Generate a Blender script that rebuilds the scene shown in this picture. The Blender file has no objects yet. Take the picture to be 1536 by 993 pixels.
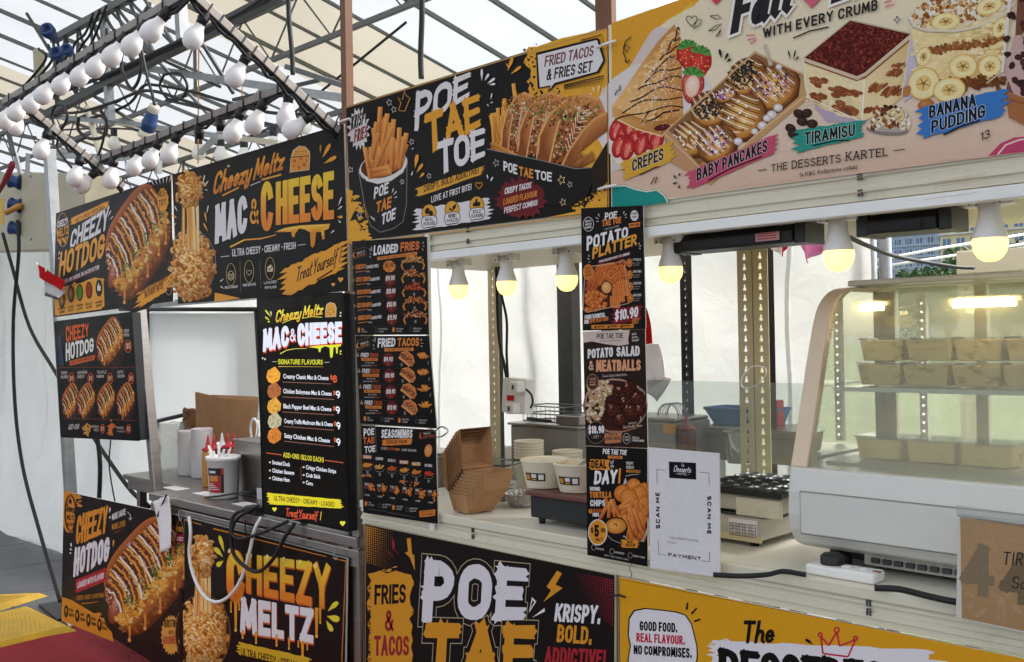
import bpy, math, random
from mathutils import Vector, noise
R = random.Random(7)
rad = math.radians
S = bpy.context.scene
C = S.collection

# ------------------------------------------------------------------ camera
F = 1480.0
yaw, pit, rol = rad(45.135), rad(.4986), rad(-1.0055)
fw = Vector((-math.sin(yaw)*math.cos(pit), math.cos(yaw)*math.cos(pit), math.sin(pit)))
r0 = Vector((math.cos(yaw), math.sin(yaw), 0)); u0 = r0.cross(fw)
rt = r0*math.cos(rol) + u0*math.sin(rol)
up = u0*math.cos(rol) - r0*math.sin(rol)
CAM = Vector((0, 0, 1.6))
cd = bpy.data.cameras.new('camera'); cam = bpy.data.objects.new('camera', cd); C.objects.link(cam)
cam.matrix_world = ((rt.x, up.x, -fw.x, 0), (rt.y, up.y, -fw.y, 0), (rt.z, up.z, -fw.z, 1.6), (0, 0, 0, 1))
from mathutils import Matrix
cam.matrix_world = Matrix(((rt.x, up.x, -fw.x, 0), (rt.y, up.y, -fw.y, 0), (rt.z, up.z, -fw.z, 1.6), (0, 0, 0, 1)))
cd.sensor_width = 36; cd.lens = 36*F/1536; cd.clip_end = 2000; cd.clip_start = .02
S.camera = cam

# ------------------------------------------------------------------ daylight, exposure
W = bpy.data.worlds.new('World'); S.world = W; W.use_nodes = True
nt = W.node_tree; bg = nt.nodes['Background']
sky = nt.nodes.new('ShaderNodeTexSky'); sky.sky_type = 'NISHITA'; sky.sun_disc = False
SUN_EL, SUN_AZ = 46, 24             # sun behind thin cloud, beyond the stalls, so the tarpaulin and roof glow
sky.sun_elevation = rad(SUN_EL); sky.sun_rotation = rad(SUN_AZ); sky.air_density = 1.0; sky.dust_density = 3.5
hs = nt.nodes.new('ShaderNodeHueSaturation'); hs.inputs['Saturation'].default_value = .4   # thin even cloud
nt.links.new(sky.outputs[0], hs.inputs['Color']); nt.links.new(hs.outputs[0], bg.inputs[0]); bg.inputs[1].default_value = .13
sd = bpy.data.lights.new('sun', 'SUN'); sd.energy = 1.4; sd.angle = rad(14); sd.color = (1, .97, .92)
so = bpy.data.objects.new('sun', sd); C.objects.link(so)
sv = Vector((math.sin(rad(SUN_AZ))*math.cos(rad(SUN_EL)), math.cos(rad(SUN_AZ))*math.cos(rad(SUN_EL)), math.sin(rad(SUN_EL))))
so.rotation_euler = sv.to_track_quat('Z', 'Y').to_euler()
S.view_settings.view_transform = 'Standard'; S.view_settings.look = 'None'; S.view_settings.gamma = 1
S.view_settings.exposure = 1.42
S.cycles.use_denoising = True; S.cycles.denoising_input_passes = 'RGB_ALBEDO_NORMAL'; S.cycles.denoising_prefilter = 'ACCURATE'
S.cycles.max_bounces = 9; S.cycles.transparent_max_bounces = 16; S.cycles.diffuse_bounces = 5
S.cycles.caustics_reflective = False; S.cycles.caustics_refractive = False
S.cycles.sample_clamp_indirect = 6

# ------------------------------------------------------------------ helpers: where a point of the photo lies on a known plane
def ray(x, y): return rt*((x-768)/F) - up*((y-496.5)/F) + fw
def at(x, y, Y):
    d = ray(x, y); return CAM + d*(Y/d.y)
def ground(x, y, Z):
    d = ray(x, y); return CAM + d*((Z-1.6)/d.z)
def side(x, y, X):
    d = ray(x, y); return CAM + d*(X/d.x)

def lin(h):
    if isinstance(h, (tuple, list)): return tuple(h[:3])
    v = [int(h[i:i+2], 16)/255 for i in (0, 2, 4)]
    return tuple(c/12.92 if c <= .04045 else ((c+.055)/1.055)**2.4 for c in v)

def tag(o, label=None, cat=None, group=None, kind=None):
    if label: o['label'] = label
    if cat: o['category'] = cat
    if group: o['group'] = group
    if kind: o['kind'] = kind
    return o

def empty(name, loc=(0, 0, 0), label=None, cat=None, group=None):
    o = bpy.data.objects.new(name, None); o.location = loc; o.empty_display_size = .1; C.objects.link(o)
    return tag(o, label, cat, group)

def kids(o): return [c for c in C.objects if c.parent == o]
def copy_tree(o, loc=None, rz=None, label=None, group=None):
    c = o.copy(); C.objects.link(c)
    if loc is not None: c.location = loc
    if rz is not None: c.rotation_euler.z = rz
    if label: c['label'] = label
    if group: c['group'] = group
    for k in kids(o):
        d = k.copy(); C.objects.link(d); d.parent = c
        for g in kids(k):
            e = g.copy(); C.objects.link(e); e.parent = d
    return c

# ------------------------------------------------------------------ materials
def mat(name, col, rough=.5, metal=0, var=.12, scale=6, bump=0, bscale=None, alpha=None, emit=None, spec=.5, coat=0, stretch=None, stain=None):
    m = bpy.data.materials.new(name); m.use_nodes = True; n = m.node_tree.nodes; l = m.node_tree.links
    b = n['Principled BSDF']; c = lin(col)
    tc = n.new('ShaderNodeTexCoord'); src = tc.outputs['Object']
    if stretch:
        mp = n.new('ShaderNodeMapping'); mp.inputs['Scale'].default_value = stretch; l.new(src, mp.inputs[0]); src = mp.outputs[0]
    nz = n.new('ShaderNodeTexNoise'); nz.inputs['Scale'].default_value = scale; nz.inputs['Detail'].default_value = 6; nz.inputs['Roughness'].default_value = .65
    l.new(src, nz.inputs['Vector'])
    rp = n.new('ShaderNodeValToRGB'); e = rp.color_ramp.elements
    e[0].position = .3; e[1].position = .7
    e[0].color = tuple(x*(1-var) for x in c)+(1,); e[1].color = tuple(min(1, x*(1+var)) for x in c)+(1,)
    l.new(nz.outputs['Fac'], rp.inputs[0]); l.new(rp.outputs[0], b.inputs['Base Color'])
    if stain:      # scuffs and grime of the thing's own
        n3 = n.new('ShaderNodeTexNoise'); n3.inputs['Scale'].default_value = stain[2]; n3.inputs['Detail'].default_value = 9; n3.inputs['Roughness'].default_value = .75; l.new(tc.outputs['Object'], n3.inputs['Vector'])
        r3 = n.new('ShaderNodeMapRange'); r3.inputs['From Min'].default_value = .56; r3.inputs['From Max'].default_value = .78; r3.inputs['To Max'].default_value = stain[1]; l.new(n3.outputs['Fac'], r3.inputs[0])
        m3 = n.new('ShaderNodeMix'); m3.data_type = 'RGBA'; l.new(r3.outputs[0], m3.inputs[0]); l.new(rp.outputs[0], m3.inputs[6]); m3.inputs[7].default_value = lin(stain[0])+(1,); l.new(m3.outputs[2], b.inputs['Base Color'])
    b.inputs['Roughness'].default_value = rough; b.inputs['Metallic'].default_value = metal
    b.inputs['Specular IOR Level'].default_value = spec
    if coat: b.inputs['Coat Weight'].default_value = coat
    mr = n.new('ShaderNodeMapRange'); mr.inputs['To Min'].default_value = max(.03, rough-.08); mr.inputs['To Max'].default_value = min(1, rough+.1)
    l.new(nz.outputs['Fac'], mr.inputs[0]); l.new(mr.outputs[0], b.inputs['Roughness'])
    if bump:
        n2 = n.new('ShaderNodeTexNoise'); n2.inputs['Scale'].default_value = bscale or scale*4; n2.inputs['Detail'].default_value = 4
        l.new(src, n2.inputs['Vector'])
        bp = n.new('ShaderNodeBump'); bp.inputs['Strength'].default_value = bump; bp.inputs['Distance'].default_value = .02
        l.new(n2.outputs['Fac'], bp.inputs['Height']); l.new(bp.outputs[0], b.inputs['Normal'])
    if emit:
        b.inputs['Emission Color'].default_value = lin(emit[0])+(1,); b.inputs['Emission Strength'].default_value = emit[1]
    return m

def sheet_mat(name, col, trans=.5, scale=3, bump=.4, seams=None, var=.06, tcol=None):
    """translucent woven sheet: part diffuse, part translucent"""
    m = bpy.data.materials.new(name); m.use_nodes = True; n = m.node_tree.nodes; l = m.node_tree.links
    n.remove(n['Principled BSDF']); out = n['Material Output']
    d = n.new('ShaderNodeBsdfDiffuse'); t = n.new('ShaderNodeBsdfTranslucent'); mx = n.new('ShaderNodeMixShader'); mx.inputs[0].default_value = trans
    tc = n.new('ShaderNodeTexCoord'); nz = n.new('ShaderNodeTexNoise'); nz.inputs['Scale'].default_value = scale; nz.inputs['Detail'].default_value = 7
    l.new(tc.outputs['Object'], nz.inputs['Vector'])
    for sh, cc in ((d, col), (t, tcol or col)):
        c = lin(cc); rp = n.new('ShaderNodeValToRGB'); e = rp.color_ramp.elements; e[0].position = .3; e[1].position = .7
        e[0].color = tuple(x*(1-var) for x in c)+(1,); e[1].color = tuple(min(1, x*(1+var)) for x in c)+(1,)
        l.new(nz.outputs['Fac'], rp.inputs[0]); l.new(rp.outputs[0], sh.inputs['Color'])
    if bump:
        n2 = n.new('ShaderNodeTexNoise'); n2.inputs['Scale'].default_value = scale*3; n2.inputs['Detail'].default_value = 5; n2.inputs['Distortion'].default_value = .8
        l.new(tc.outputs['Object'], n2.inputs['Vector'])
        bp = n.new('ShaderNodeBump'); bp.inputs['Strength'].default_value = bump; bp.inputs['Distance'].default_value = .04
        l.new(n2.outputs['Fac'], bp.inputs['Height'])
        l.new(bp.outputs[0], d.inputs['Normal']); l.new(bp.outputs[0], t.inputs['Normal'])
    l.new(d.outputs[0], mx.inputs[1]); l.new(t.outputs[0], mx.inputs[2]); l.new(mx.outputs[0], out.inputs[0])
    return m

def glass_mat(name, tint='e8f2ea', haze=.06, rough=.02, hcol='dfe6dc', refl=1.0):
    """thin clear sheet: transparent, mirror by fresnel, a milky haze mixed into the colour"""
    m = bpy.data.materials.new(name); m.use_nodes = True; n = m.node_tree.nodes; l = m.node_tree.links
    n.remove(n['Principled BSDF']); out = n['Material Output']
    tr = n.new('ShaderNodeBsdfTransparent'); tr.inputs[0].default_value = lin(tint)+(1,)
    gl = n.new('ShaderNodeBsdfGlossy'); gl.inputs['Roughness'].default_value = rough
    df = n.new('ShaderNodeBsdfDiffuse'); df.inputs[0].default_value = lin(hcol)+(1,)
    tl = n.new('ShaderNodeBsdfTranslucent'); tl.inputs[0].default_value = lin(hcol)+(1,)
    fr = n.new('ShaderNodeFresnel'); fr.inputs[0].default_value = 1.45
    ml = n.new('ShaderNodeMath'); ml.operation = 'MULTIPLY'; ml.inputs[1].default_value = refl; l.new(fr.outputs[0], ml.inputs[0])
    dm = n.new('ShaderNodeMixShader'); dm.inputs[0].default_value = .5; l.new(df.outputs[0], dm.inputs[1]); l.new(tl.outputs[0], dm.inputs[2])
    tc = n.new('ShaderNodeTexCoord'); nz = n.new('ShaderNodeTexNoise'); nz.inputs['Scale'].default_value = 5; nz.inputs['Detail'].default_value = 5
    l.new(tc.outputs['Object'], nz.inputs['Vector'])
    mr = n.new('ShaderNodeMapRange'); mr.inputs['To Min'].default_value = haze*.6; mr.inputs['To Max'].default_value = haze*1.4; l.new(nz.outputs['Fac'], mr.inputs[0])
    a = n.new('ShaderNodeMixShader'); l.new(mr.outputs[0], a.inputs[0]); l.new(tr.outputs[0], a.inputs[1]); l.new(dm.outputs[0], a.inputs[2])
    b = n.new('ShaderNodeMixShader'); l.new(ml.outputs[0], b.inputs[0]); l.new(a.outputs[0], b.inputs[1]); l.new(gl.outputs[0], b.inputs[2])
    l.new(b.outputs[0], out.inputs[0])
    return m

def art_mat(name, rough=.42, emit=0.0, var=.05):
    """printed board or lit screen: its colours are the print's own"""
    m = bpy.data.materials.new(name); m.use_nodes = True; n = m.node_tree.nodes; l = m.node_tree.links
    b = n['Principled BSDF']; at_ = n.new('ShaderNodeAttribute'); at_.attribute_name = 'Col'
    tc = n.new('ShaderNodeTexCoord'); nz = n.new('ShaderNodeTexNoise'); nz.inputs['Scale'].default_value = 220; nz.inputs['Detail'].default_value = 3
    l.new(tc.outputs['Object'], nz.inputs['Vector'])
    mr = n.new('ShaderNodeMapRange'); mr.inputs['To Min'].default_value = 1-var*2.4; mr.inputs['To Max'].default_value = 1+var*2.4; l.new(nz.outputs['Fac'], mr.inputs[0])
    vm = n.new('ShaderNodeVectorMath'); vm.operation = 'SCALE'; l.new(at_.outputs['Color'], vm.inputs[0]); l.new(mr.outputs[0], vm.inputs['Scale'])
    wz = n.new('ShaderNodeTexNoise'); wz.inputs['Scale'].default_value = 3.2; wz.inputs['Detail'].default_value = 2; l.new(tc.outputs['Object'], wz.inputs['Vector'])
    wb = n.new('ShaderNodeBump'); wb.inputs['Strength'].default_value = .35; wb.inputs['Distance'].default_value = .03; l.new(wz.outputs['Fac'], wb.inputs['Height']); l.new(wb.outputs[0], b.inputs['Normal'])
    b.inputs['Roughness'].default_value = rough; b.inputs['Specular IOR Level'].default_value = .07
    if emit:
        bs = n.new('ShaderNodeVectorMath'); bs.operation = 'SCALE'; bs.inputs['Scale'].default_value = .12; l.new(vm.outputs[0], bs.inputs[0]); l.new(bs.outputs[0], b.inputs['Base Color'])
        l.new(vm.outputs[0], b.inputs['Emission Color']); b.inputs['Emission Strength'].default_value = emit
    else:
        l.new(vm.outputs[0], b.inputs['Base Color'])
    return m

# ------------------------------------------------------------------ mesh builder
class MB:
    def __init__(s): s.v = []; s.f = []; s.sm = []
    def add(s, vs, fs, smooth=False):
        k = len(s.v); s.v += [tuple(v) for v in vs]; s.f += [tuple(i+k for i in f) for f in fs]; s.sm += [smooth]*len(fs); return s
    def box(s, lo, hi):
        x0, y0, z0 = lo; x1, y1, z1 = hi
        return s.add([(x0, y0, z0), (x1, y0, z0), (x1, y1, z0), (x0, y1, z0), (x0, y0, z1), (x1, y0, z1), (x1, y1, z1), (x0, y1, z1)],
              [(0, 3, 2, 1), (4, 5, 6, 7), (0, 1, 5, 4), (1, 2, 6, 5), (2, 3, 7, 6), (3, 0, 4, 7)])
    def bar(s, p, q, w, h, upv=(0, 0, 1)):
        p, q = Vector(p), Vector(q); d = (q-p).normalized(); a = d.cross(Vector(upv))
        if a.length < 1e-4: a = d.cross(Vector((1, 0, 0)))
        a.normalize(); b = a.cross(d).normalized(); a *= w/2; b *= h/2
        return s.add([p-a-b, p+a-b, p+a+b, p-a+b, q-a-b, q+a-b, q+a+b, q-a+b], [(0, 3, 2, 1), (4, 5, 6, 7), (0, 1, 5, 4), (1, 2, 6, 5), (2, 3, 7, 6), (3, 0, 4, 7)])
    def tube(s, pts, r, n=8, cap=True):
        pts = [Vector(p) for p in pts]; rings = []; prev = None
        rr = r if isinstance(r, (list, tuple)) else [r]*len(pts)
        for i, p in enumerate(pts):
            d = (pts[min(i+1, len(pts)-1)]-pts[max(i-1, 0)]).normalized()
            if prev is None:
                a = d.cross(Vector((0, 0, 1)));  a = a if a.length > .05 else d.cross(Vector((1, 0, 0)))
            else: a = prev - d*prev.dot(d)
            a.normalize(); prev = a; b = d.cross(a)
            rings.append([p+(a*math.cos(2*math.pi*k/n)+b*math.sin(2*math.pi*k/n))*rr[i] for k in range(n)])
        vs = [v for g in rings for v in g]; fs = []
        for i in range(len(pts)-1):
            for k in range(n): fs.append((i*n+k, i*n+(k+1) % n, (i+1)*n+(k+1) % n, (i+1)*n+k))
        if cap: fs.append(tuple(range(n))[::-1]); fs.append(tuple((len(pts)-1)*n+k for k in range(n)))
        return s.add(vs, fs, True)
    def lathe(s, prof, o=(0, 0, 0), ax=(0, 0, 1), n=20):
        o = Vector(o); ax = Vector(ax).normalized(); a = ax.cross(Vector((1, 0, 0)))
        if a.length < .1: a = ax.cross(Vector((0, 1, 0)))
        a.normalize(); b = ax.cross(a); vs = []; fs = []
        for (r, h) in prof:
            for k in range(n): vs.append(o+ax*h+(a*math.cos(2*math.pi*k/n)+b*math.sin(2*math.pi*k/n))*max(r, 1e-5))
        for i in range(len(prof)-1):
            for k in range(n): fs.append((i*n+k, i*n+(k+1) % n, (i+1)*n+(k+1) % n, (i+1)*n+k))
        return s.add(vs, fs, True)
    def prism(s, pts, off):
        """closed outline (3-D points) pushed along off"""
        n = len(pts); off = Vector(off); pts = [Vector(p) for p in pts]
        return s.add(pts+[p+off for p in pts], [tuple(range(n))[::-1], tuple(range(n, 2*n))]+[(i, (i+1) % n, n+(i+1) % n, n+i) for i in range(n)])
    def grid(s, fn, nu, nv, smooth=True):
        vs = [fn(i/nu, j/nv) for j in range(nv+1) for i in range(nu+1)]
        return s.add(vs, [(j*(nu+1)+i, j*(nu+1)+i+1, (j+1)*(nu+1)+i+1, (j+1)*(nu+1)+i) for j in range(nv) for i in range(nu)], smooth)
    def build(s, name, m, parent=None, bev=0, loc=None, solid=0, rim=None):
        me = bpy.data.meshes.new(name); me.from_pydata(s.v, [], s.f); me.update()
        me.polygons.foreach_set('use_smooth', s.sm); me.materials.append(m)
        o = bpy.data.objects.new(name, me); C.objects.link(o)
        if parent is not None: o.parent = parent
        if loc is not None: o.location = loc
        if solid:
            md = o.modifiers.new('solid', 'SOLIDIFY'); md.thickness = solid; md.offset = 0
            if rim: me.materials.append(rim); md.material_offset_rim = 1
        if bev:
            md = o.modifiers.new('bevel', 'BEVEL'); md.width = bev; md.segments = 2; md.limit_method = 'ANGLE'
        return o

def cat_curve(pts, n=8):
    """smooth curve through points"""
    P = [Vector(p) for p in pts]; P = [P[0]*2-P[1]]+P+[P[-1]*2-P[-2]]; out = []
    for i in range(1, len(P)-2):
        a, b, c, d = P[i-1:i+3]
        for k in range(n):
            t = k/n; out.append(.5*((2*b)+(c-a)*t+(2*a-5*b+4*c-d)*t*t+(3*b-a-3*c+d)*t**3))
    out.append(P[-2]); return out

# ------------------------------------------------------------------ palette
M = dict(
    galv=mat('galvanised', '9a9c9c', .45, .6, .2, 14), steel=mat('stainless', 'a39c96', .3, .9, .12, 5, stretch=(1, 1, 14)),
    dsteel=mat('dark_steel', '4a4a49', .5, .4, .25, 10), truss=mat('truss_steel', '6c6d6c', .55, .2, .15, 6),
    cream=mat('cream_enamel', 'ddd6c0', .42, 0, .015, 3, stain=('8f8468', .35, 7)), beige=mat('rack_beige', 'd0c29c', .42, 0, .03, 7),
    board=mat('counter_white', 'e4e0d2', .3, 0, .04, 3, stain=('9a8f74', .4, 9)), white=mat('white_plastic', 'f0eeea', .35, 0, .04, 6, stain=('a89c88', .25, 14)),
    black=mat('black_plastic', '17171a', .45, 0, .3, 12), rubber=mat('cable_black', '121212', .6, 0, .3, 30),
    brown=mat('brown_paint', '6e4429', .55, 0, .1, 8), blue=mat('socket_blue', '1c3f74', .4, 0, .15, 9),
    red=mat('red_plastic', 'c01c28', .4), kraft=mat('kraft_card', 'b3875c', .8, 0, .1, 12, .2, 80), kraft_d=mat('kraft_edge', '7c5636', .85, 0, .12, 12),
    panel=mat('cabinet_beige', 'b5ad91', .5, 0, .06, 3), globe=mat('bulb_globe', 'f3efed', .22, 0, .03, 20, spec=.4),
    paper=mat('paper_white', 'e8e2e0', .7, 0, .04, 9, .15, 30), cup=mat('paper_bowl', 'e9dfc6', .55, 0, .04, 9),
    cup_in=mat('bowl_lining', 'ddd3b4', .45, 0, .04, 9), ketch=mat('dark_sauce', '54191a', .3), chil=mat('sauce_red', '8c3b2c', .35),
    mayo=mat('sauce_yellow', 'c88b3a', .4), bottle=mat('bottle_plastic', 'd8cfc8', .35), bluep=mat('blue_basket', '1673b8', .4),
    carpet=mat('red_carpet', 'a4222d', .95, 0, .25, 40, .6, 300, stain=('5a1a20', .5, 4)), yellow=mat('ramp_yellow', 'd7a80f', .5, 0, .15, 12, .3, 90),
    foil=mat('aluminium_foil', 'bfbdb8', .25, .9, .1, 30, .6, 60), grey=mat('appliance_grey', '8f8b85', .45, .2, .08, 8),
    lgrey=mat('appliance_light', 'bdb8ac', .4, 0, .06, 8), case=mat('case_enamel', 'd9d8d0', .3, 0, .03, 3, stain=('a89f8c', .35, 6)), casee=mat('case_edge', 'e2cbb0', .35, 0, .03, 5),
    tira=mat('cream_cake', 'd9bf83', .6, 0, .16, 14), pinkc=sheet_mat('pink_cloth', 'dc9cc4', .5), whitec=sheet_mat('white_cloth', 'e6e2e2', .4), redc=sheet_mat('red_cloth', 'cc2a2c', .35),
    bag=glass_mat('clear_bag', 'f4f4f2', .35, .15), clear=glass_mat('clear_plastic', 'eef0ee', .12, .06), pane=glass_mat('showcase_glass', 'f6faf0', .34, .015, 'e4e4c8', 1.4),
    guard=glass_mat('acrylic', 'f0f3f1', .05, .02), leaf=mat('leaves', '3f5e2a', .7, 0, .5, 1.3), bark=mat('bark', '5a4a38', .9),
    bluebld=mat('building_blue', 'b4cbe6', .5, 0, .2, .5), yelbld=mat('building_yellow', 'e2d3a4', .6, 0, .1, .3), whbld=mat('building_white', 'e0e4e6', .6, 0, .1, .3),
    win=mat('window_dark', '5f7f9f', .2, 0, .4, .7), caselamp=mat('case_lamp', 'fff2d8', .4, emit=('ffe0a4', 11), var=0), led=mat('led_bead', 'ffffff', .4, emit=('f4fbff', 1.0)),
    glow=mat('lamp_glow', 'fff0c0', .4, emit=('ffd672', .8), var=0), sky_strip=mat('ledge', 'b7b7b0', .6))
M['print'] = art_mat('print', .38); M['screen'] = art_mat('screen', .16, .4, .01); M['dimscreen'] = art_mat('dim_screen', .25, .19, .01); M['edge'] = mat('board_edge', 'd8d2c6', .6)

def cake_mat():
    m = bpy.data.materials.new('cream_cake'); m.use_nodes = True; n = m.node_tree.nodes; l = m.node_tree.links; b = n['Principled BSDF']
    tc = n.new('ShaderNodeTexCoord'); oi = n.new('ShaderNodeObjectInfo'); sc = n.new('ShaderNodeMath'); sc.operation = 'MULTIPLY'; sc.inputs[1].default_value = 40
    l.new(oi.outputs['Random'], sc.inputs[0]); ad = n.new('ShaderNodeVectorMath'); l.new(tc.outputs['Object'], ad.inputs[0]); l.new(sc.outputs[0], ad.inputs[1])
    mp = n.new('ShaderNodeMapping'); mp.inputs['Scale'].default_value = (26, 26, 60); l.new(ad.outputs[0], mp.inputs[0])
    nz = n.new('ShaderNodeTexNoise'); nz.inputs['Scale'].default_value = 1; nz.inputs['Detail'].default_value = 5; l.new(mp.outputs[0], nz.inputs['Vector'])
    rp = n.new('ShaderNodeValToRGB'); e = rp.color_ramp.elements; e[0].position = .56; e[1].position = .75
    e[0].color = lin('f6dc96')+(1,); e[1].color = lin('a87430')+(1,); l.new(nz.outputs['Fac'], rp.inputs[0]); l.new(rp.outputs[0], b.inputs['Base Color']); b.inputs['Roughness'].default_value = .55
    tr = n.new('ShaderNodeBsdfTranslucent'); mx = n.new('ShaderNodeMixShader'); mx.inputs[0].default_value = .06; l.new(rp.outputs[0], tr.inputs[0]); l.new(b.outputs[0], mx.inputs[1]); l.new(tr.outputs[0], mx.inputs[2]); l.new(mx.outputs[0], n['Material Output'].inputs[0])
    return m
M['tira'] = cake_mat()

# ================================================================== THE SETTING
# ---- ground
g = MB().add([(-400, -200, 0), (400, -200, 0), (400, 600, 0), (-400, 600, 0)], [(0, 1, 2, 3)])
M['pave'] = mat('grey_paving', '626366', .75, 0, .18, 2.5, .6, 60, stain=('35353a', .6, 3.5))
tag(g.build('ground', M['pave']), kind='structure')
M['grass'] = mat('grass', '75825f', .9, 0, .3, .6, .6, 30)
tag(MB().add([(-4, 4.6, .004), (60, 4.6, .004), (60, 140, .004), (-60, 140, .004), (-60, 60, .004), (-20, 22, .004)], [(0, 1, 2, 3, 4, 5)]).build('lawn', M['grass']), kind='structure')
# paving joints of the grey floor
J = MB()
for i in range(14): J.box((-14+i*.9, 1.0, .0005), (-14+i*.9+.008, 3.25, .002))
for j in range(3): J.box((-14, 1.2+j*.9, .0025), (-2, 1.2+j*.9+.008, .0035))
tag(J.build('paving_joint', M['dsteel']), kind='structure')
# red carpet in front of the stalls
cp = [ground(-260, 1012, .004), ground(118, 948, .004), ground(88, 922, .004), Vector((-5.2, 2.3, .004)), Vector((-2.9, 2.3, .004)), Vector((-2.9, .9, .004)), Vector((-5.6, .9, .004))]
cpm = MB().prism([(p.x, p.y, .003) for p in cp], (0, 0, .008))
tag(cpm.build('red_carpet', M['carpet']), kind='structure')
# yellow cable ramp: two treads with a raised diamond pattern and smooth borders
def ramp(name, quad, label, zt):
    P = [ground(*q, 0) for q in quad]
    up_ = Vector((0, 0, zt)); cen = sum(P, Vector())/4
    top = [p+(cen-p)*.13+up_ for p in P]
    b = MB().add(P+top, [(4, 5, 6, 7), (0, 1, 5, 4), (1, 2, 6, 5), (2, 3, 7, 6), (3, 0, 4, 7)])
    o = b.build(name, M['yellow']); tag(o, label, 'cable ramp', 'yellow cable ramps on the floor')
    t = MB(); a, b_, c, d = [p+(cen-p)*.16+Vector((0, 0, .002)) for p in top]
    t.add([a, b_, c, d], [(0, 1, 2, 3)])
    N = 26
    for i in range(N):
        for j in range(N//2):
            u = (i+.5+(j % 2)*.5)/N; v = (j+.5)/(N//2)
            if u > .97: continue
            p = (a*(1-u)+b_*u)*(1-v)+(d*(1-u)+c*u)*v+Vector((0, 0, .001))
            e1 = (b_-a)/N*.36; e2 = (d-a)/(N//2)*.36
            t.add([p-e1, p-e2, p+e1, p+e2, p+Vector((0, 0, .006))], [(0, 1, 4), (1, 2, 4), (2, 3, 4), (3, 0, 4)])
    t.build('tread', mat('tread_yellow', '93793a', .6, 0, .3, 60), o)
ramp('cable_ramp', [(-150, 960), (48, 913), (118, 947), (-150, 1012)], 'worn yellow cable ramp with a dimpled tread lying at the edge of the red carpet', .035)
ramp('cable_ramp', [(-150, 925), (0, 897), (72, 894), (-60, 935)], 'low yellow ramp strip behind the dimpled cable ramp, nearer the tarp', .03)
dm = MB(); q = [ground(*p, .004) for p in ((58, 909), (94, 903), (110, 925), (86, 932))]
tag(dm.prism(q, (0, 0, .012)).build('rubber_mat', M['black']), 'small black rubber mat between the yellow ramp and the hotdog sign', 'mat')
pl = MB(); q = [ground(*p, .006) for p in ((92, 925), (112, 918), (120, 936), (104, 941))]
tag(pl.prism(q, (0, 0, .01)).build('paper_scrap', M['paper']), 'scrap of white paper on the carpet corner beside the yellow ramp', 'paper')

# ---- white tarpaulin wall behind the stalls
def nz(x, z, s, k=0): return noise.noise(Vector((x*s+k, z*s*.8, k*1.7)))
def tarp(u, v):
    x = -17+u*15.43; z = v*2.62
    y = 3.34 + .06*nz(x, z, 1.1) + .035*nz(x, z, 2.6, 5) + .007*nz(x*.6+z*.8, z-x*.4, 7, 9) + .02*nz(x, z*.15, 3.4, 6)
    sag = max(0, 1-z/1.1)**2
    k = min(1, max(0, (-6.0-x)/1.5)); y -= .42*sag*k*(1+.4*nz(x, 0, .9, 3)); z = z - .1*(1-v)*0
    z += .05*nz(x, 7, .7)*(v > .97)
    if v < .01: z = .0+max(0, .05*nz(x, 3, 1.5))
    # diagonal pull creases
    y += .02*math.sin((x*1.3+z*2.1)*5+2*nz(x, z, .8))*max(0, nz(x, z, .6, 11)+.2)
    return (x, y, z)
M['tarp'] = sheet_mat('tarp_white', 'ecedeb', .35, 2.2, .35, var=.03)
TG = MB().grid(tarp, 420, 90)   # with an opening added behind the white board so daylight brightens it
wx0, wx1, wz0, wz1 = at(214, 540, 3.3).x, at(394, 540, 3.3).x, at(300, 628, 3.3).z, at(300, 470, 3.3).z
keep = [i for i, f in enumerate(TG.f) if not all(wx0 < TG.v[k][0] < wx1 and wz0 < TG.v[k][2] < wz1 for k in f)]
TG.f = [TG.f[i] for i in keep]; TG.sm = [True]*len(TG.f)
tp = TG.build('tarp_wall', M['tarp'])
tag(tp, 'crumpled white tarpaulin hung as the back wall behind all the stalls', 'tarpaulin')
sm_ = MB()
for x in (-15.2, -12.1, -9.4, -7.1, -5.0, -3.9, -2.75, -1.9):
    for k in range(30):
        z0, z1 = k*2.55/30, (k+1)*2.55/30; u = (x+17)/15.43; a = Vector(tarp(u, z0/2.62)); b = Vector(tarp(u, z1/2.62)); o_ = Vector((0, -.003, 0)); sm_.add([a+o_, a+o_+Vector((.018, 0, 0)), b+o_+Vector((.018, 0, 0)), b+o_], [(0, 1, 2, 3)])
sm_.build('seam', M['tarp'], tp)
h = MB()
for x in (-16, -13.3, -10.6, -8.0, -5.6, -3.2, -1.6): h.tube([(x, 3.42, 0), (x, 3.42, 2.66)], .022, 8)
h.tube([(-17, 3.42, 2.6), (-1.58, 3.42, 2.6)], .018, 8); h.build('support_pole', M['galv'], tp)

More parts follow.
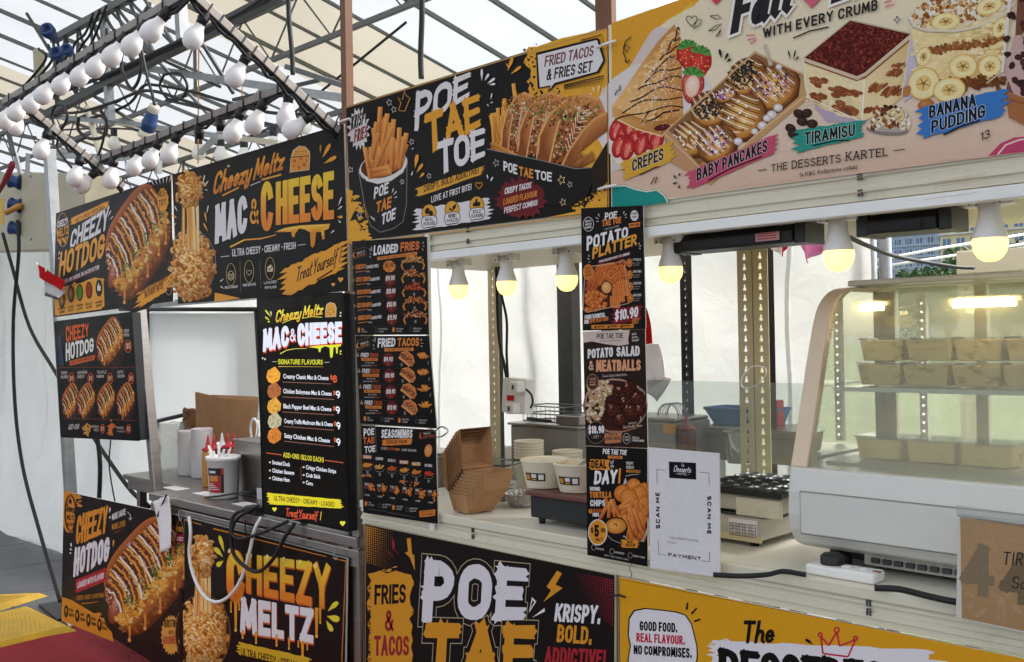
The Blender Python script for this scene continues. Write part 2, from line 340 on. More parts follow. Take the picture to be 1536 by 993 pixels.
# ---- marquee roof: sloping fabric bands on tubes and trusses
def rz(y): return 6-.243*(y-2) if y > -4 else 6-.243*(-6)-.243*(-4-y)
YE = 9.2
roof = empty('marquee_roof', (0, 0, 0), 'large marquee roof of white and cream fabric bands on grey steel tubes and trusses', 'roof')
M['roofw'] = sheet_mat('roof_white', 'eeefef', .5, .5, 0, var=.05, tcol='bfc3c7'); M['roofc'] = sheet_mat('roof_cream', 'e2dac8', .45, .5, 0, var=.05, tcol='b9b2a2')
bands = [(-60, -38, 0), (-38, -35, 1), (-35, -27.5, 0), (-27.5, -24.5, 1), (-24.5, -16.4, 0), (-16.4, -14.2, 1), (-14.2, -10.3, 0), (-10.3, -8.4, 1), (-8.4, -5.6, 0), (-5.6, -2, 0), (-2, 0, 1), (0, 9, 0)]
for (a, b, k) in bands:
    m = MB()
    for ya, yb in ((-4, YE if b <= -5.6 else 1.0),):
        ny = 24
        def fn(u, v, a=a, b=b, ya=ya, yb=yb):
            x = a+(b-a)*u; y = ya+(yb-ya)*v; return (x, y, rz(y)+.05-.05*math.sin(math.pi*((x/1.1) % 1))+.02*nz(x, y, .8))
        m.grid(fn, max(4, int((b-a)*4)), ny)
    m.build('roof_panel', M['roofc' if k else 'roofw'], roof)
x = -58.3
for i in range(84):
    m = MB(); ye = YE if x < -5.6 else 1.0; m.bar((x, -4, rz(-4)), (x, ye, rz(ye)), .03, .045)
    m.build('rafter', M['truss'], roof); x += .78
for y in (-3.9, .8, 5.4, 7.4, 9.1):
    m = MB(); zt = rz(y)-.12; zb = zt-.55
    xe = 9 if y < 3 else -5.4; m.bar((-58, y, zt), (xe, y, zt), .06, .06); m.bar((-58, y, zb), (xe, y, zb), .045, .045)
    for i in range(62):
        xa = -58+i*1.08
        if xa+1.08 > xe: break
        m.tube([(xa, y, zt), (xa+.54, y, zb), (xa+1.08, y, zt)], .011, 5)
        if i % 4 == 0: m.bar((xa, y, zt), (xa, y, zb), .03, .03)
    m.build('truss', M['truss'], roof)
for (px_, yy) in ((-36, 5.4), (-25, 9.1), (-14.5, 9.1), (-36, 9.1)):
    m = MB(); m.bar((px_, yy, 0), (px_, yy, rz(yy)), .14, .14); m.build('roof_column', M['galv'], roof)
# festoon bulbs strung far back under the roof
fb = None
def far_bulb(p, label):
    global fb
    if fb is None:
        fb = empty('festoon_bulb', p, label, 'light bulb', 'distant bulbs hanging under the marquee roof')
        MB().lathe([(0, -.16), (.04, -.155), (.07, -.12), (.075, -.08), (.05, -.03), (.036, 0)], n=12).build('globe', M['globe'], fb)
        MB().lathe([(.036, 0), (.04, .02), (.04, .09), (0, .1)], n=10).build('socket', M['black'], fb)
        return fb
    return copy_tree(fb, p, label=label)
fpos = [(298, 217), (331, 220), (366, 222), (171, 205), (410, 205), (455, 175)]
names = ['small distant bulb just above the letters of the top mac and cheese banner', 'second distant bulb from the left above the mac and cheese banner', 'third distant bulb from the left above the mac and cheese banner', 'distant bulb below the blue hanging plug', 'distant bulb half hidden above the banner lettering', 'distant bulb near the right end of the mac and cheese banner top']
cab = MB(); pts = []
for (x_, y_), nm in zip(fpos, names):
    p = at(x_, y_, 5.0); far_bulb(p, nm); pts.append(p+Vector((0, 0, .1)))
pts.sort(key=lambda p: p.x)
tag(cab.tube(cat_curve([pts[0]+Vector((-2, 0, .3))]+pts+[pts[-1]+Vector((1.5, 0, .4))], 5), .012, 5).build('festoon_cable', M['rubber']), 'thin festoon cable carrying the distant bulbs under the roof', 'cable')

# ---- outside, seen past the tarpaulin's end
def block(name, x0, x1, y, h, nx, nzr, wallm, label, z0=6, step=3.1, depth=20):
    o = empty(name, ((x0+x1)/2, y, 0), label, 'building'); cx = (x0+x1)/2
    MB().box((x0-cx, 0, 0), (x1-cx, depth, h)).build('wall', wallm, o)
    m = MB()
    for j in range(int(h/step)): m.box((x0-cx, -.7, j*step-.12), (x1-cx, -.02, j*step+.1))
    m.build('floor_band', M['whbld'], o)
    w = (x1-x0)/nx; base = None
    for i in range(nx):
        for j in range(nzr):
            xa = x0-cx+w*i+w*.22; za = z0+j*step+.7
            if base is None:
                base = MB().box((0, -.12, 0), (w*.56, .02, 1.6)).build('window', M['win'], o, loc=(xa, 0, za))
                MB().box((w*.26, -.2, 0), (w*.3, -.125, 1.6)).build('mullion', M['whbld'], base)
            else:
                c = base.copy(); C.objects.link(c); c.location = (xa, 0, za)
                for k in kids(base): d = k.copy(); C.objects.link(d); d.parent = c
    return o
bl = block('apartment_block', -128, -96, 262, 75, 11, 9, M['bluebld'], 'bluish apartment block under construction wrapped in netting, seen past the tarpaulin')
m = MB()
for i in range(46): m.box((-16+i*.7, -1.6, 0), (-16+i*.7+.08, -1.5, 75))
for j in range(40): m.box((-16, -1.75, j*1.9), (16, -1.62, j*1.9+.1))
m.build('scaffold_net', M['whbld'], bl)
block('apartment_block', -95, -66, 240, 80, 9, 9, M['yelbld'], 'yellow and white apartment block behind the right-hand warm bulb')
def tree(p, h, r, label, seed):
    q = random.Random(seed); o = empty('park_tree', p, label, 'tree', 'park trees beyond the stall')
    t = MB(); t.tube([(0, 0, 0), (.05, 0, h*.3), (.02, .03, h*.62)], [.16, .11, .05], 8)
    for k in range(5):
        a = k*1.3; t.tube([(0, 0, h*.35), (math.cos(a)*r*.4, math.sin(a)*r*.4, h*.6), (math.cos(a)*r*.7, math.sin(a)*r*.7, h*.75)], [.06, .04, .015], 6)
    t.build('trunk', M['bark'], o)
    l = MB(); cl = [(q.gauss(0, r*.45), q.gauss(0, r*.45), h*.68+q.gauss(0, h*.13), r*q.uniform(.25, .45)) for _ in range(26)]
    for (cx, cy, cz, cr) in cl:
        for _ in range(130):
            d = Vector((q.gauss(0, 1), q.gauss(0, 1), q.gauss(0, 1))).normalized()*cr*q.uniform(.5, 1.05)
            c = Vector((cx, cy, cz))+d; a = Vector((q.uniform(-1, 1), q.uniform(-1, 1), q.uniform(-1, 1))).normalized(); b = a.cross(d).normalized() if a.cross(d).length > .01 else Vector((1, 0, 0))
            s = q.uniform(.08, .17); l.add([c-a*s, c-b*s*.5, c+a*s, c+b*s*.5], [(0, 1, 2, 3)])
    l.build('crown', M['leaf'], o)
for i, (x_, y_, Y_, hh, rr, lb) in enumerate([(1374, 420, 46, 5.2, 1.9, 'small round tree seen between the bulb and the black floodlight'), (1420, 418, 40, 5.4, 2.2, 'bushy green tree left of the cream rack beyond the showcase'),
        (1505, 415, 36, 5.0, 2.4, 'wide green tree right of the cream rack post'), (1330, 425, 60, 5.0, 2.4, 'distant tree by the grey pole at the end of the tarpaulin'), (1600, 420, 42, 5.5, 2.6, 'green tree beyond the right end of the showcase'),
        (1460, 430, 70, 6, 3, 'tree behind the others at the foot of the blue building')]):
    p = at(x_, y_, Y_); hh = at(x_, (400, 394, 388, 402, 392, 404)[i], Y_).z*.97; tree((p.x, p.y, 0), hh, rr*hh/5.2, lb, i+3)
tag(MB().tube([(-1.52, 3.36, 0), (-1.52, 3.36, 2.66)], .022, 10).build('steel_pole', M['galv']), 'grey steel pole at the open right end of the tarpaulin', 'pole')
for k, (a, b, lb) in enumerate((((1296, 394), (1400, 374), 'upper white cord strung across the opening beside the grey pole'), ((1296, 404), (1420, 385), 'lower white cord strung across the opening beside the grey pole'))):
    tag(MB().tube([at(*a, 3.4), at(*b, 3.9), at(b[0]+150, b[1]-25, 4.6)], .006, 6).build('barrier_cord', M['white']), lb, 'cord')

# ================================================================== RACK STALLS (right half)
def upright(x, y, z0, z1, flip=1, m=None, s=1.0):
    """slotted angle post with keyholes cut through both flanges"""
    b = MB(); wd = .052*s; t = .0025; pitch = .032
    def flange(ax):
        n = int((z1-z0)/pitch)
        def r(a0, a1, za, zb):
            if ax == 'x': b.box((x+flip*a0 if flip > 0 else x-a1, y, za), (x+flip*a1 if flip > 0 else x-a0, y+t, zb))
            else: b.box((x if flip > 0 else x-t, y+t+a0, za), (x+t if flip > 0 else x, y+t+a1, zb))
        for i in range(n):
            za = z0+i*pitch
            r(0, wd, za, za+.013)
            r(0, wd*.5-.0058, za+.013, za+.022); r(wd*.5+.0058, wd, za+.013, za+.022)
            r(0, wd*.5-.003, za+.022, za+.032); r(wd*.5+.003, wd, za+.022, za+.032)
        r(0, wd, z0+n*pitch, z1)
    flange('x'); flange('y')
    return b
def beam_profile(x0, x1, y, z0, z1, m, parent, name='beam', ridges=2, d=.03):
    """rolled rack beam: long front face with folded ridges"""
    H = z1-z0; P = [(y+d, z0), (y+d, z1), (y+.004, z1)]
    seg = H/ridges
    for k in range(ridges):
        zt = z1-k*seg
        P += [(y, zt-.004), (y, zt-seg*.36), (y+.007, zt-seg*.46), (y+.007, zt-seg*.86), (y, zt-seg*.96)]
    P += [(y, z0+.001), (y+.004, z0)]
    return MB().prism([(x0, a, b) for a, b in P], (x1-x0, 0, 0)).build(name, m, parent)
def rack(name, x0, x1, y0, y1, label, hdr=True):
    o = empty(name, ((x0+x1)/2, y0, 0), label, 'rack', 'cream slotted racks that form the stall fronts')
    o.location = (0, 0, 0)
    for (x, y, fl) in ((x0, y0+.012, 1), (x1, y0+.012, -1), (x0, y1, 1), (x1, y1, -1)):
        upright(x, y, 0, 2.3, fl).build('upright', M['beige'], o)
    beam_profile(x0, x1, y0, 1.889, 1.955, M['cream'], o, ridges=2)
    MB().box((x0, y0-.004, 1.861), (x1, y0+.03, 1.887)).build('light_rail', M['white'], o, .002)
    MB().box((x0, y0+.031, 1.874), (x1, y1-.003, 1.886)).build('canopy_board', M['beige'], o)
    beam_profile(x0, x1, y1+.006, 1.88, 1.95, M['beige'], o)
    beam_profile(x0, x1, y0, .962, 1.018, M['cream'], o, ridges=2)
    MB().box((x0, y0-.006, 1.02), (x1, y0+.022, 1.047)).build('counter_lip', M['cream'], o, .003)
    MB().box((x0, y0+.023, 1.03), (x1, y1+.05, 1.045)).build('counter_board', M['board'], o)
    mk = MB()
    for xx in ((x0+x1)/2-.02,):
        for z in (1.935, 1.9, .985, 1.005):
            mk.box((xx, y0-.0025, z), (xx+.004, y0+.001, z+.011)); mk.box((xx+.007, y0-.0025, z), (xx+.011, y0+.001, z+.011))
            mk.box((xx, y0-.0025, z+.0125), (xx+.011, y0+.001, z+.015))
    mk.build('keyhole', M['dsteel'], o)
    return o
rack('stall_rack', -2.845, -1.650, 2.066, 2.70, 'cream slotted rack forming the fries stall between the steel counter and the narrow poster column')
rack('stall_rack', -1.646, -.30, 2.066, 2.70, 'cream slotted rack forming the desserts stall that carries the glass showcase')
# the rear posts that show through the two serving hatches
s = cat_curve([at(1113, 565, 2.58), at(1128, 550, 2.57), at(1148, 553, 2.57), at(1144, 570, 2.57), at(1122, 583, 2.57), at(1112, 578, 2.58), at(1113, 565, 2.58)], 5)
tag(MB().tube(s, .0018, 5).build('string_loop', M['white']), 'loop of thin white string tied round the slotted post', 'string')
# black rack at the back
br = empty('black_rack', (0, 0, 0), 'tall black slotted rack standing at the back against the tarpaulin', 'rack')
for x_ in (-2.77, -2.17, -1.83):
    upright(x_, 3.05, 0, 2.0, 1, s=1.0).build('upright', M['black'], br)
for (x_, y_) in ((-2.70, 2.98),):
    MB().box((x_-.03, y_, 0), (x_+.05, y_+.05, 2.0)).build('upright', M['dsteel'], br)
MB().box((-2.80, 3.02, 1.93), (-1.77, 3.048, 2.0)).build('beam', M['black'], br, .003); MB().box((-2.18, 3.105, 1.93), (-1.77, 3.25, 1.99)).build('beam', M['black'], br, .003)
MB().box((-2.80, 3.05, 1.985), (-1.77, 3.25, 2.0)).build('shelf', M['dsteel'], br)
# brown tent poles behind the banners
for x_, y_, lb in ((521.5, 160, 'brown painted pole rising behind the left end of the fries and tacos banner'), (905, 20, 'brown painted pole rising between the tacos banner and the desserts banner')):
    p = at(x_, y_, 2.13); tag(MB().bar((p.x, 2.13, 0), (p.x, 2.13, 4.6), .032, .032, (1, 0, 0)).build('tent_pole', M['brown']), lb, 'pole')
tag(MB().bar((at(915, 150, 2.095).x, 2.1, 1.94), (at(915, 150, 2.095).x, 2.1, 2.62), .02, .03, (1, 0, 0)).build('joint_strip', M['brown']), 'narrow brown strip between the tacos banner and the desserts banner', 'strip')

# ================================================================== STEEL COUNTER STALL (left half)
sc = empty('steel_stall', (0, 0, 0), 'stainless steel stall frame and counter of the cheese stall on the left', 'stall')
def post(xa, ya, xb, yb, Y, w, z0=None, z1=None):
    p, q = at(xa, ya, Y), at(xb, yb, Y); return MB().bar(q, p, w, w, (0, 1, 0))
post(208, 440, 238, 760, 2.12, .045).build('post', M['steel'], sc, .003)
post(74, 225, 107, 760, 2.13, .055).build('post', M['galv'], sc, .003)
MB().bar((-2.905, 2.10, .0), (-2.892, 2.10, 2.40), .04, .04, (0, 1, 0)).build('post', M['steel'], sc, .003)
MB().box((-4.52, 2.062, .872), (-2.87, 2.68, .91)).build('counter_top', M['steel'], sc, .004)
MB().box((-4.52, 2.07, .80), (-2.87, 2.10, .862)).build('apron', M['steel'], sc, .003)
MB().box((-4.52, 2.12, .05), (-2.87, 2.14, .79)).build('front_panel', M['dsteel'], sc)
bt = empty('steel_table', (0, 0, 0), 'stainless steel worktable standing behind the paper rolls', 'table')
MB().box((-5.36, 2.30, .872), (-3.4, 3.0, .9)).build('table_top', M['steel'], bt, .003)
MB().box((-5.34, 2.32, .82), (-3.4, 2.345, .868)).build('apron', M['steel'], bt)
for x_ in (-5.32, -3.5):
    for y_ in (2.36, 2.94): MB().box((x_, y_, 0), (x_+.04, y_+.04, .87)).build('leg', M['steel'], bt)
MB().box((-5.25, 2.45, .1), (-4.45, 2.9, .8)).build('lower_cabinet', M['black'], bt)
MB().bar(at(375, 640, 2.9)+Vector((-1.75, 0, 0)), at(402, 760, 2.9)+Vector((-1.75, 0, 0)), .05, .05, (0, 1, 0))
# framed white board at the back of the left stall
wb = empty('white_backboard', (0, 0, 0), 'plain white board in a black pipe frame behind the cardboard sheets', 'board')
a, b, c_, d = at(218, 470, 3.15), at(386, 470, 3.15), at(392, 618, 3.15), at(224, 628, 3.15)
MB().prism([a, b, c_, d], (0, .02, 0)).build('panel', sheet_mat('backboard_white', 'eef0f0', .45, 2, 0, var=.01), wb)
f = MB(); f.tube([at(180, 464, 3.13), at(394, 464, 3.13)], .014); f.tube([at(384, 464, 3.13), at(394, 640, 3.13)], .014); f.tube([at(200, 640, 3.13), at(282, 621, 3.13)], .014)
f.tube([at(222, 455, 3.13), at(226, 740, 3.13)], .009)
f.build('frame', M['black'], wb)
tag(MB().box((at(215, 455, 3.0).x, 2.95, at(215, 462, 2.95).z), (at(388, 455, 3.0).x, 2.99, at(300, 446, 2.95).z)).build('steel_shelf', M['galv']), 'pale steel shelf edge under the left banners above the white board', 'shelf')

# ================================================================== PRINTED BOARDS: a small drawing kit
def arc(cx, cy, rx, ry, a0, a1, n=10):
    return [(cx+rx*math.cos(rad(a0+(a1-a0)*i/n)), cy+ry*math.sin(rad(a0+(a1-a0)*i/n))) for i in range(n+1)]
GL = {
 'A': (.60, [[(0, 0), (.3, 1)], [(.3, 1), (.6, 0)], [(.1, .32), (.5, .32)]]),
 'B': (.52, [[(0, 0), (0, 1)], [(0, 1), (.24, 1)]+arc(.24, .76, .24, .24, 90, -90)+[(0, .52)], [(.0, .52), (.26, .52)]+arc(.26, .26, .26, .26, 90, -90)+[(0, 0)]]),
 'C': (.54, [arc(.28, .7, .27, .3, 15, 180, 8)+arc(.28, .3, .27, .3, 180, 345, 8)]),
 'D': (.56, [[(0, 0), (0, 1)], [(0, 1), (.2, 1)]+arc(.2, .64, .36, .36, 90, 0, 7)+arc(.2, .36, .36, .36, 0, -90, 7)+[(0, 0)]]),
 'E': (.46, [[(0, 0), (0, 1)], [(0, 1), (.46, 1)], [(0, .52), (.4, .52)], [(0, 0), (.46, 0)]]),
 'F': (.45, [[(0, 0), (0, 1)], [(0, 1), (.45, 1)], [(0, .5), (.38, .5)]]),
 'G': (.56, [arc(.28, .7, .27, .3, 20, 180, 8)+arc(.28, .3, .27, .3, 180, 360, 8)+[(.55, .46)], [(.55, .46), (.32, .46)]]),
 'H': (.54, [[(0, 0), (0, 1)], [(.54, 0), (.54, 1)], [(0, .52), (.54, .52)]]),
 'I': (.0, [[(0, 0), (0, 1)]]),
 'J': (.4, [[(.4, 1), (.4, .25)]+arc(.2, .22, .2, .22, 0, -170, 7)]),
 'K': (.54, [[(0, 0), (0, 1)], [(.52, 1), (.04, .42)], [(.17, .56), (.54, 0)]]),
 'L': (.44, [[(0, 0), (0, 1)], [(0, 0), (.44, 0)]]),
 'M': (.72, [[(0, 0), (.06, 1)], [(.06, 1), (.36, .22)], [(.36, .22), (.66, 1)], [(.66, 1), (.72, 0)]]),
 'N': (.56, [[(0, 0), (0, 1)], [(0, 1), (.56, 0)], [(.56, 0), (.56, 1)]]),
 'O': (.58, [arc(.29, .68, .29, .32, 0, 180, 9)+arc(.29, .32, .29, .32, 180, 360, 9)+[(.58, .5), (.58, .68)]]),
 'P': (.50, [[(0, 0), (0, 1)], [(0, 1), (.24, 1)]+arc(.24, .72, .26, .28, 90, -90, 9)+[(0, .44)]]),
 'Q': (.58, [arc(.29, .68, .29, .32, 0, 180, 9)+arc(.29, .32, .29, .32, 180, 360, 9)+[(.58, .5), (.58, .68)], [(.34, .22), (.6, -.06)]]),
 'R': (.52, [[(0, 0), (0, 1)], [(0, 1), (.24, 1)]+arc(.24, .74, .26, .26, 90, -90, 9)+[(0, .48)], [(.22, .48), (.53, 0)]]),
 'S': (.50, [arc(.25, .75, .24, .25, 25, 270, 11)+arc(.25, .25, .25, .25, 90, -155, 11)]),
 'T': (.54, [[(0, 1), (.54, 1)], [(.27, 1), (.27, 0)]]),
 'U': (.54, [[(0, 1), (0, .3)]+arc(.27, .28, .27, .28, 180, 360, 9)+[(.54, 1)]]),
 'V': (.56, [[(0, 1), (.28, 0)], [(.28, 0), (.56, 1)]]),
 'W': (.82, [[(0, 1), (.2, 0)], [(.2, 0), (.41, .8)], [(.41, .8), (.62, 0)], [(.62, 0), (.82, 1)]]),
 'X': (.56, [[(0, 0), (.56, 1)], [(0, 1), (.56, 0)]]),
 'Y': (.56, [[(0, 1), (.28, .46)], [(.56, 1), (.28, .46)], [(.28, .5), (.28, 0)]]),
 'Z': (.52, [[(0, 1), (.52, 1)], [(.52, 1), (0, 0)], [(0, 0), (.52, 0)]]),
 '0': (.5, [arc(.25, .68, .25, .32, 0, 180, 9)+arc(.25, .32, .25, .32, 180, 360, 9)+[(.5, .5), (.5, .68)]]),
 '1': (.2, [[(.2, 0), (.2, 1)], [(.2, 1), (0, .82)]]),
 '2': (.5, [arc(.25, .73, .24, .27, 160, -40, 10)+[(0, 0)], [(0, 0), (.5, 0)]]),
 '3': (.5, [arc(.24, .76, .23, .24, 150, -90, 9), arc(.24, .26, .26, .26, 90, -155, 9)]),
 '4': (.54, [[(.4, 0), (.4, 1)], [(.4, 1), (0, .28)], [(0, .28), (.54, .28)]]),
 '5': (.48, [[(.46, 1), (.06, 1)], [(.06, 1), (.03, .52)], [(.03, .52)]+arc(.22, .31, .26, .31, 105, -150, 11)]),
 '6': (.5, [arc(.27, .6, .26, .4, 40, 180, 8)+arc(.25, .29, .25, .29, 180, 520, 14)]),
 '7': (.5, [[(0, 1), (.5, 1)], [(.5, 1), (.15, 0)]]),
 '8': (.5, [arc(.25, .76, .21, .24, -90, 270, 14), arc(.25, .26, .25, .26, 90, 450, 14)]),
 '9': (.5, [arc(.25, .7, .25, .3, -20, 340, 14)+[(.5, .6), (.46, .3), (.3, 0)]]),
 '&': (.6, [[(.6, 0), (.14, .72)]+arc(.27, .82, .15, .18, 210, -30, 8)+[(.36, .66), (.08, .42)]+arc(.24, .25, .24, .25, 140, 330, 8)+[(.58, .46)]]),
 '!': (.1, [[(.05, .32), (.05, 1)], [(.05, -.02), (.05, .14)]]), '.': (.06, [[(.03, 0), (.03, .13)]]), ',': (.08, [[(.06, .1), (0, -.14)]]),
 '-': (.3, [[(0, .45), (.3, .45)]]), '+': (.4, [[(0, .45), (.4, .45)], [(.2, .25), (.2, .65)]]), '/': (.3, [[(0, -.05), (.3, 1.02)]]),
 '$': (.5, [arc(.25, .72, .24, .21, 25, 270, 11)+arc(.25, .28, .25, .23, 90, -155, 11), [(.25, -.1), (.25, 1.1)]]),
 '(': (.18, [arc(.3, .5, .28, .62, 120, 240, 8)]), ')': (.18, [arc(-.1, .5, .28, .62, 60, -60, 8)]), '*': (.1, [[(.05, .4), (.05, .55)]]), "'": (.05, [[(.03, .8), (.03, 1)]]),
 # lower-case brush script
 'a': (.44, [arc(.2, .27, .19, .27, 60, 360, 12)+[(.4, .5)], [(.41, .52), (.41, .06), (.5, 0)]]),
 'b': (.42, [[(0, 0), (0, 1)], arc(.2, .27, .2, .27, 180, -180, 12)]),
 'c': (.36, [arc(.2, .27, .2, .27, 50, 320, 11)]),
 'd': (.44, [arc(.2, .27, .19, .27, 60, 360, 12), [(.42, 1), (.42, 0)]]),
 'e': (.40, [[(.03, .26), (.37, .32)]+arc(.2, .28, .19, .27, 10, 320, 12)]),
 'f': (.34, [arc(.33, .85, .14, .17, 40, 180, 7)+[(.19, .85), (.13, -.3)], [(0, .5), (.34, .53)]]),
 'h': (.42, [[(0, 0), (.08, 1)], [(.04, .3)]+arc(.24, .34, .17, .2, 160, 10, 8)+[(.4, .06), (.48, 0)]]),
 'i': (.1, [[(.05, 0), (.05, .52)], [(.05, .68), (.05, .8)]]),
 'l': (.12, [[(.1, 1), (.04, .06), (.14, 0)]]),
 'm': (.66, [[(0, 0), (.02, .52)], [(.02, .3)]+arc(.17, .36, .14, .17, 160, 0, 7)+[(.31, 0)], [(.31, .3)]+arc(.47, .36, .15, .17, 160, 0, 7)+[(.62, 0)]]),
 'n': (.4, [[(0, 0), (.02, .52)], [(.02, .3)]+arc(.2, .34, .17, .2, 160, 0, 8)+[(.38, 0)]]),
 'o': (.40, [arc(.2, .27, .19, .27, 70, 430, 14)]),
 'r': (.30, [[(0, 0), (.03, .52)], [(.03, .3)]+arc(.22, .36, .17, .17, 160, 50, 6)]),
 's': (.34, [arc(.18, .4, .14, .13, 30, 270, 9)+arc(.18, .14, .16, .14, 90, -150, 9)]),
 't': (.30, [[(.14, .9), (.08, .12)]+arc(.2, .12, .12, .12, 180, 300, 6), [(0, .6), (.32, .64)]]),
 'u': (.42, [[(0, .52), (0, .2)]+arc(.18, .18, .18, .18, 180, 350, 8)+[(.4, .52)], [(.4, .52), (.4, .04), (.47, 0)]]),
 'y': (.42, [[(0, .52), (.03, .2)]+arc(.19, .2, .16, .18, 190, 350, 7)+[(.4, .52)], [(.4, .52), (.3, -.25)]+arc(.16, -.2, .14, .14, -20, -200, 7)]),
 'z': (.38, [[(0, .5), (.38, .52)], [(.38, .52), (0, .02)], [(0, .02), (.4, 0)]]),
}
FC = {}
def font_mesh(s, bold=.0):
    """outline letters of the built-in font, as triangles: (verts, faces, width)"""
    k = (s, bold)
    if k not in FC:
        c = bpy.data.curves.new('lettering', 'FONT'); c.body = s; c.size = 1.37; c.offset = bold; c.resolution_u = 3
        o = bpy.data.objects.new('lettering', c); me = bpy.data.meshes.new_from_object(o)
        v = [(p.co.x, p.co.y) for p in me.vertices]; f = [tuple(p.vertices) for p in me.polygons]
        bpy.data.objects.remove(o); bpy.data.curves.remove(c); bpy.data.meshes.remove(me)
        w = max([a for a, b in v] or [1]); FC[k] = (v, f, w)
    return FC[k]

def bil(q, u, v):
    (ax, ay), (bx, by), (cx, cy), (dx, dy) = q
    return ((ax*(1-u)+bx*u)*(1-v)+(dx*(1-u)+cx*u)*v, (ay*(1-u)+by*u)*(1-v)+(dy*(1-u)+cy*u)*v)

class Art:
    """One printed board (or screen). Its picture is drawn in the plane of the board, coordinates read off the photograph."""
    def __init__(s, name, quad, Y, label, cat, bg, th=.006, screen=False, group=None, edge=None, frame=None):
        s.Y = Y; s.quad = quad; s.m = (M['screen'] if screen == 1 else M['dimscreen']) if screen else M['print']; s.k = (0, 0, 1); s.z = .0003
        P = [at(x, y, Y) for x, y in quad]
        o = MB().prism([p+Vector((0, .0002, 0)) for p in P], (0, th, 0)).build(name, edge or M['edge'])
        tag(o, label, cat, group); s.root = o; s.v = []; s.f = []; s.c = []; s.pn = 'print'
        s.lv = []; s.n = 0; s.part('printed_ground'); s.crop(0, 0, 1); s.poly(quad, bg)
    def crop(s, x0, y0, sc): s.k = (x0, y0, sc)
    def w(s, p): return (s.k[0]+p[0]/s.k[2], s.k[1]+p[1]/s.k[2])
    def part(s, name): s.flush(); s.pn = name
    def flush(s):
        if not s.f: return
        # layers of one print lie microns apart, later ones in front
        span = min(s.n*5e-6, 5e-4)
        for i, (x, d, k) in enumerate(s.lv):
            Y = s.Y-s.z-span*k/max(1, s.n); t = Y/d.y; s.v.append((d.x*t, Y, 1.6+d.z*t))
        s.z += span+2e-5; s.lv = []; s.n = 0
        me = bpy.data.meshes.new(s.pn); me.from_pydata(s.v, [], s.f); me.materials.append(s.m)
        ca = me.color_attributes.new('Col', 'FLOAT_COLOR', 'CORNER')
        buf = []
        for f in s.f:
            for i in f: buf += [*s.c[i], 1.0]
        # tessellation keeps the corner order of from_pydata
        ca.data.foreach_set('color', buf); me.update()
        o = bpy.data.objects.new(s.pn, me); C.objects.link(o); o.parent = s.root
        s.v = []; s.f = []; s.c = []
    def put(s, pts, faces, cols, step=True):
        """pts in crop coordinates"""
        k = len(s.lv); s.n += 1
        for p in pts:
            x, y = s.w(p); s.lv.append((x, rt*((x-768)/F)-up*((y-496.5)/F)+fw, s.n))
        s.f += [tuple(i+k for i in f) for f in faces]
        s.c += cols
    def poly(s, pts, col):
        if callable(col): cols = [lin(col(p)) for p in pts]
        elif isinstance(col, list): cols = [lin(c) for c in col]
        else: cols = [lin(col)]*len(pts)
        s.put(pts, [tuple(range(len(pts)))], cols)
    def fan(s, c, ring, cc, rc):
        n = len(ring); s.put([c]+list(ring), [(0, i+1, (i+1) % n+1) for i in range(n)], [lin(cc)]+[lin(rc)]*n)
    def ell(s, cx, cy, rx, ry, col, tilt=0, n=22, cc=None):
        a = rad(tilt); ca, sa = math.cos(a), math.sin(a)
        r = [(cx+rx*math.cos(t)*ca-ry*math.sin(t)*sa, cy+rx*math.cos(t)*sa+ry*math.sin(t)*ca) for t in [2*math.pi*i/n for i in range(n)]]
        if cc: s.fan((cx-rx*.2, cy-ry*.25), r, cc, col)
        else: s.poly(r, col)
    def ring(s, cx, cy, rx, ry, w, col, n=28):
        s.line([(cx+rx*math.cos(2*math.pi*i/n), cy+ry*math.sin(2*math.pi*i/n)) for i in range(n+1)], w, col)
    def burst(s, cx, cy, rx, ry, n, inner, col, rot=0, jit=0):
        q = random.Random(n); pts = []
        for i in range(2*n):
            k = (1 if i % 2 else inner)*(1+q.uniform(-jit, jit)); a = math.pi*i/n+rot; pts.append((cx+rx*k*math.cos(a), cy+ry*k*math.sin(a)))
        s.poly(pts, col)
    def line(s, pts, w, col, w2=None, rough=0):
        """ribbon of width w along pts (crop px)"""
        n = len(pts); A = []; 
        for i in range(n):
            x0, y0 = pts[max(i-1, 0)]; x1, y1 = pts[min(i+1, n-1)]; dx, dy = x1-x0, y1-y0; L = math.hypot(dx, dy) or 1
            ww = w if w2 is None else w+(w2-w)*i/(n-1)
            A.append((pts[i], -dy/L*ww/2, dx/L*ww/2))
        vs = []; 
        for (p, nx, ny) in A: vs += [(p[0]+nx, p[1]+ny), (p[0]-nx, p[1]-ny)]
        fs = [(2*i, 2*i+1, 2*i+3, 2*i+2) for i in range(n-1)]
        cols = [lin(col(p)) for p in vs] if callable(col) else [lin(col)]*len(vs)
        s.put(vs, fs, cols)
    def rect(s, x0, y0, x1, y1, col): s.poly([(x0, y0), (x1, y0), (x1, y1), (x0, y1)], col)
    def drop(s, x0, y0, x1, y1, w, col):
        """little accent drop: thin at 0, round at 1"""
        dx, dy = x1-x0, y1-y0; L = math.hypot(dx, dy); nx, ny = -dy/L, dx/L
        s.poly([(x0, y0), (x0+dx*.6+nx*w*.5, y0+dy*.6+ny*w*.5), (x0+dx*.9+nx*w*.4, y0+dy*.9+ny*w*.4), (x1, y1), (x0+dx*.9-nx*w*.4, y0+dy*.9-ny*w*.4), (x0+dx*.6-nx*w*.5, y0+dy*.6-ny*w*.5)], col)
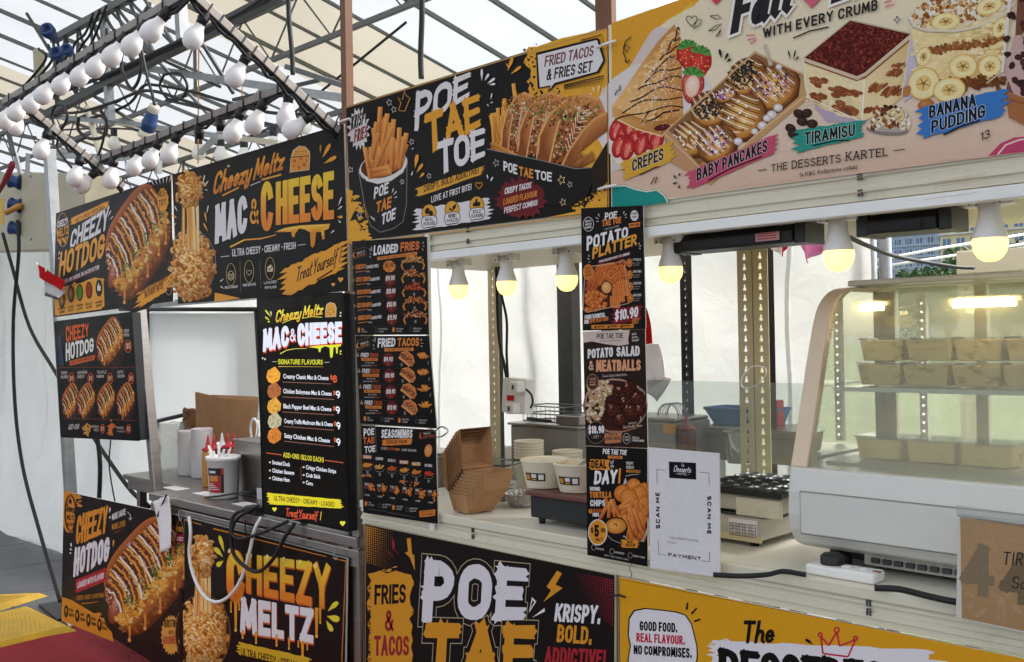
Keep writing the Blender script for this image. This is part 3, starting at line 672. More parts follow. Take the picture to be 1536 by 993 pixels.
    def star(s, cx, cy, r, col, w=0, rot=-.3):
        p = [(cx+r*(1 if i % 2 == 0 else .45)*math.sin(math.pi*i/5+rot)*.8, cy-r*(1 if i % 2 == 0 else .45)*math.cos(math.pi*i/5+rot)) for i in range(10)]
        if w: 
            for i in range(10): s.line([p[i], p[(i+1) % 10]], w, col)
        else: s.poly(p, col)
    def heart(s, cx, cy, r, col, w=0):
        p = [(cx+r*.062*16*math.sin(t)**3*.9, cy-r*.062*(13*math.cos(t)-5*math.cos(2*t)-2*math.cos(3*t)-math.cos(4*t))) for t in [2*math.pi*i/24 for i in range(24)]]
        if w: s.line(p+[p[0]], w, col)
        else: s.poly(p, col)
    def swash(s, x0, y0, x1, y1, h, col, seed=1, rough=1.0, h2=None, n=9, slant=0):
        """dry brush stroke from 0 to 1: overlapping bristle streaks with ragged ends"""
        q = random.Random(seed); dx, dy = x1-x0, y1-y0; L = math.hypot(dx, dy); h2 = h2 or h
        top = []; bot = []
        N = 18
        for i in range(N+1):
            t = i/N; hh = (h+(h2-h)*t)/2; 
            top.append((x0+dx*t+q.uniform(-.01, .01)*L, y0+dy*t-hh*(1+q.uniform(-.12, .05)*rough))); bot.append((x0+dx*t, y0+dy*t+hh*(1+q.uniform(-.12, .05)*rough)))
        L1 = []; R1 = []
        for k in range(1, n):
            v = k/n
            for side, lst in ((0, L1), (1, R1)):
                hh = h if side == 0 else h2
                bx, by = (x0, y0) if side == 0 else (x1, y1); e = (q.uniform(.1, .9) if k % 2 else q.uniform(-.5, .1))*rough*h*.45
                sg = -1 if side == 0 else 1
                lst.append((bx+sg*e*dx/L+slant*(v-.5), by+sg*e*dy/L-hh/2+hh*v))
        s.poly(top+R1+bot[::-1]+L1[::-1], col)
    def streaks(s, x0, y0, x1, y1, n, spread, ln, w, col, seed=2):
        q = random.Random(seed)
        for i in range(n):
            t = q.random(); x, y = x0+(x1-x0)*t, y0+(y1-y0)*t
            a = q.uniform(-spread, spread); s.drop(x, y, x+ln*q.uniform(.4, 1)*math.cos(a), y+ln*q.uniform(.4, 1)*math.sin(a), w*q.uniform(.5, 1), col)
    def dots(s, quad, nu, nv, r, col, fade=(1, 0, 0, 1), jit=0):
        q = random.Random(5)
        vs = []; fs = []
        for i in range(nu):
            for j in range(nv):
                u, v = (i+.5)/nu, (j+.5)/nv
                k = (fade[0]*(1-u)+fade[1]*u)*(1-v)+(fade[3]*(1-u)+fade[2]*u)*v
                k = k*(1+q.uniform(-jit, jit))
                if k < .12: continue
                cx, cy = bil(quad, u+q.uniform(-jit, jit)*.1, v+q.uniform(-jit, jit)*.1); b = len(vs)
                vs += [(cx+r*k*math.cos(a), cy+r*k*math.sin(a)) for a in [2*math.pi*m/6 for m in range(6)]]; fs.append(tuple(range(b, b+6)))
        if vs: s.put(vs, fs, [lin(col)]*len(vs))
    def splat(s, pts, n, r0, r1, col, seed=3, spread=6):
        """ink spatter scattered round a path"""
        q = random.Random(seed); vs = []; fs = []
        for i in range(n):
            t = q.random()*(len(pts)-1); a = int(t); u = t-a; x = pts[a][0]*(1-u)+pts[a+1][0]*u+q.gauss(0, spread); y = pts[a][1]*(1-u)+pts[a+1][1]*u+q.gauss(0, spread)
            r = r0+(r1-r0)*q.random()**3; b = len(vs); vs += [(x+r*q.uniform(.6, 1.2)*math.cos(m*math.pi/3), y+r*q.uniform(.6, 1.2)*math.sin(m*math.pi/3)) for m in range(6)]; fs.append(tuple(range(b, b+6)))
            s.put(vs[-6:], [(0, 1, 2, 3, 4, 5)], [lin(col)]*6)
    # ---------------- lettering
    def _dims(s, p0, p1, h):
        a = at(*s.w(p0), s.Y); b = at(*s.w(p1), s.Y); t = at(*s.w((p0[0], p0[1]-h)), s.Y)
        return (b-a).length, abs(t.z-a.z)
    def text(s, txt, p0, p1, h0, h1=None, col='e8e0e0', w=.17, lean=0, gap=.09, rough=0, halo=None, hw=.1, shadow=None, sh=(.04, -.04), seed=1, word=.38, serif=0):
        """brush lettering on baseline p0-p1; h0/h1 cap heights at its ends; col may be a function of (u, v)"""
        h1 = h1 or h0; ww, hh = s._dims(p0, p1, (h0+h1)/2)
        gl = []; tot = 0; n_ = 0; sp = 0
        for ch in txt:
            if ch == ' ': sp += word; tot += word; continue
            cw, st = GL.get(ch, GL.get(ch.upper(), GL['.'])); gl.append((sp, cw, st)); sp = 0; tot += cw; n_ += 1
        tot += gap*(n_-1); rat = ww/hh
        sx = (rat-n_*w)/max(tot, .02)
        if sx < w/.4: sx = rat/(tot+.4*n_); w = min(w, .4*sx)
        if tot < .05: sx = 1
        items = []; x = w/2
        for (sp, cw, st) in gl: x += sp*sx; items.append((x, st)); x += cw*sx+w+gap*sx
        W_ = max(x-gap*sx-w/2, .02)
        q = random.Random(seed); quad = [(p0[0]+lean, p0[1]-h0), (p1[0]+lean, p1[1]-h1), p1, p0]
        iw = 1-w
        strokes = []
        for (ox, st) in items:
            for P in st:
                P = [(ox+a*sx, w/2+b*iw) for a, b in P]
                # break at sharp turns
                cur = [P[0]]
                for i in range(1, len(P)):
                    cur.append(P[i])
                    if i < len(P)-1:
                        a = math.atan2(P[i][1]-P[i-1][1], P[i][0]-P[i-1][0]); b = math.atan2(P[i+1][1]-P[i][1], P[i+1][0]-P[i][0]); d = abs((b-a+math.pi) % (2*math.pi)-math.pi)
                        if d > .95: strokes.append(cur); cur = [P[i]]
                strokes.append(cur)
        Wx = W_
        def draw(wd, c, off=(0, 0), rg=0):
            for P in strokes:
                n = len(P); closed = n > 4 and math.hypot(P[0][0]-P[-1][0], P[0][1]-P[-1][1]) < .02
                A = []; e = 0 if closed else wd*.5; wob0 = 1+(q.uniform(-.1, .1)*rg if rg else 0)
                for i in range(n):
                    x0, y0 = P[max(i-1, 0)]; x1, y1 = P[min(i+1, n-1)]
                    if closed and i in (0, n-1): (x0, y0), (x1, y1) = P[n-2], P[1]
                    dx, dy = x1-x0, y1-y0; L = math.hypot(dx, dy) or 1
                    px_, py_ = P[i]
                    if n >= 2 and i == 0: px_ -= dx/L*e*.98; py_ -= dy/L*e*.98
                    if n >= 2 and i == n-1: px_ += dx/L*e*.98; py_ += dy/L*e*.98
                    k = 1+(q.uniform(-.13, .13)*rg if rg else 0)
                    if closed and i in (0, n-1): k = wob0
                    A.append((px_+off[0], py_+off[1], -dy/L*wd/2*k, dx/L*wd/2*k, dx/L, dy/L))
                vs = []; fs = []
                for (a, b, nx, ny, _, _) in A: vs += [(a+nx, b+ny), (a-nx, b-ny)]
                fs += [(2*i, 2*i+1, 2*i+3, 2*i+2) for i in range(n-1)]
                if rg and not closed:   # bristle ends
                    for (idx, sg) in ((0, -1), (n-1, 1)):
                        a, b, nx, ny, tx, ty = A[idx]; nb = 5; k0 = len(vs)
                        for j in range(nb+1): t = 1-2*j/nb; vs.append((a+nx*t, b+ny*t))
                        for j in range(nb+1):
                            t = 1-2*j/nb; ee = max(0, q.uniform(-.25, .6))*wd*rg*sg; vs.append((a+nx*t*.97+tx*ee, b+ny*t*.97+ty*ee))
                        for j in range(nb): fs.append((k0+j, k0+j+1, k0+nb+1+j+1, k0+nb+1+j))
                uv = [(a/Wx, b) for a, b in vs]
                pts = [bil(quad, a, 1-b) for a, b in uv]
                cols = [lin(c(a, b)) for a, b in uv] if callable(c) else [lin(c)]*len(vs)
                s.put(pts, fs, cols)
        if halo:
            for (hc, hwid) in (halo if isinstance(halo, list) else [(halo, hw)]): draw(w+2*hwid, hc)
        if shadow: draw(w*1.08, shadow, sh)
        draw(w, col, (0, 0), rough)
        if serif:
            for P in strokes:
                for (x, y) in (P[0], P[-1]):
                    if y < .12 or y > .88:
                        yy = y; pts = [bil(quad, a/Wx, 1-b) for a, b in ((x-w*.9, yy-w*.32), (x+w*.9, yy-w*.32), (x+w*.9, yy+w*.32), (x-w*.9, yy+w*.32))]; s.put(pts, [(0, 1, 2, 3)], [lin(col)]*4)
    def type(s, txt, p0, p1, h0, h1=None, col='e8e0e0', lean=0, bold=.0):
        """printed type of the built-in font on baseline p0-p1"""
        h1 = h1 or h0; v, f, W_ = font_mesh(txt, bold); quad = [(p0[0]+lean, p0[1]-h0), (p1[0]+lean, p1[1]-h1), p1, p0]
        s.put([bil(quad, a/W_, 1-b) for a, b in v], f, [lin(col)]*len(v))
    # ---------------- food
    def blob(s, cx, cy, rx, ry, cc, rc, q, n=8, tilt=None):
        t0 = q.uniform(0, 6.28) if tilt is None else tilt; ca, sa = math.cos(t0), math.sin(t0); ring = []
        for i in range(n):
            a = 2*math.pi*i/n; k = q.uniform(.75, 1.15); x, y = rx*k*math.cos(a), ry*k*math.sin(a); ring.append((cx+x*ca-y*sa, cy+x*sa+y*ca))
        s.fan((cx-rx*.22, cy-ry*.3), ring, cc, rc)
    def fry(s, p0, p1, w, q, pal=('f0a348', 'd9803a', 'a85222')):
        (x0, y0), (x1, y1) = p0, p1; dx, dy = x1-x0, y1-y0; L = math.hypot(dx, dy) or 1; nx, ny = -dy/L*w/2, dx/L*w/2
        k = q.uniform(.88, 1.05); pal = [tuple(min(1, c*k) for c in lin(h)) for h in pal]
        s.put([(x0+nx, y0+ny), (x0-nx, y0-ny), (x1-nx, y1-ny), (x1+nx, y1+ny)], [(0, 1, 2, 3)], [pal[2], pal[1], pal[0], pal[1]])
        o = .15; s.put([(x0-nx*.9, y0-ny*.9), (x0-nx*o, y0-ny*o), (x1-nx*o, y1-ny*o), (x1-nx*.9, y1-ny*.9)], [(0, 1, 2, 3)], [pal[1], pal[1], pal[0], pal[0]])
        e = .92; s.put([(x1+nx*.8-dx/L*w*.25, y1+ny*.8-dy/L*w*.25), (x1-nx*.8-dx/L*w*.25, y1-ny*.8-dy/L*w*.25), (x1-nx*.7, y1-ny*.7), (x1+nx*.7, y1+ny*.7)], [(0, 1, 2, 3)], [pal[0]]*4)
    def macaroni(s, cx, cy, r, q, pal=('fad08a', 'eaa850', 'bd7a32')):
        a0 = q.uniform(0, 6.28); sp = q.uniform(1.6, 2.8); pts = [(cx+r*math.cos(a0+sp*i/6), cy+r*math.sin(a0+sp*i/6)) for i in range(7)]
        s.line(pts, r*1.12, pal[2]); s.line([(x-r*.05, y-r*.06) for x, y in pts], r*.9, pal[1]); s.line([(x-r*.13, y-r*.16) for x, y in pts[1:-1]], r*.46, pal[0])
        if q.random() < .3: s.ell(pts[-1][0], pts[-1][1], r*.26, r*.2, '9a5a22', n=8)

WHT, ORG, BLK, RED, YEL, CRM = 'e9e2e2', 'eda23a', '1b1816', 'a8202c', 'eec52c', 'f2ddc0'

def frame(q): return lambda u, v: bil(q, u, v)
def bands(s, lo, hi): return lo+(hi-lo)*s

def hotdog(A, q4, seed=1, n=1.0, pal=None, green=True, stripes=13, ends=True):
    q = random.Random(seed); m = frame(q4); ux = abs(q4[1][0]-q4[0][0]); uy = abs(q4[3][1]-q4[0][1]); sz = (ux+uy)/2
    pal = pal or ['e8963a', 'c8662a', '9a431f', 'edc79a', 'b8502c', 'd88038', '6d2f17']
    def P(s, t):
        k = max(0, 1-abs(2*s-1)**3.2)**.5; t = t*(.25+.75*k) if t > 0 else t*(.35+.65*k)
        return m(.15+.73*s-(.2*t if t > 0 else .17*t), .76-.56*s-(.30*t if t > 0 else .27*t))
    def band(t0, t1, c0, c1, s0=0, s1=1, n_=16):
        a = [P(s0+(s1-s0)*i/n_, t0) for i in range(n_+1)]; b = [P(s0+(s1-s0)*i/n_, t1) for i in range(n_+1)]
        A.put(a+b, [(i, i+1, n_+2+i, n_+1+i) for i in range(n_)], [lin(c0)]*(n_+1)+[lin(c1)]*(n_+1))
    def shade(c, k): return tuple(min(1, v*k) for v in lin(c))
    # shadow of the board it lies on, lower bun, back bun
    A.fan(m(.55, .6), [m(.5+.52*math.cos(a), .56+.5*math.sin(a)) for a in [i*.42 for i in range(15)]], '3a2113', '241c18')
    band(-1.12, -.75, '5a2a12', '8a4a20'); band(-.75, -.15, 'a8622c', 'c98440')
    band(1.08, .86, 'c06c34', '8a4420'); band(.86, .5, '6b2f18', '7a3a1c')
    for i in range(int(40*n)):
        s = q.random(); x, y = P(s, q.uniform(-1.0, -.7)); A.blob(x, y, sz*.03, sz*.012, shade('b06a30', q.uniform(.7, 1.3)), '8a4a22', q, 6)
    # filling, back to front
    for i in range(int(420*n)):
        s = q.uniform(.02, .98); t = .85-1.25*(i/(420*n)); x, y = P(s, t+q.uniform(-.08, .08)); c = q.choice(pal)
        A.blob(x, y, sz*q.uniform(.014, .034), sz*q.uniform(.010, .024), shade(c, q.uniform(1.0, 1.35)), shade(c, q.uniform(.45, .75)), q)
    if ends:
        x, y = P(.05, .12); A.ell(x, y, ux*.075, uy*.13, '7a3322', 12, cc='c46a50'); A.ell(x-ux*.008, y-uy*.02, ux*.04, uy*.08, 'a85a44', 12, cc='d08a72')
    # stripes of sauce following the curve of the filling
    for i in range(int(stripes*1.7)):
        s = .05+.92*i/(stripes*1.7); c = ('f2e2d0', '5d2a18', 'e8983c', '7a3a1e', 'f0b050')[i % 5]; e = -.25-.3*q.random()
        pts = [P(min(1, s+.05*math.sin(3*k/9)+.012*q.uniform(-1, 1)), .9+(e-.9)*k/9) for k in range(10)]
        A.line(pts, sz*.022, shade(c, .6)); A.line([(x-sz*.002, y-sz*.002) for x, y in pts], sz*.013, c, sz*.018)
    for i in range(int(110*n)):     # melted cheese lip
        s = q.random(); x, y = P(s, q.uniform(-.62, -.2)); c = q.choice(['eda23c', 'f0b04c', 'd98430', 'f3c878'])
        A.blob(x, y, sz*q.uniform(.012, .03), sz*q.uniform(.012, .034), shade(c, q.uniform(1, 1.2)), shade(c, .72), q)
    for i in range(int(90*n)):
        s = q.random(); x, y = P(s, q.uniform(.0, .9)); c = q.choice(['f3e2c8', 'f6b860', 'b8442c', '4a1f10'])
        A.blob(x, y, sz*.007, sz*.006, c, shade(c, .7), q, 5)
    if green:
        for s0 in (.22, .42, .6, .78, .93):
            for i in range(int(22*n)):
                x, y = P(s0+q.gauss(0, .035), -.12+q.gauss(0, .12)); c = q.choice(['3f5a22', '5d7d30', '2b3f18', '7d9a45'])
                A.blob(x, y, sz*q.uniform(.006, .016), sz*q.uniform(.005, .012), shade(c, 1.2), shade(c, .6), q, 5)
    for s0 in (.1, .3, .52, .74, .9):   # drips
        x, y = P(s0, -.7); L = sz*q.uniform(.06, .14); A.line([(x, y), (x+sz*.004, y+L*.6), (x, y+L)], sz*.022, 'd98a38', sz*.014); A.ell(x, y+L, sz*.017, sz*.022, 'c9762c', cc='f4bb68', n=10)

def mac(A, region, sz, n, seed, pal=None, e=None):
    """heap of elbow pasta; region(q)->point"""
    q = random.Random(seed)
    for i in range(n):
        x, y = region(q, i/n); k = q.uniform(.8, 1.15); c = q.choice([('ffdc9c', 'f0b25a', 'c07c34'), ('fcc878', 'e69c44', 'b06a28'), ('ffe6b8', 'f4be6c', 'c88838'), ('f8b860', 'dc8c3a', 'a05c22')]) if not pal else q.choice(pal)
        if e:
            f = ((x-e[0])/e[2]+.25)**2+((y-e[1])/e[3]+.2)**2; f = max(.5, 1.08-.34*f)*q.uniform(.88, 1.08); c = [tuple(min(1, v*f*w_) for v, w_ in zip(lin(h), (1, f**.25, f**.5))) for h in c]
        A.macaroni(x, y, sz*k, q, c)
        if e and q.random() < .35: A.blob(x+q.gauss(0, sz*.6), y+sz*.7, sz*.42, sz*.2, '8a4a18', '7a3e14', q, 6)
        if i % 14 == 0: A.blob(x+q.gauss(0, sz), y, sz*.2, sz*.14, '6a3414', '6a3414', q, 5)

def cheese_pull(A, top, bot, sz, seed):
    """spoonful of pasta (top ellipse) with strings down to a bowl (bot ellipse); ellipses are (cx, cy, rx, ry)"""
    q = random.Random(seed)
    def el(e): 
        def f(q, t):
            v = (2*t-1)*.97; return e[0]+e[2]*(1-abs(v)**2.8)**(1/2.2)*q.uniform(-1, 1), e[1]+e[3]*v
        return f
    A.ell(*bot, '9a5a20', n=26); mac(A, el(bot), sz*1.1, 230, seed, e=bot)
    x0, x1 = top[0]-top[2]*.6, top[0]+top[2]*.65
    A.poly([(top[0]-top[2]*.5, top[1]+top[3]*.4), (top[0]+top[2]*.6, top[1]+top[3]*.4), (top[0]+top[2]*.28, top[1]+top[3]*1.3), (bot[0]+bot[2]*.3, bot[1]-bot[3]*.5), (bot[0]-bot[2]*.3, bot[1]-bot[3]*.5), (top[0]-top[2]*.2, top[1]+top[3]*1.3)], lambda p: 'e8a548' if p[1] < (top[1]+bot[1])/2 else 'd08c3c')
    for i in range(13):
        u = [0, .06, .3, .34, .38, .42, .47, .52, .57, .62, .68, .9, 1][i]; xa = x0+(x1-x0)*u; xb = bot[0]-bot[2]*.42+bot[2]*.75*u+q.gauss(0, sz*.3); ya = top[1]+top[3]*.55; yb = bot[1]-bot[3]*(.45+.2*q.random())
        c = q.choice(['f0b458', 'e39a3e', 'f6cf8c', 'd98a34']); pts = [(xa, ya), (xa*.55+xb*.45, ya*.6+yb*.4), (xa*.35+xb*.65, ya*.3+yb*.7), (xb, yb)]
        if 0 < i < 12: A.line(pts, sz*q.uniform(.5, 1.3), c, sz*q.uniform(.5, 1.6))
        A.line(pts, sz*.18, 'fbe2b4')
    A.ell(*top, 'a8662a', n=22); mac(A, el(top), sz*1.1, 80, seed+1, e=top)

def taco(A, q4, seed, front=True):
    """folded shell seen from the front; unit frame: the fold runs along the bottom-left"""
    q = random.Random(seed); m = frame(q4); ux = abs(q4[1][0]-q4[0][0]); uy = abs(q4[3][1]-q4[0][1]); sz = (ux+uy)/2
    back = [m(.02, .95), m(.05, .6), m(.2, .28), m(.45, .05), m(.72, .0), m(.92, .08), m(1, .25), m(.75, .5), m(.5, .95)]
    A.poly(back, lambda p: 'd08a4c' if p[1] < m(0, .3)[1] else '9a5426')
    A.line([m(.03, .95), m(.06, .6), m(.2, .3), m(.44, .08), m(.7, .02), m(.92, .09)], sz*.035, 'e3a666')
    for i in range(330):
        t = i/330; u = .3+.62*q.random(); v = .12+.8*t+.1*q.random(); u = u-.34*(v-.2)
        x, y = m(u, v); c = q.choice(['7a3c22', '5a2a18', 'c47a44', 'e0b088', '9a4c2a', '3f1c10', 'e8caa4', 'b8643a', '6d8038'])
        if v < .35 and q.random() < .4: c = q.choice(['4f6a2c', '7a943f', 'f0e2c8'])
        A.blob(x, y, sz*q.uniform(.018, .045), sz*q.uniform(.010, .022), tuple(min(1, 1.25*k) for k in lin(c)), tuple(.55*k for k in lin(c)), q)
    for i in range(9):
        a = .2+.075*i; A.line([m(.38+.5*(1-a)*.7, a-.1), m(.5-.25*a+.2, a+.04), m(.72-.25*a+.12, a+.02)], sz*.012, 'f0d4b4')
    for i in range(70):
        u, v = q.random(), q.random(); x, y = m(.05+.9*u, .03+.1*v+.5*abs(u-.55)**1.6); A.blob(x, y, sz*.018, sz*.012, q.choice(['a8622f', 'b87038', 'e0a468', '8f5026']), q.choice(['b06a34', 'a05c2c']), q, 6)
    if front:
        A.poly([m(.0, 1), m(.1, .7), m(.3, .4), m(.36, .36), m(.3, .62), m(.22, 1)], lambda p: 'c8824a' if p[1] < m(0, .7)[1] else '8a4a22')
        A.line([m(.36, .36), m(.29, .62), m(.21, 1)], sz*.022, 'e6ad70')

def thumb_fries(A, cx, cy, rx, ry, seed, pal=('f0a348', 'd9803a', 'a85222'), n=26):
    q = random.Random(seed)
    for i in range(n):
        a = q.uniform(-1.25, 1.25); L = q.uniform(.5, 1); x = cx+rx*.5*math.sin(a)*q.random(); A.fry((x, cy+ry*.3), (x+rx*L*math.sin(a)*.8, cy-ry*L*math.cos(a)*.9+ry*.1), rx*.13, q, pal)
def thumb_bowl(A, cx, cy, rx, ry, seed, pal):
    """black bowl heaped with fries and topping"""
    q = random.Random(seed)
    for i in range(70):
        a = q.uniform(0, 3.14); r = q.random()**.5; c = q.choice(pal); x, y = cx+rx*r*math.cos(a), cy-ry*.95*r*math.sin(a)+ry*.12
        A.fry((x, y), (x+q.gauss(0, rx*.14), y-ry*.22), rx*.09, q, (c, c, '6a3018'))
    for sx in (-1, 1):
        A.line([(cx+sx*rx*.93, cy-ry*.1), (cx+sx*rx*1.12, cy+ry*.4), (cx+sx*rx*.95, cy+ry*1.0)], rx*.16, 'c87a34')
    A.poly([(cx-rx, cy+ry*.12), (cx-rx*.5, cy+ry*.3), (cx+rx*.5, cy+ry*.3), (cx+rx, cy+ry*.12), (cx+rx*.8, cy+ry*1.05), (cx-rx*.8, cy+ry*1.05)], '1b1816')
    A.rect(cx-rx*.1, cy+ry*.45, cx+rx*.1, cy+ry*.85, '8a8078')
def thumb_taco(A, cx, cy, rx, ry, seed):
    taco(A, [(cx-rx, cy-ry), (cx+rx, cy-ry), (cx+rx, cy+ry), (cx-rx, cy+ry)], seed)

# ================================================================== 1  hot dog banner (top left)
A = Art('food_sign', [(84, 320), (257, 262), (260, 452), (80, 476)], 2.06, 'leftmost top banner picturing a loaded hot dog beside CHEEZY HOTDOG lettering', 'sign', BLK, group='banners above the stall hatches')
A.crop(70, 235, 4.055)
A.part('orange_panel'); A.poly([(45, 800), (110, 790), (170, 778), (230, 760), (290, 735), (345, 742), (352, 905), (330, 928), (50, 968)], ORG)
A.streaks(60, 800, 340, 740, 18, .5, 40, 14, ORG)
A.part('hotdog_picture'); hotdog(A, [(335, 190), (765, 150), (765, 880), (335, 930)], 11, 1.15, stripes=15)
A.splat([(360, 880), (500, 900), (700, 640), (745, 600)], 40, 1.5, 6, '6a3c1c', 5, 18)
A.part('headline')
A.swash(150, 395, 372, 292, 46, ORG, 4); A.text('MELTY. CHEESY. IRRESISTIBLE.', (175, 400), (350, 312), 20, 22, col='5a2f16', w=.16)
A.text('CHEEZY', (138, 568), (368, 440), 118, 142, WHT, .2, lean=14, halo='1a1614', hw=.05, rough=.4)
A.text('HOTDOG', (70, 735), (345, 612), 150, 150, ORG, .2, lean=14, halo='1a1614', hw=.05, rough=.5)
A.part('slogan'); A.poly([(100, 745), (325, 655), (325, 690), (105, 785)], '5c1f18'); A.text('BITE. BIG CHEESE. BIG SATISFACTION!', (105, 772), (320, 682), 20, 26, WHT, .17)
A.part('logo'); A.ring(98, 445, 36, 101, 4, 'c9a06a'); A.text('CHEEZY', (66, 435), (128, 412), 42, 42, WHT, .2); A.text('MELTZ', (64, 492), (130, 468), 48, 50, ORG, .2)
for i in range(7): A.drop(68+i*9, 492-i*2, 68+i*9, 515-i*2+(i % 3)*14, 9, ORG)
A.part('icon_row')
for i, (x, y, c, t1, t2) in enumerate(((92, 870, '3a2414', 'PREMIUM', 'CHEESE'), (147, 835, '4a3216', 'FLUFFY', 'POTATO'), (200, 826, '4b8a35', 'FRESH', 'CUTS'), (256, 812, '9c2a20', 'BOLD', 'SAUCES'), (317, 798, '1c1a18', 'SATISFYING', 'EVERY BITE'))):
    A.part('icon'); A.ell(x, y, 19, 52, '1e1a17'); A.ell(x, y, 15, 42, c, cc=('e0a64c' if i < 2 else None)); A.text(t1, (x-20, 935-i*10), (x+20, 926-i*10), 13, col='1e1a17', w=.2); A.text(t2, (x-17, 955-i*10), (x+17, 946-i*10), 13, col='1e1a17', w=.2)
A.poly([(308, 815), (308, 790), (314, 770), (318, 768), (318, 786), (328, 786), (328, 815)], WHT)
A.part('badge'); A.burst(707, 262, 36, 76, 11, .88, ORG); A.text('MUST', (678, 252), (736, 236), 44, 44, '4a2416', .15); A.text('TRY!', (682, 310), (728, 292), 44, 44, '4a2416', .15)
A.swash(560, 872, 752, 760, 105, ORG, 9, 1.0, 90); A.text('LOADED WITH CHEESY GOODNESS', (570, 842), (735, 745), 24, 26, '6a2c18', .16); A.text('IN EVERY BITE!', (596, 862), (708, 800), 36, 40, '6a1d18', .18)
A.heart(743, 805, 16, '6a1d22'); A.ring(743, 805, 17, 36, 2, 'd8c8c0')
for a in range(6): x = 655+a*18; A.drop(x, 178-a*4, x+(a-3)*6, 145-a*6, 5, WHT)
for (x, y, x1, y1) in ((372, 370, 392, 325), (384, 385, 404, 362), (70, 600, 80, 575), (66, 625, 78, 612)): A.drop(x, y, x1, y1, 6, WHT)
A.flush()

# ================================================================== 2  mac and cheese banner
A = Art('food_sign', [(258, 262), (515.5, 185.5), (522.5, 436.5), (267, 456)], 2.06, 'second top banner from the left with MAC & CHEESE in big white and yellow letters', 'sign', BLK, group='banners above the stall hatches')
A.crop(240, 170, 3.31)
A.part('orange_corner'); A.poly([(272, 890), (330, 902), (400, 918), (270, 935)], ORG)
A.part('bowl'); A.ring(155, 745, 122, 165, 3, '8a8078'); A.ell(155, 748, 118, 160, '2b2521')
A.part('pasta_picture'); cheese_pull(A, (150, 375, 62, 78), (160, 762, 106, 165), 13, 5)
A.part('headline')
A.text('Cheezy Meltz', (258, 408), (608, 280), 118, 105, lambda u, v: 'f0a03c' if v > .4 else 'd5802c', .17, lean=22, gap=.02, word=.2)
A.swash(310, 408, 392, 368, 8, ORG, 3, .6); A.swash(505, 330, 602, 304, 9, ORG, 5, .6); A.line([(448, 358), (500, 338)], 3, WHT)
A.text('MAC', (272, 652), (432, 590), 195, 190, WHT, .25, gap=.04, halo='151210', hw=.03)
A.text('&', (446, 552), (490, 548), 128, 128, 'e8a23c', .13)
def chee(u, v): return 'f3c83a' if v > .7 else ('f0b238' if v > .4 else 'ea8a32')
A.text('C', (500, 590), (560, 582), 250, 250, chee, .24, halo='151210', hw=.03); A.text('HEESE', (575, 556), (864, 524), 215, 240, chee, .24, gap=.05, halo='151210', hw=.03)
A.part('cheese_drip')
A.poly([(570, 590), (620, 568), (700, 556), (845, 548), (838, 572), (815, 582), (818, 622), (806, 628), (800, 588), (776, 590), (768, 655), (756, 668), (748, 655), (745, 592), (718, 576), (690, 572), (672, 596), (668, 614), (656, 614), (652, 588), (600, 590)], lambda p: 'f2b23c' if p[1] < 590 else 'd98a2c')
A.line([(590, 582), (700, 562), (830, 556)], 4, 'f6cf6a'); A.line([(348, 664), (420, 628), (500, 622), (545, 612), (576, 602)], 9, ORG, 4); A.line([(352, 660), (420, 626)], 4, 'f6c25a')
A.part('slogan'); A.line([(302, 712), (345, 708)], 3, WHT); A.text('ULTRA CHEESY * CREAMY * FRESH', (358, 712), (674, 672), 38, 34, WHT, .15); A.line([(684, 655), (722, 650)], 3, WHT)
A.part('icon_row')
for i, (x, y) in enumerate(((352, 800), (442, 785), (546, 770))):
    A.part('icon'); A.ring(x, y, 23, 55, 2.5, 'c9a86a')
    if i == 1: A.heart(x, y+5, 15, 'd9c9a8', 2)
    elif i == 0: A.ring(x, y+6, 14, 22, 3, 'd9c9a8'); A.line([(x-14, y), (x+14, y)], 3, 'd9c9a8'); A.dots([(x-12, y+4), (x+12, y+4), (x+10, y+22), (x-10, y+22)], 4, 3, 2, 'd9c9a8', (1, 1, 1, 1))
    else: A.poly([(x-14, y+16), (x-12, y-8), (x+4, y-20), (x+15, y-2), (x+14, y+16)], 'd9c9a8'); A.ell(x-2, y+4, 4, 5, BLK); A.ell(x+7, y-4, 3, 4, BLK)
    A.text(('RICH & CREAMY', 'MADE WITH LOVE', 'LOADED')[i], (x-30, 872-i*12), (x+34, 866-i*12), 13, col=WHT, w=.17)
A.text('WITH FLAVOR', (520, 872), (578, 868), 13, col=WHT, w=.17)
A.line([(397, 735), (402, 890)], 1.6, '8a8078'); A.line([(496, 735), (501, 870)], 1.6, '8a8078')
A.part('cheese_icon'); A.poly([(652, 215), (662, 185), (690, 165), (720, 168), (740, 190), (742, 215), (650, 222)], 'e8a44a'); A.line([(652, 215), (662, 185), (690, 163), (720, 166), (742, 190), (744, 215), (740, 280), (645, 292), (650, 222)], 4, 'd8c8b8'); A.poly([(650, 220), (743, 212), (738, 278), (646, 290)], 'e0923c')
for (x, y, r) in ((668, 236, 7), (700, 225, 6), (716, 255, 8), (690, 268, 7), (728, 232, 5), (664, 262, 5)): A.ell(x, y, r, r*1.15, 'a8622a'); 
A.line([(652, 218), (742, 210)], 4, '3a2a1c'); A.dots([(670, 185), (728, 180), (735, 205), (662, 210)], 4, 2, 3, '3a2a1c', (1, 1, 1, 1))
A.part('brush_badge'); A.swash(622, 842, 918, 700, 150, ORG, 12, .9, 140, 11); A.text('Treat Yourself', (672, 842), (876, 746), 78, 80, '2a1a10', .11, lean=12, gap=.02, word=.12); A.text('!', (888, 740), (893, 738), 80, col='2a1a10', w=.11, lean=12); A.swash(778, 828, 858, 778, 9, '2a1a10', 4, .5)
A.part('accents')
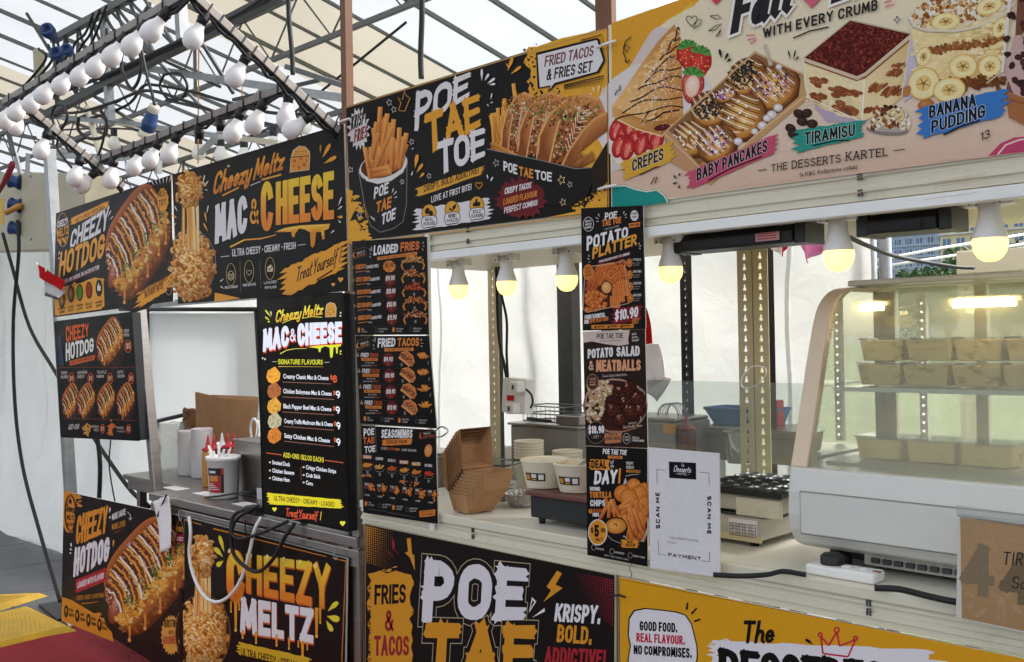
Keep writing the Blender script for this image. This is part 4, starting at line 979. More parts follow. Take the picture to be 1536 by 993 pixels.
for (x, y, x1, y1, w_, c) in ((795, 200, 798, 155, 9, 'c98a3a'), (806, 222, 846, 150, 18, ORG), (812, 250, 876, 214, 20, ORG), (884, 462, 902, 415, 7, WHT), (880, 480, 905, 460, 7, CRM), (878, 515, 908, 514, 14, ORG), (884, 528, 898, 545, 6, WHT), (845, 598, 866, 580, 6, WHT),
        (212, 350, 222, 305, 7, WHT), (218, 365, 240, 335, 6, WHT), (220, 378, 236, 382, 5, WHT), (232, 500, 240, 455, 6, CRM), (232, 545, 222, 490, 8, ORG), (240, 590, 216, 545, 9, ORG), (86, 520, 62, 505, 10, ORG), (82, 545, 66, 555, 5, WHT), (88, 490, 72, 460, 5, WHT), (318, 820, 298, 835, 5, WHT), (318, 872, 300, 858, 5, WHT)): A.drop(x, y, x1, y1, w_, c)
A.heart(897, 825, 15, 'eea64a'); A.heart(860, 850, 11, 'eea64a'); A.heart(340, 262, 8, 'd8c8a8')
A.flush()

# ================================================================== 3  fries and tacos banner
A = Art('food_sign', [(519, 160), (912.5, 41), (917, 314), (527, 363)], 2.06, 'top banner with POE TAE TOE lettering, a cup of fries and three tacos', 'sign', '1e1b1a', th=.008, group='banners above the stall hatches')
A.crop(510, 40, 3.0095)
A.part('yellow_field')
qq = random.Random(4); L_ = [(888, 90)]
for i in range(26):
    t = i/25; L_.append((862-22*t+qq.uniform(-22, 18)-10*math.sin(t*9), 92+430*t))
A.poly(L_+[(1020, 560), (1100, 640), (1206, 690), (1206, 8), (1000, 52)], 'e8a838')
A.poly([(1206, 690), (1206, 832), (930, 862), (1010, 846), (1060, 835), (1040, 812), (1110, 806), (1150, 768), (1135, 752), (1180, 730)], 'e8a838')
A.splat([(866, 95), (850, 240), (870, 330), (1000, 300)], 130, 1.5, 9, '1e1b1a', 6, 18); A.splat([(1000, 820), (1130, 790), (1200, 720)], 110, 1.5, 9, '1e1b1a', 7, 16); A.splat([(1030, 800), (1120, 770)], 40, 2, 6, 'e8a838', 9, 12)
A.poly([(30, 730), (58, 742), (50, 790), (86, 800), (60, 842), (44, 880), (70, 870), (96, 905), (88, 920), (140, 935), (105, 962), (52, 980), (38, 975)], 'e8a838')
A.streaks(45, 760, 110, 960, 26, .9, 46, 16, 'e8a838', 5)
A.line([(24, 366), (1206, 8)], 5, 'c99a58'); A.line([(1206, 10), (1212, 835)], 6, 'b98a4a'); A.line([(50, 983), (1212, 838)], 6, 'c99a58')
A.part('fries_burst'); A.burst(84, 462, 50, 100, 17, .74, 'e6dede', .1, .08); A.text('KRISPY', (48, 470), (122, 432), 66, 62, '26201e', .17, lean=6); A.text('FRIES', (62, 528), (122, 500), 62, 58, '8a3226', .17, lean=6)
A.part('fries_cup')
A.poly([(86, 650), (303, 585), (300, 800), (285, 880), (240, 915), (180, 928), (140, 900), (118, 850)], '221f1d')
A.line([(84, 650), (118, 850), (140, 900), (180, 928), (240, 912), (285, 880), (300, 800), (303, 590)], 3, '8a847e')
A.ell(195, 630, 112, 66, 'e2dcd8', -17); A.ell(195, 622, 104, 58, '5a2a14', -17)
qq = random.Random(8)
for i in range(70):
    t = i/69; x = 118+168*qq.random(); top = 415+(190 if x < 150 else 130)*abs(x-205)/100-40*qq.random()+130*t
    A.fry((x+(195-x)*.25, min(top+qq.uniform(110, 190)-40*t, 690-.28*(x-110))), (x+qq.uniform(-8, 18), min(top, 600)), qq.uniform(16, 22), qq, ('f2a552', 'd8803c', '9c4a20'))
for (a, b) in (((172, 520), (182, 362)), ((190, 560), (214, 392)), ((225, 600), (243, 418)), ((150, 560), (165, 430)), ((262, 620), (268, 455)), ((280, 590), (300, 480)), ((160, 640), (240, 450)), ((130, 640), (112, 545)), ((235, 650), (240, 500)), ((270, 640), (290, 505)), ((145, 600), (172, 480))): A.fry(a, b, 21, qq, ('f4ac5a', 'dd8742', '9c4a20'))
A.fry((148, 652), (222, 636), 26, qq, ('f2a552', 'e08a44', 'a8562a')); A.fry((150, 676), (232, 656), 22, qq, ('e89a4a', 'd07a3a', '9c4a20'))
A.line([(90, 655), (120, 690), (170, 704), (230, 690), (280, 655), (300, 605)], 11, 'e6e0dc'); A.line([(90, 660), (120, 696), (170, 710), (230, 696), (280, 661)], 3, 'b0a8a4')
A.text('POE', (152, 778), (216, 752), 52, 52, WHT, .2, rough=.5, lean=4); A.text('TAE', (162, 842), (230, 816), 50, 52, 'e08a34', .2, rough=.5, lean=4); A.text('TOE', (186, 896), (248, 868), 50, 52, WHT, .2, rough=.5, lean=4)
for (x, y, x1, y1) in ((234, 752, 242, 730), (240, 762, 256, 742), (244, 772, 258, 768), (148, 872, 140, 855), (158, 880, 150, 862)): A.drop(x, y, x1, y1, 5, WHT)
A.line([(105, 800), (118, 830), (130, 862), (118, 860), (112, 830)], 3, 'c98a3a')
A.part('headline')
hb = dict(rough=.8, w=.205, gap=.06)
A.text('POE', (336, 470), (578, 320), 170, 115, WHT, lean=8, **hb); A.text('TAE', (392, 582), (634, 448), 185, 145, 'e6a135', lean=-8, **hb); A.text('TOE', (446, 672), (652, 586), 150, 130, WHT, lean=-4, **hb)
A.part('slogan'); A.swash(352, 748, 640, 648, 44, 'e0a03a', 3, .9, 36); A.text('CRISPY. BOLD. ADDICTIVE!', (378, 748), (626, 660), 30, 28, '2a1d12', .16)
A.text('LOVE AT FIRST BITE!', (412, 795), (594, 735), 30, 28, WHT, .15); A.heart(627, 716, 17, 'c98a3a', 4)
A.part('icon_row'); A.swash(348, 872, 672, 820, 100, 'e3dbde', 8, .7, 100, 12)
for i, (x, y, t1, t2) in enumerate(((402, 842, 'REAL', 'POTATOES'), (506, 826, 'FRESHLY', 'MADE'), (618, 806, 'BOLD', 'FLAVOURS'))):
    A.part('icon'); A.ell(x, y, 34, 42, '2a2320'); A.ell(x, y, 31, 39, 'e2a43c'); A.poly([(x-34, y+25), (x-20, y+12), (x+20, y+8), (x+36, y+18), (x+38, y+42), (x+26, y+62), (x-26, y+70), (x-36, y+48)], '2a2320'); A.poly([(x-31, y+26), (x-19, y+15), (x+19, y+11), (x+33, y+20), (x+35, y+41), (x+25, y+58), (x-25, y+66), (x-33, y+47)], 'e8e0e0')
    A.text(t1, (x-18, y+38), (x+20, y+33), 17, col='2a2320', w=.19); A.text(t2, (x-25, y+58), (x+28, y+52), 16, col='2a2320', w=.19)
    if i == 0: A.ell(x-8, y-10, 10, 15, '2a1a10', 15); A.ell(x+8, y, 10, 13, '2a1a10', -15)
    elif i == 1: A.poly([(x-14, y), (x-10, y-10), (x-1, y-2), (x, y+6)], '2a1a10'); A.poly([(x+2, y+6), (x+2, y-14), (x+18, y-28), (x+17, y-10)], '2a1a10'); A.line([(x, y+12), (x+2, y), (x+14, y-18)], 2, '2a1a10')
    else: A.poly([(x-18, y+6), (x-18, y-10), (x-10, y-12), (x-4, y-30), (x+3, y-30), (x+2, y-14), (x+16, y-16), (x+14, y+4)], '2a1a10')
A.part('taco_picture')
qq = random.Random(12)
for i in range(26):
    x = 676+qq.random()*130; A.fry((x+20, 560-qq.random()*60), (x+qq.uniform(-16, 26), 560-150-qq.random()*150*(x-660)/130), 17, qq, ('f2b050', 'dd9038', '9c5a20'))
taco(A, [(722, 300), (880, 290), (880, 590), (722, 575)], 21); taco(A, [(796, 298), (1026, 290), (1010, 605), (796, 590)], 22); taco(A, [(880, 305), (1200, 300), (1180, 640), (880, 620)], 23)
for i in range(16): y = 520+qq.random()*60; A.fry((676+qq.random()*30, y), (770+qq.random()*30, y+30+qq.random()*20), 15, qq, ('eda850', 'd08838', '8a4a1c'))
for i in range(14): x = 1060+qq.random()*90; A.fry((x-70, 640-qq.random()*10), (x, 560+qq.random()*50), 17, qq, ('b87838', '98602c', '6a3a18'))
A.poly([(1000, 625), (1030, 560), (1090, 470), (1150, 410), (1206, 385), (1206, 470), (1150, 510), (1090, 560), (1050, 620)], lambda p: 'd0884a' if p[1] < 470 else '8f4d24')
A.line([(1004, 624), (1034, 560), (1094, 472), (1152, 413), (1206, 388)], 9, 'dfa062')
A.part('taco_box'); A.poly([(664, 552), (900, 600), (1060, 638), (1136, 636), (1140, 700), (1120, 760), (1040, 812), (840, 800), (720, 760), (690, 690)], '1f1c1b'); A.line([(664, 552), (900, 602), (1060, 641), (1136, 636)], 4, '8a847e')
A.poly([(1136, 636), (1206, 520), (1206, 700), (1140, 760)], '2b2118')
A.text('POE', (738, 650), (800, 668), 44, 44, WHT, .2, rough=.3); A.text('TAE', (808, 672), (872, 686), 42, 42, 'e0903a', .2, rough=.3); A.text('TOE', (880, 688), (956, 700), 42, 42, WHT, .2, rough=.3)
A.star(705, 615, 18, 'b9b0a6', 2.2); A.star(1000, 692, 22, 'd8b98a', 3); A.star(1038, 712, 15, 'b9b0a6', 2.2); A.star(1006, 792, 18, 'd8b98a', 2.2)
A.part('red_burst'); A.burst(818, 775, 118, 98, 21, .84, '6e2226', 0, .1); A.text('CRISPY TACOS', (742, 758), (862, 728), 30, 28, WHT, .16, lean=3); A.text('LOADED FLAVOUR', (736, 806), (888, 766), 30, 28, 'dc8a38', .16, lean=3); A.text('PERFECT COMBO!', (740, 844), (890, 806), 28, 26, WHT, .16, lean=3)
A.part('speech_box'); A.dots([(1010, 262), (1190, 215), (1190, 262), (1010, 285)], 26, 4, 4, '241f1c', (1, 1, .4, .6)); A.poly([(884, 118), (1160, 50), (1172, 58), (1197, 152), (1168, 208), (972, 262), (938, 298), (944, 270), (892, 280)], '1d1a18'); A.poly([(892, 128), (1160, 60), (1188, 152), (1160, 202), (968, 254), (945, 284), (952, 264), (902, 274)], 'e4dede')
A.line([(1085, 62), (1180, 36), (1190, 75)], 4, '1d1a18')
A.text('FRIED TACOS', (922, 182), (1142, 132), 50, 50, '7a4048', .16, lean=6, rough=.2); A.text('& FRIES SET', (930, 244), (1136, 202), 52, 50, '221d1c', .16, lean=6, rough=.2)
A.part('accents')
for (x, y, x1, y1, w_, c) in ((640, 245, 640, 190, 12, WHT), (652, 245, 672, 212, 12, WHT), (664, 258, 700, 232, 12, WHT), (672, 262, 702, 258, 10, WHT), (756, 200, 780, 138, 16, ORG), (770, 215, 818, 178, 14, ORG), (765, 190, 750, 165, 6, ORG), (680, 330, 686, 300, 6, WHT), (676, 345, 690, 340, 5, WHT), (672, 360, 664, 350, 5, WHT),
        (338, 640, 350, 575, 18, ORG), (345, 660, 374, 618, 14, ORG), (358, 682, 380, 660, 12, ORG), (330, 650, 322, 672, 6, WHT), (322, 555, 332, 548, 5, WHT), (678, 700, 690, 678, 8, WHT), (668, 690, 664, 668, 6, WHT), (1150, 300, 1140, 272, 9, 'f0d8a0'), (1165, 305, 1170, 260, 9, 'f0d8a0'), (1180, 306, 1188, 278, 8, 'f0d8a0'), (1140, 310, 1128, 300, 7, 'f0d8a0')): A.drop(x, y, x1, y1, w_, c)
for (x, y, r) in ((222, 342, 17), (243, 374, 16), (323, 520, 15), (48, 646, 15), (402, 674, 14), (88, 850, 16), (280, 700, 13)): A.star(x, y, r, 'c9c2bc', 2.2)
A.line([(264, 378), (275, 345), (262, 318), (282, 330), (292, 288), (300, 312), (316, 322), (292, 382), (264, 378)], 4, 'c98f3c')
for i, (x, y) in enumerate(((905, 0),)): pass
A.flush()
for (x, y, lb) in ((908, 68, 'upper white cable tie joining the tacos banner to the desserts banner'), (910, 282, 'lower white cable tie joining the tacos banner to the desserts banner'), (516, 182, 'white cable tie at the top corner between the mac banner and the fries banner')):
    p = at(x, y, 2.045); tag(MB().tube([p+Vector((-.03, 0, 0)), p+Vector((0, -.004, .002)), p+Vector((.035, 0, .004))], .004, 6).build('cable_tie', M['white']), lb, 'cable tie')

def proj(p):
    v = Vector(p)-CAM; z = v.dot(fw); return (768+F*v.dot(rt)/z, 496.5-F*v.dot(up)/z)
# ================================================================== 4  desserts banner
q4 = [proj((-1.683, 2.06, 2.44)), proj((-.42, 2.06, 2.44)), proj((-.42, 2.06, 1.948)), proj((-1.683, 2.06, 1.952))]
A = Art('food_sign', q4, 2.06, 'cream top banner on the right picturing crepes, pancakes, tiramisu and banana pudding', 'sign', 'ecdcbc', group='banners above the stall hatches')
A.crop(900, 0, 2.415)
A.part('yellow_field'); A.poly([(42, 84), (400, -40), (340, 20), (290, 48), (250, 70), (210, 100), (180, 150), (150, 220), (110, 270), (60, 320), (42, 345)], 'e2a130')
A.line([(340, 8), (290, 48), (230, 78)], 7, 'f0c04c', 3); A.line([(170, 200), (130, 250), (70, 285), (45, 330)], 10, 'f0c04c', 4)
A.part('table_top')
qq = random.Random(3)
A.poly([(42, 620), (300, 440), (700, 330), (1100, 300), (1460, 220), (1700, 190), (1700, 530), (42, 745)], lambda p: 'e9d2bc' if p[1] < 400 else 'dcb9a2')
for i in range(26):
    y = 560+qq.random()*170; x = qq.uniform(60, 1300); A.line([(x, y), (x+qq.uniform(120, 320), y-qq.uniform(16, 40))], qq.uniform(.8, 2), qq.choice(['cfa892', 'e6c8b2', 'd2ae98']))
A.part('teal_wave'); A.poly([(44, 672), (90, 668), (130, 682), (170, 690), (205, 684), (235, 705), (252, 732), (44, 760)], '1f8f86'); A.line([(44, 676), (90, 672), (130, 686), (170, 694), (205, 688), (232, 708), (246, 733)], 5, 'e8dcc8')
A.part('pink_wave'); A.poly([(1405, 566), (1450, 520), (1500, 498), (1600, 488), (1700, 500), (1700, 530)], 'c2476a'); A.line([(1440, 560), (1470, 525), (1520, 506), (1600, 500)], 6, 'efd0cc')
# crepes
A.part('crepe_picture')
A.poly([(180, 120), (205, 98), (250, 100), (275, 130), (120, 330), (44, 400), (44, 350)], 'd9c7c0'); A.ell(200, 410, 230, 190, 'e2d6d2', -20)
A.poly([(44, 560), (60, 590), (150, 610), (240, 590), (44, 620)], 'd6c8c4')
for i, (x, y) in enumerate(((60, 470), (85, 490), (110, 455), (130, 500), (160, 470), (185, 500), (70, 530), (100, 540), (205, 510), (150, 525))):
    A.ell(x, y, 26, 44, 'a01c22', 18, cc='e0443e'); A.ell(x, y+4, 9, 28, 'e8776a', 18)
    for k in range(5): A.ell(x+qq.uniform(-14, 14), y+qq.uniform(-28, 28), 1.6, 2.6, 'f2c890', n=6)
A.poly([(270, 86), (288, 140), (294, 210), (298, 300), (302, 392), (268, 440), (225, 495), (150, 470), (44, 425), (44, 385), (90, 320), (150, 230), (210, 150)], lambda p: 'e9b878' if p[0] < 180 else 'c98a4a')
for i in range(420):     # browned crust and sugar
    t = qq.random(); y = 120+350*t; xl = max(52, 272-226*(y-86)/299+8)+(max(0, y-400)*1.1); xr = 287+12*t-max(0, y-400)*.4; x = xl+(xr-xl)*qq.random(); k = (x-xl)/(xr-xl); c = qq.choice(['e8b068', 'efc48c', 'f2cf98', 'e6b070'] if k < .6 else ['d99a55', 'c9803e', 'e0a860', 'b8702e'])
    A.blob(x, y, qq.uniform(3, 14), qq.uniform(2, 6), c, c, qq, 6, -.6)
A.poly([(44, 385), (150, 430), (220, 440), (300, 392), (304, 440), (250, 492), (150, 470), (44, 428)], lambda p: 'dca560' if p[1] < 430 else 'b87838')
A.line([(44, 424), (130, 466), (225, 494), (262, 450)], 5, 'f0cf9a')
for k in range(9):
    y0 = 118+k*36; xl = max(52, 270-27*k); xr = 290+1.5*k
    pts = [(xl+(xr-xl)*u, y0+34*(1-u)-26*math.sin(u*2.6)+7*math.sin(u*8+k*2.1)) for u in [j/10 for j in range(11)]]
    A.line(pts, 6, '3a1812', 4); A.line([(x, y-2) for x, y in pts], 1.4, '6d3a2c')
A.line([(180, 400), (150, 445), (200, 430), (230, 408), (288, 398)], 6, '3a1812'); A.ell(225, 462, 30, 12, '5a1f16', -10)
for i in range(520):
    x = qq.gauss(190, 56); y = qq.gauss(270, 80)
    if 60 < x < 290 and y > 120 and x > 262-.63*(y-100)+14: A.ell(x, y, qq.uniform(1, 2.8), qq.uniform(1, 2.4), 'fbf5ee', n=5)
A.part('strawberries')
def berry(x, y, r, tilt=0, cut=False):
    q = random.Random(int(x)); a0 = rad(tilt); pts = []
    for i in range(20):
        a = 2*math.pi*i/20; k = r*(1+.12*math.cos(2*a)); px_, py_ = k*math.sin(a)*(.9-.25*math.cos(a)*-1 if math.cos(a) < 0 else .95), -k*math.cos(a)*1.15
        pts.append((x+px_*math.cos(a0)-py_*math.sin(a0), y+px_*math.sin(a0)+py_*math.cos(a0)))
    A.fan((x-r*.3, y-r*.2), pts, 'e0483c' if not cut else 'f0a08a', 'a8141e')
    if cut: A.ell(x, y, r*.5, r*.8, 'f2c0aa', tilt, cc='fbe6da')
    for k in range(22): A.ell(x+q.uniform(-.7, .7)*r, y+q.uniform(-.6, .9)*r, 2, 3, 'f0c070', n=6)
    for k in range(7):
        a = -1.57+(k-3)*.42+a0; A.drop(x+r*.1, y-r*.8, x+r*.85*math.cos(a), y-r*.7+r*.75*math.sin(a), r*.3, '3f7a34' if k % 2 else '5a9a44')
berry(318, 208, 46, -15); berry(362, 232, 48, 15); berry(335, 312, 50, 10, True)
# pancake box
A.part('pancake_picture')
A.poly([(560, 185), (735, 270), (740, 360), (500, 520), (400, 670), (240, 560), (230, 480)], 'b98a5c'); A.poly([(236, 478), (560, 190), (730, 268), (480, 470), (360, 600)], '8c623e'); A.poly([(590, 165), (604, 158), (626, 235), (612, 238)], 'c9b8a8')
def pancake(x, y, rx, ry, top, seed, tilt=-35):
    q = random.Random(seed); tilt = tilt-24+12*(seed % 4); A.ell(x+6, y+8, rx*1.06, ry*1.06, '5a3418', tilt, n=26); A.ell(x, y, rx, ry, '7c4216', tilt, cc='f6c468', n=26); A.ell(x+rx*.12, y+ry*.3, rx*.75, ry*.5, 'b8702c', tilt, cc='f8cc78')
    for i in range(11):
        u = -.85+1.7*i/10; c = {'oreo': ('efe4da', '2a1a16'), 'white': ('fbeee2', '6d3320'), 'mix': ('4a2a3a', 'f0e4dc')}[top][i % 2]
        w = max(0, 1-u*u)**.5; a = rad(tilt); pts = []
        for j in range(9):
            v = -1+2*j/8; lx, ly = u*rx*.95+v*rx*.1, v*ry*w*.82-ry*.1+ry*.1*math.cos(v*3); pts.append((x+lx*math.cos(a)-ly*math.sin(a), y+lx*math.sin(a)+ly*math.cos(a)))
        A.line(pts, 5 if i % 2 else 3.4, c, 3)
    n = {'oreo': 120, 'white': 14, 'mix': 100}[top]
    for i in range(n):
        a = q.uniform(0, 6.28); r = q.random()**.6; lx, ly = rx*.75*r*math.cos(a), ry*.62*r*math.sin(a)-ry*.12; t = rad(tilt); px_, py_ = x+lx*math.cos(t)-ly*math.sin(t), y+lx*math.sin(t)+ly*math.cos(t)
        c = q.choice({'oreo': ['1c1618', '2b2426', '3a3234', '120e10'], 'white': ['fbf2ea', '7a3d26'], 'mix': ['6a4a7a', 'c07a9a', 'e8a04c', '3a2028', 'f2e6e0']}[top]); A.blob(px_, py_, q.uniform(3, 7.5), q.uniform(3, 6), tuple(min(1, k*1.7+.01) for k in lin(c)), c, q, 6)
pancake(528, 278, 78, 62, 'oreo', 1); pancake(632, 318, 92, 76, 'mix', 2); pancake(400, 395, 74, 66, 'oreo', 3); pancake(455, 345, 40, 24, 'mix', 7); pancake(520, 420, 84, 78, 'white', 4); pancake(332, 500, 62, 66, 'white', 5); pancake(420, 520, 72, 66, 'mix', 6)
for (x, y, r) in ((645, 390, 17), (622, 415, 18), (605, 428, 15), (588, 455, 18), (500, 512, 16), (560, 476, 13), (648, 242, 12)): A.ell(x, y, r, r*.85, 'cbb8b4', cc='fbf6f4')
A.poly([(730, 268), (746, 362), (560, 520), (420, 655), (402, 670), (395, 640), (560, 490), (720, 350)], 'c79a68'); A.poly([(230, 480), (248, 470), (360, 600), (400, 640), (402, 672), (260, 592)], 'c4946a'); A.line([(232, 482), (360, 606), (400, 642)], 5, 'dcb48c')
A.line([(236, 478), (560, 190)], 6, 'd2a678'); A.line([(560, 190), (732, 268)], 6, 'd2a678'); A.line([(400, 640), (560, 492), (738, 352)], 4, 'e2bc92')
# beans, tiramisu, spoon
A.part('tiramisu_picture')
A.poly([(1100, 120), (1130, 130), (1160, 330), (1100, 370)], 'cbbcd0'); A.poly([(770, 380), (900, 340), (960, 450), (820, 440)], 'b8a4b4')
A.poly([(736, 210), (912, 275), (960, 290), (950, 440), (800, 392), (752, 350)], lambda p: 'f4dfb4' if p[1] < 300 else 'e9cf9a'); A.poly([(955, 290), (1126, 130), (1095, 350), (1040, 400), (950, 440)], lambda p: 'efd6a4' if p[0] < 1050 else 'd8b87c')
for i in range(240):
    u = qq.random(); v = qq.random(); x = 745+205*u; y = 225+70*u+150*v+qq.gauss(0, 4)
    if y < 395+45*u: A.blob(x, y, qq.uniform(4, 14), qq.uniform(2, 6), qq.choice(['f6e6c0', 'eed6a2', 'fbeed2', 'e6c88c']), 'ecd4a0', qq, 6, .3)
for (x, y, rx, ry, t) in ((785, 298, 40, 20, 22), (872, 330, 46, 22, 18), (925, 340, 34, 16, 20), (795, 352, 36, 20, 22), (890, 398, 54, 26, 18), (1000, 318, 52, 15, -40), (1068, 262, 40, 14, -45), (1060, 330, 52, 18, -42), (985, 400, 40, 14, -40), (1085, 236, 26, 10, -45)):
    for k in range(15): A.blob(x+qq.gauss(0, rx*.36), y+qq.gauss(0, ry*.3), rx*.42, ry*.42, qq.choice(['a8623a', 'c07c4c', '8a4a28', '6f3a20']), '8a4a28', qq, 7, rad(t))
A.poly([(736, 210), (905, 72), (930, 78), (1126, 120), (1100, 150), (962, 262), (930, 276)], '5d1e18')
for i in range(900):
    u, v = qq.random(), qq.random(); x = 742+175*u+195*v; y = 206-132*u+58*v+.0; c = qq.choice(['6a231c', '7d3026', '4a1612', '8f3c2c', '55190f', '3a100c'])
    A.blob(x, y, qq.uniform(2.5, 9), qq.uniform(1.5, 5), tuple(min(1, 1.2*k) for k in lin(c)), c, qq, 6)
A.line([(736, 214), (930, 282), (962, 268), (1126, 130)], 12, 'd9c0a4'); A.line([(738, 224), (930, 292), (962, 280), (1122, 146)], 5, '9a5a3e'); A.line([(736, 210), (905, 72)], 5, 'd8c4ae'); A.line([(905, 72), (1126, 122)], 5, 'c9b098')
A.line([(736, 214), (752, 352), (950, 442)], 4, 'f6ecd6'); A.line([(958, 286), (950, 442)], 5, 'fbf2dc'); A.line([(1126, 130), (1092, 352)], 4, 'e8dcc8')
A.ell(1040, 470, 76, 20, '8d8078', 4); A.ell(1040, 464, 70, 14, 'c2b6ae', 4)
for i in range(120):
    a = qq.uniform(3.14, 6.28); r = qq.random()**.5; x, y = 1052+74*r*math.cos(a), 466+88*r*math.sin(a); c = qq.choice(['f6e4c0', 'eccf98', 'fbeed6', 'a86a40', '6d3a22']); 
    if y < 395: c = qq.choice(['5a1e16', '7a3426', '44140e'])
    A.blob(x, y, qq.uniform(6, 13), qq.uniform(5, 10), tuple(min(1, 1.1*k) for k in lin(c)), tuple(.75*k for k in lin(c)), qq, 7)
for (x, y, t) in ((720, 412, 20), (748, 410, -20), (732, 440, 10), (690, 465, 30), (768, 448, 0), (700, 485, 0)): A.ell(x, y, 20, 16, '1e120e', t, cc='5a3c30'); A.line([(x-14, y-4), (x, y+1), (x+15, y+3)], 2.5, '120a08')
# banana pudding
A.part('pudding_picture')
A.poly([(1115, 55), (1505, -30), (1450, 260), (1400, 300), (1300, 310), (1160, 260), (1150, 220)], lambda p: 'f2d9a0' if p[0] < 1350 else 'cfa86a')
for i in range(300):
    u, v = qq.random(), qq.random(); x = 1135+330*u; y = 90+190*v-60*u; A.blob(x, y, qq.uniform(8, 26), qq.uniform(3, 9), qq.choice(['f6e2b0', 'f0d498', 'e8c888', 'faecc8']), 'f0d69c', qq, 7, -.2)
for i in range(170):
    u = qq.random(); x = 1170+300*u; y = 190-10*math.sin(u*5)-75*u*u+qq.gauss(0, 7); A.blob(x, y, qq.uniform(5, 13), qq.uniform(4, 8), qq.choice(['b0743c', '8f5628', 'c98f54', '6d3d1c']), '8a5428', qq, 7)
def slice_(x, y, rx, ry, t=0):
    A.ell(x, y, rx, ry, 'd9a94c', t, n=26); A.ell(x, y, rx*.93, ry*.93, 'f0d998', t, cc='faf0cc', n=26); A.ell(x, y, rx*.5, ry*.5, 'e6c47a', t, n=20)
    for k in range(5): a = k*1.257+.4; A.line([(x, y), (x+rx*.42*math.cos(a), y+ry*.42*math.sin(a))], 5, '8a5a2c', 1.5)
slice_(1315, 240, 52, 44, -10); slice_(1412, 240, 44, 40, -40); slice_(1172, 205, 26, 36, 20); slice_(1450, 100, 26, 40, 30)
for i in range(80): A.blob(1370+qq.gauss(0, 40), 298+qq.gauss(0, 9), 14, 8, qq.choice(['7a4420', '5a2e14', '9a5e2c']), '6a3a1a', qq, 7)
A.ell(1305, 30, 196, 62, 'e6d6b8', -12, cc='f6ead0')
for i in range(420):
    a = qq.uniform(0, 6.28); r = qq.random()**.5; x, y = 1300+178*r*math.cos(a), 30+62*r*math.sin(a)-38*r*math.cos(a); c = qq.choice(['c07e3c', 'a8642a', 'd89c54', 'e8b878', '8a4c1e', 'fbf2e2', 'f6e8ce'])
    A.blob(x, y, qq.uniform(4, 13), qq.uniform(3, 9), tuple(min(1, 1.1*k) for k in lin(c)), tuple(.7*k for k in lin(c)), qq, 6)
slice_(1252, 78, 54, 32, -8); slice_(1410, 22, 50, 30, -20)
A.line([(1113, 58), (1130, 92), (1180, 108), (1280, 112), (1380, 92), (1460, 50), (1506, 5)], 7, 'e0d6c6'); A.line([(1116, 66), (1134, 100), (1180, 116), (1280, 120), (1380, 101)], 3, 'a89880'); A.line([(1113, 60), (1150, 225)], 3, 'e8dcc6'); A.line([(1505, -10), (1452, 262), (1400, 302)], 5, 'd8c8ac')
A.poly([(1480, -20), (1452, 262), (1462, 262), (1492, -20)], 'e6dcd8')
slice_(1172, 302, 62, 56, -50); slice_(1265, 325, 60, 44, -12); A.ell(1180, 378, 30, 18, 'a8622c', -15, cc='c98a50'); A.ell(1112, 330, 14, 22, 'b87a44', 20)
A.part('muffin_picture')
A.poly([(1512, 0), (1700, -40), (1700, 420), (1560, 440), (1480, 420), (1470, 330), (1500, 200)], '7a4a3a'); A.poly([(1466, 260), (1500, 130), (1560, 120), (1560, 370), (1500, 345)], 'caa6a0')
for i in range(120): A.blob(1580+qq.gauss(0, 40), 200+qq.gauss(0, 90), 16, 13, qq.choice(['4a2a22', '5e3a30', '38201a', 'e8d8a0']), '3a221c', qq, 7)
A.poly([(1475, 330), (1530, 352), (1700, 380), (1700, 450), (1540, 455), (1480, 425)], 'a86a40'); A.line([(1480, 360), (1700, 420)], 6, '8a5230')
# labels and lettering
def plate(x0, y0, x1, y1, h, c, seed, h2=None): A.swash(x0, y0, x1, y1, h, c, seed, .8, h2 or h, 9, 8)
A.part('crepes_label'); plate(85, 620, 258, 548, 72, 'dba63a', 2); A.text('CREPES', (116, 622), (230, 578), 42, 44, '1d1a1a', .18, rough=.2, halo='e8dcd0', hw=.03); A.line([(142, 634), (200, 606), (214, 604)], 4, '1d1a1a')
A.part('pancakes_label'); plate(325, 655, 632, 520, 68, 'c8506e', 3); A.text('BABY PANCAKES', (350, 656), (606, 548), 44, 44, '1d1a1a', .18, rough=.2, halo='e8ccd0', hw=.03); A.line([(392, 654), (470, 612), (588, 566)], 5, '1d1a1a')
A.part('tiramisu_label'); plate(712, 512, 948, 466, 84, '2f9484', 5, 62); A.text('TIRAMISU', (740, 524), (924, 492), 44, 44, '17201e', .18, rough=.2, halo='d0dcd4', hw=.03); A.line([(770, 528), (850, 510), (902, 508)], 5, '17201e')
A.part('pudding_label'); plate(1168, 445, 1460, 370, 120, '3d78bd', 7, 98); A.text('BANANA', (1192, 430), (1362, 384), 46, 46, '171a20', .18, rough=.2, halo='d0dcec', hw=.03); A.text('PUDDING', (1200, 484), (1396, 424), 46, 48, '171a20', .18, rough=.2, halo='d0dcec', hw=.03); A.line([(1244, 488), (1310, 456), (1376, 436)], 6, '171a20')
A.part('headline')
A.text('Fall', (470, 128), (690, 42), 165, 150, '2a2629', .22, lean=26, gap=.02, halo='f2e8e0', hw=.07); A.text('In', (760, -60), (830, -90), 90, 90, '2a2629', .2)
A.heart(766, -12, 44, 'd8627c'); A.text('Love', (835, 16), (1080, -70), 150, 150, '2a2629', .24, lean=20, gap=.02, halo='f2e8e0', hw=.07); A.heart(420, -12, 30, 'd8445c')
A.text('WITH EVERY CRUMB', (590, 138), (1006, 36), 36, 40, '2a2629', .18, gap=.16); A.line([(700, 138), (760, 112), (828, 98)], 5, '2a2629')
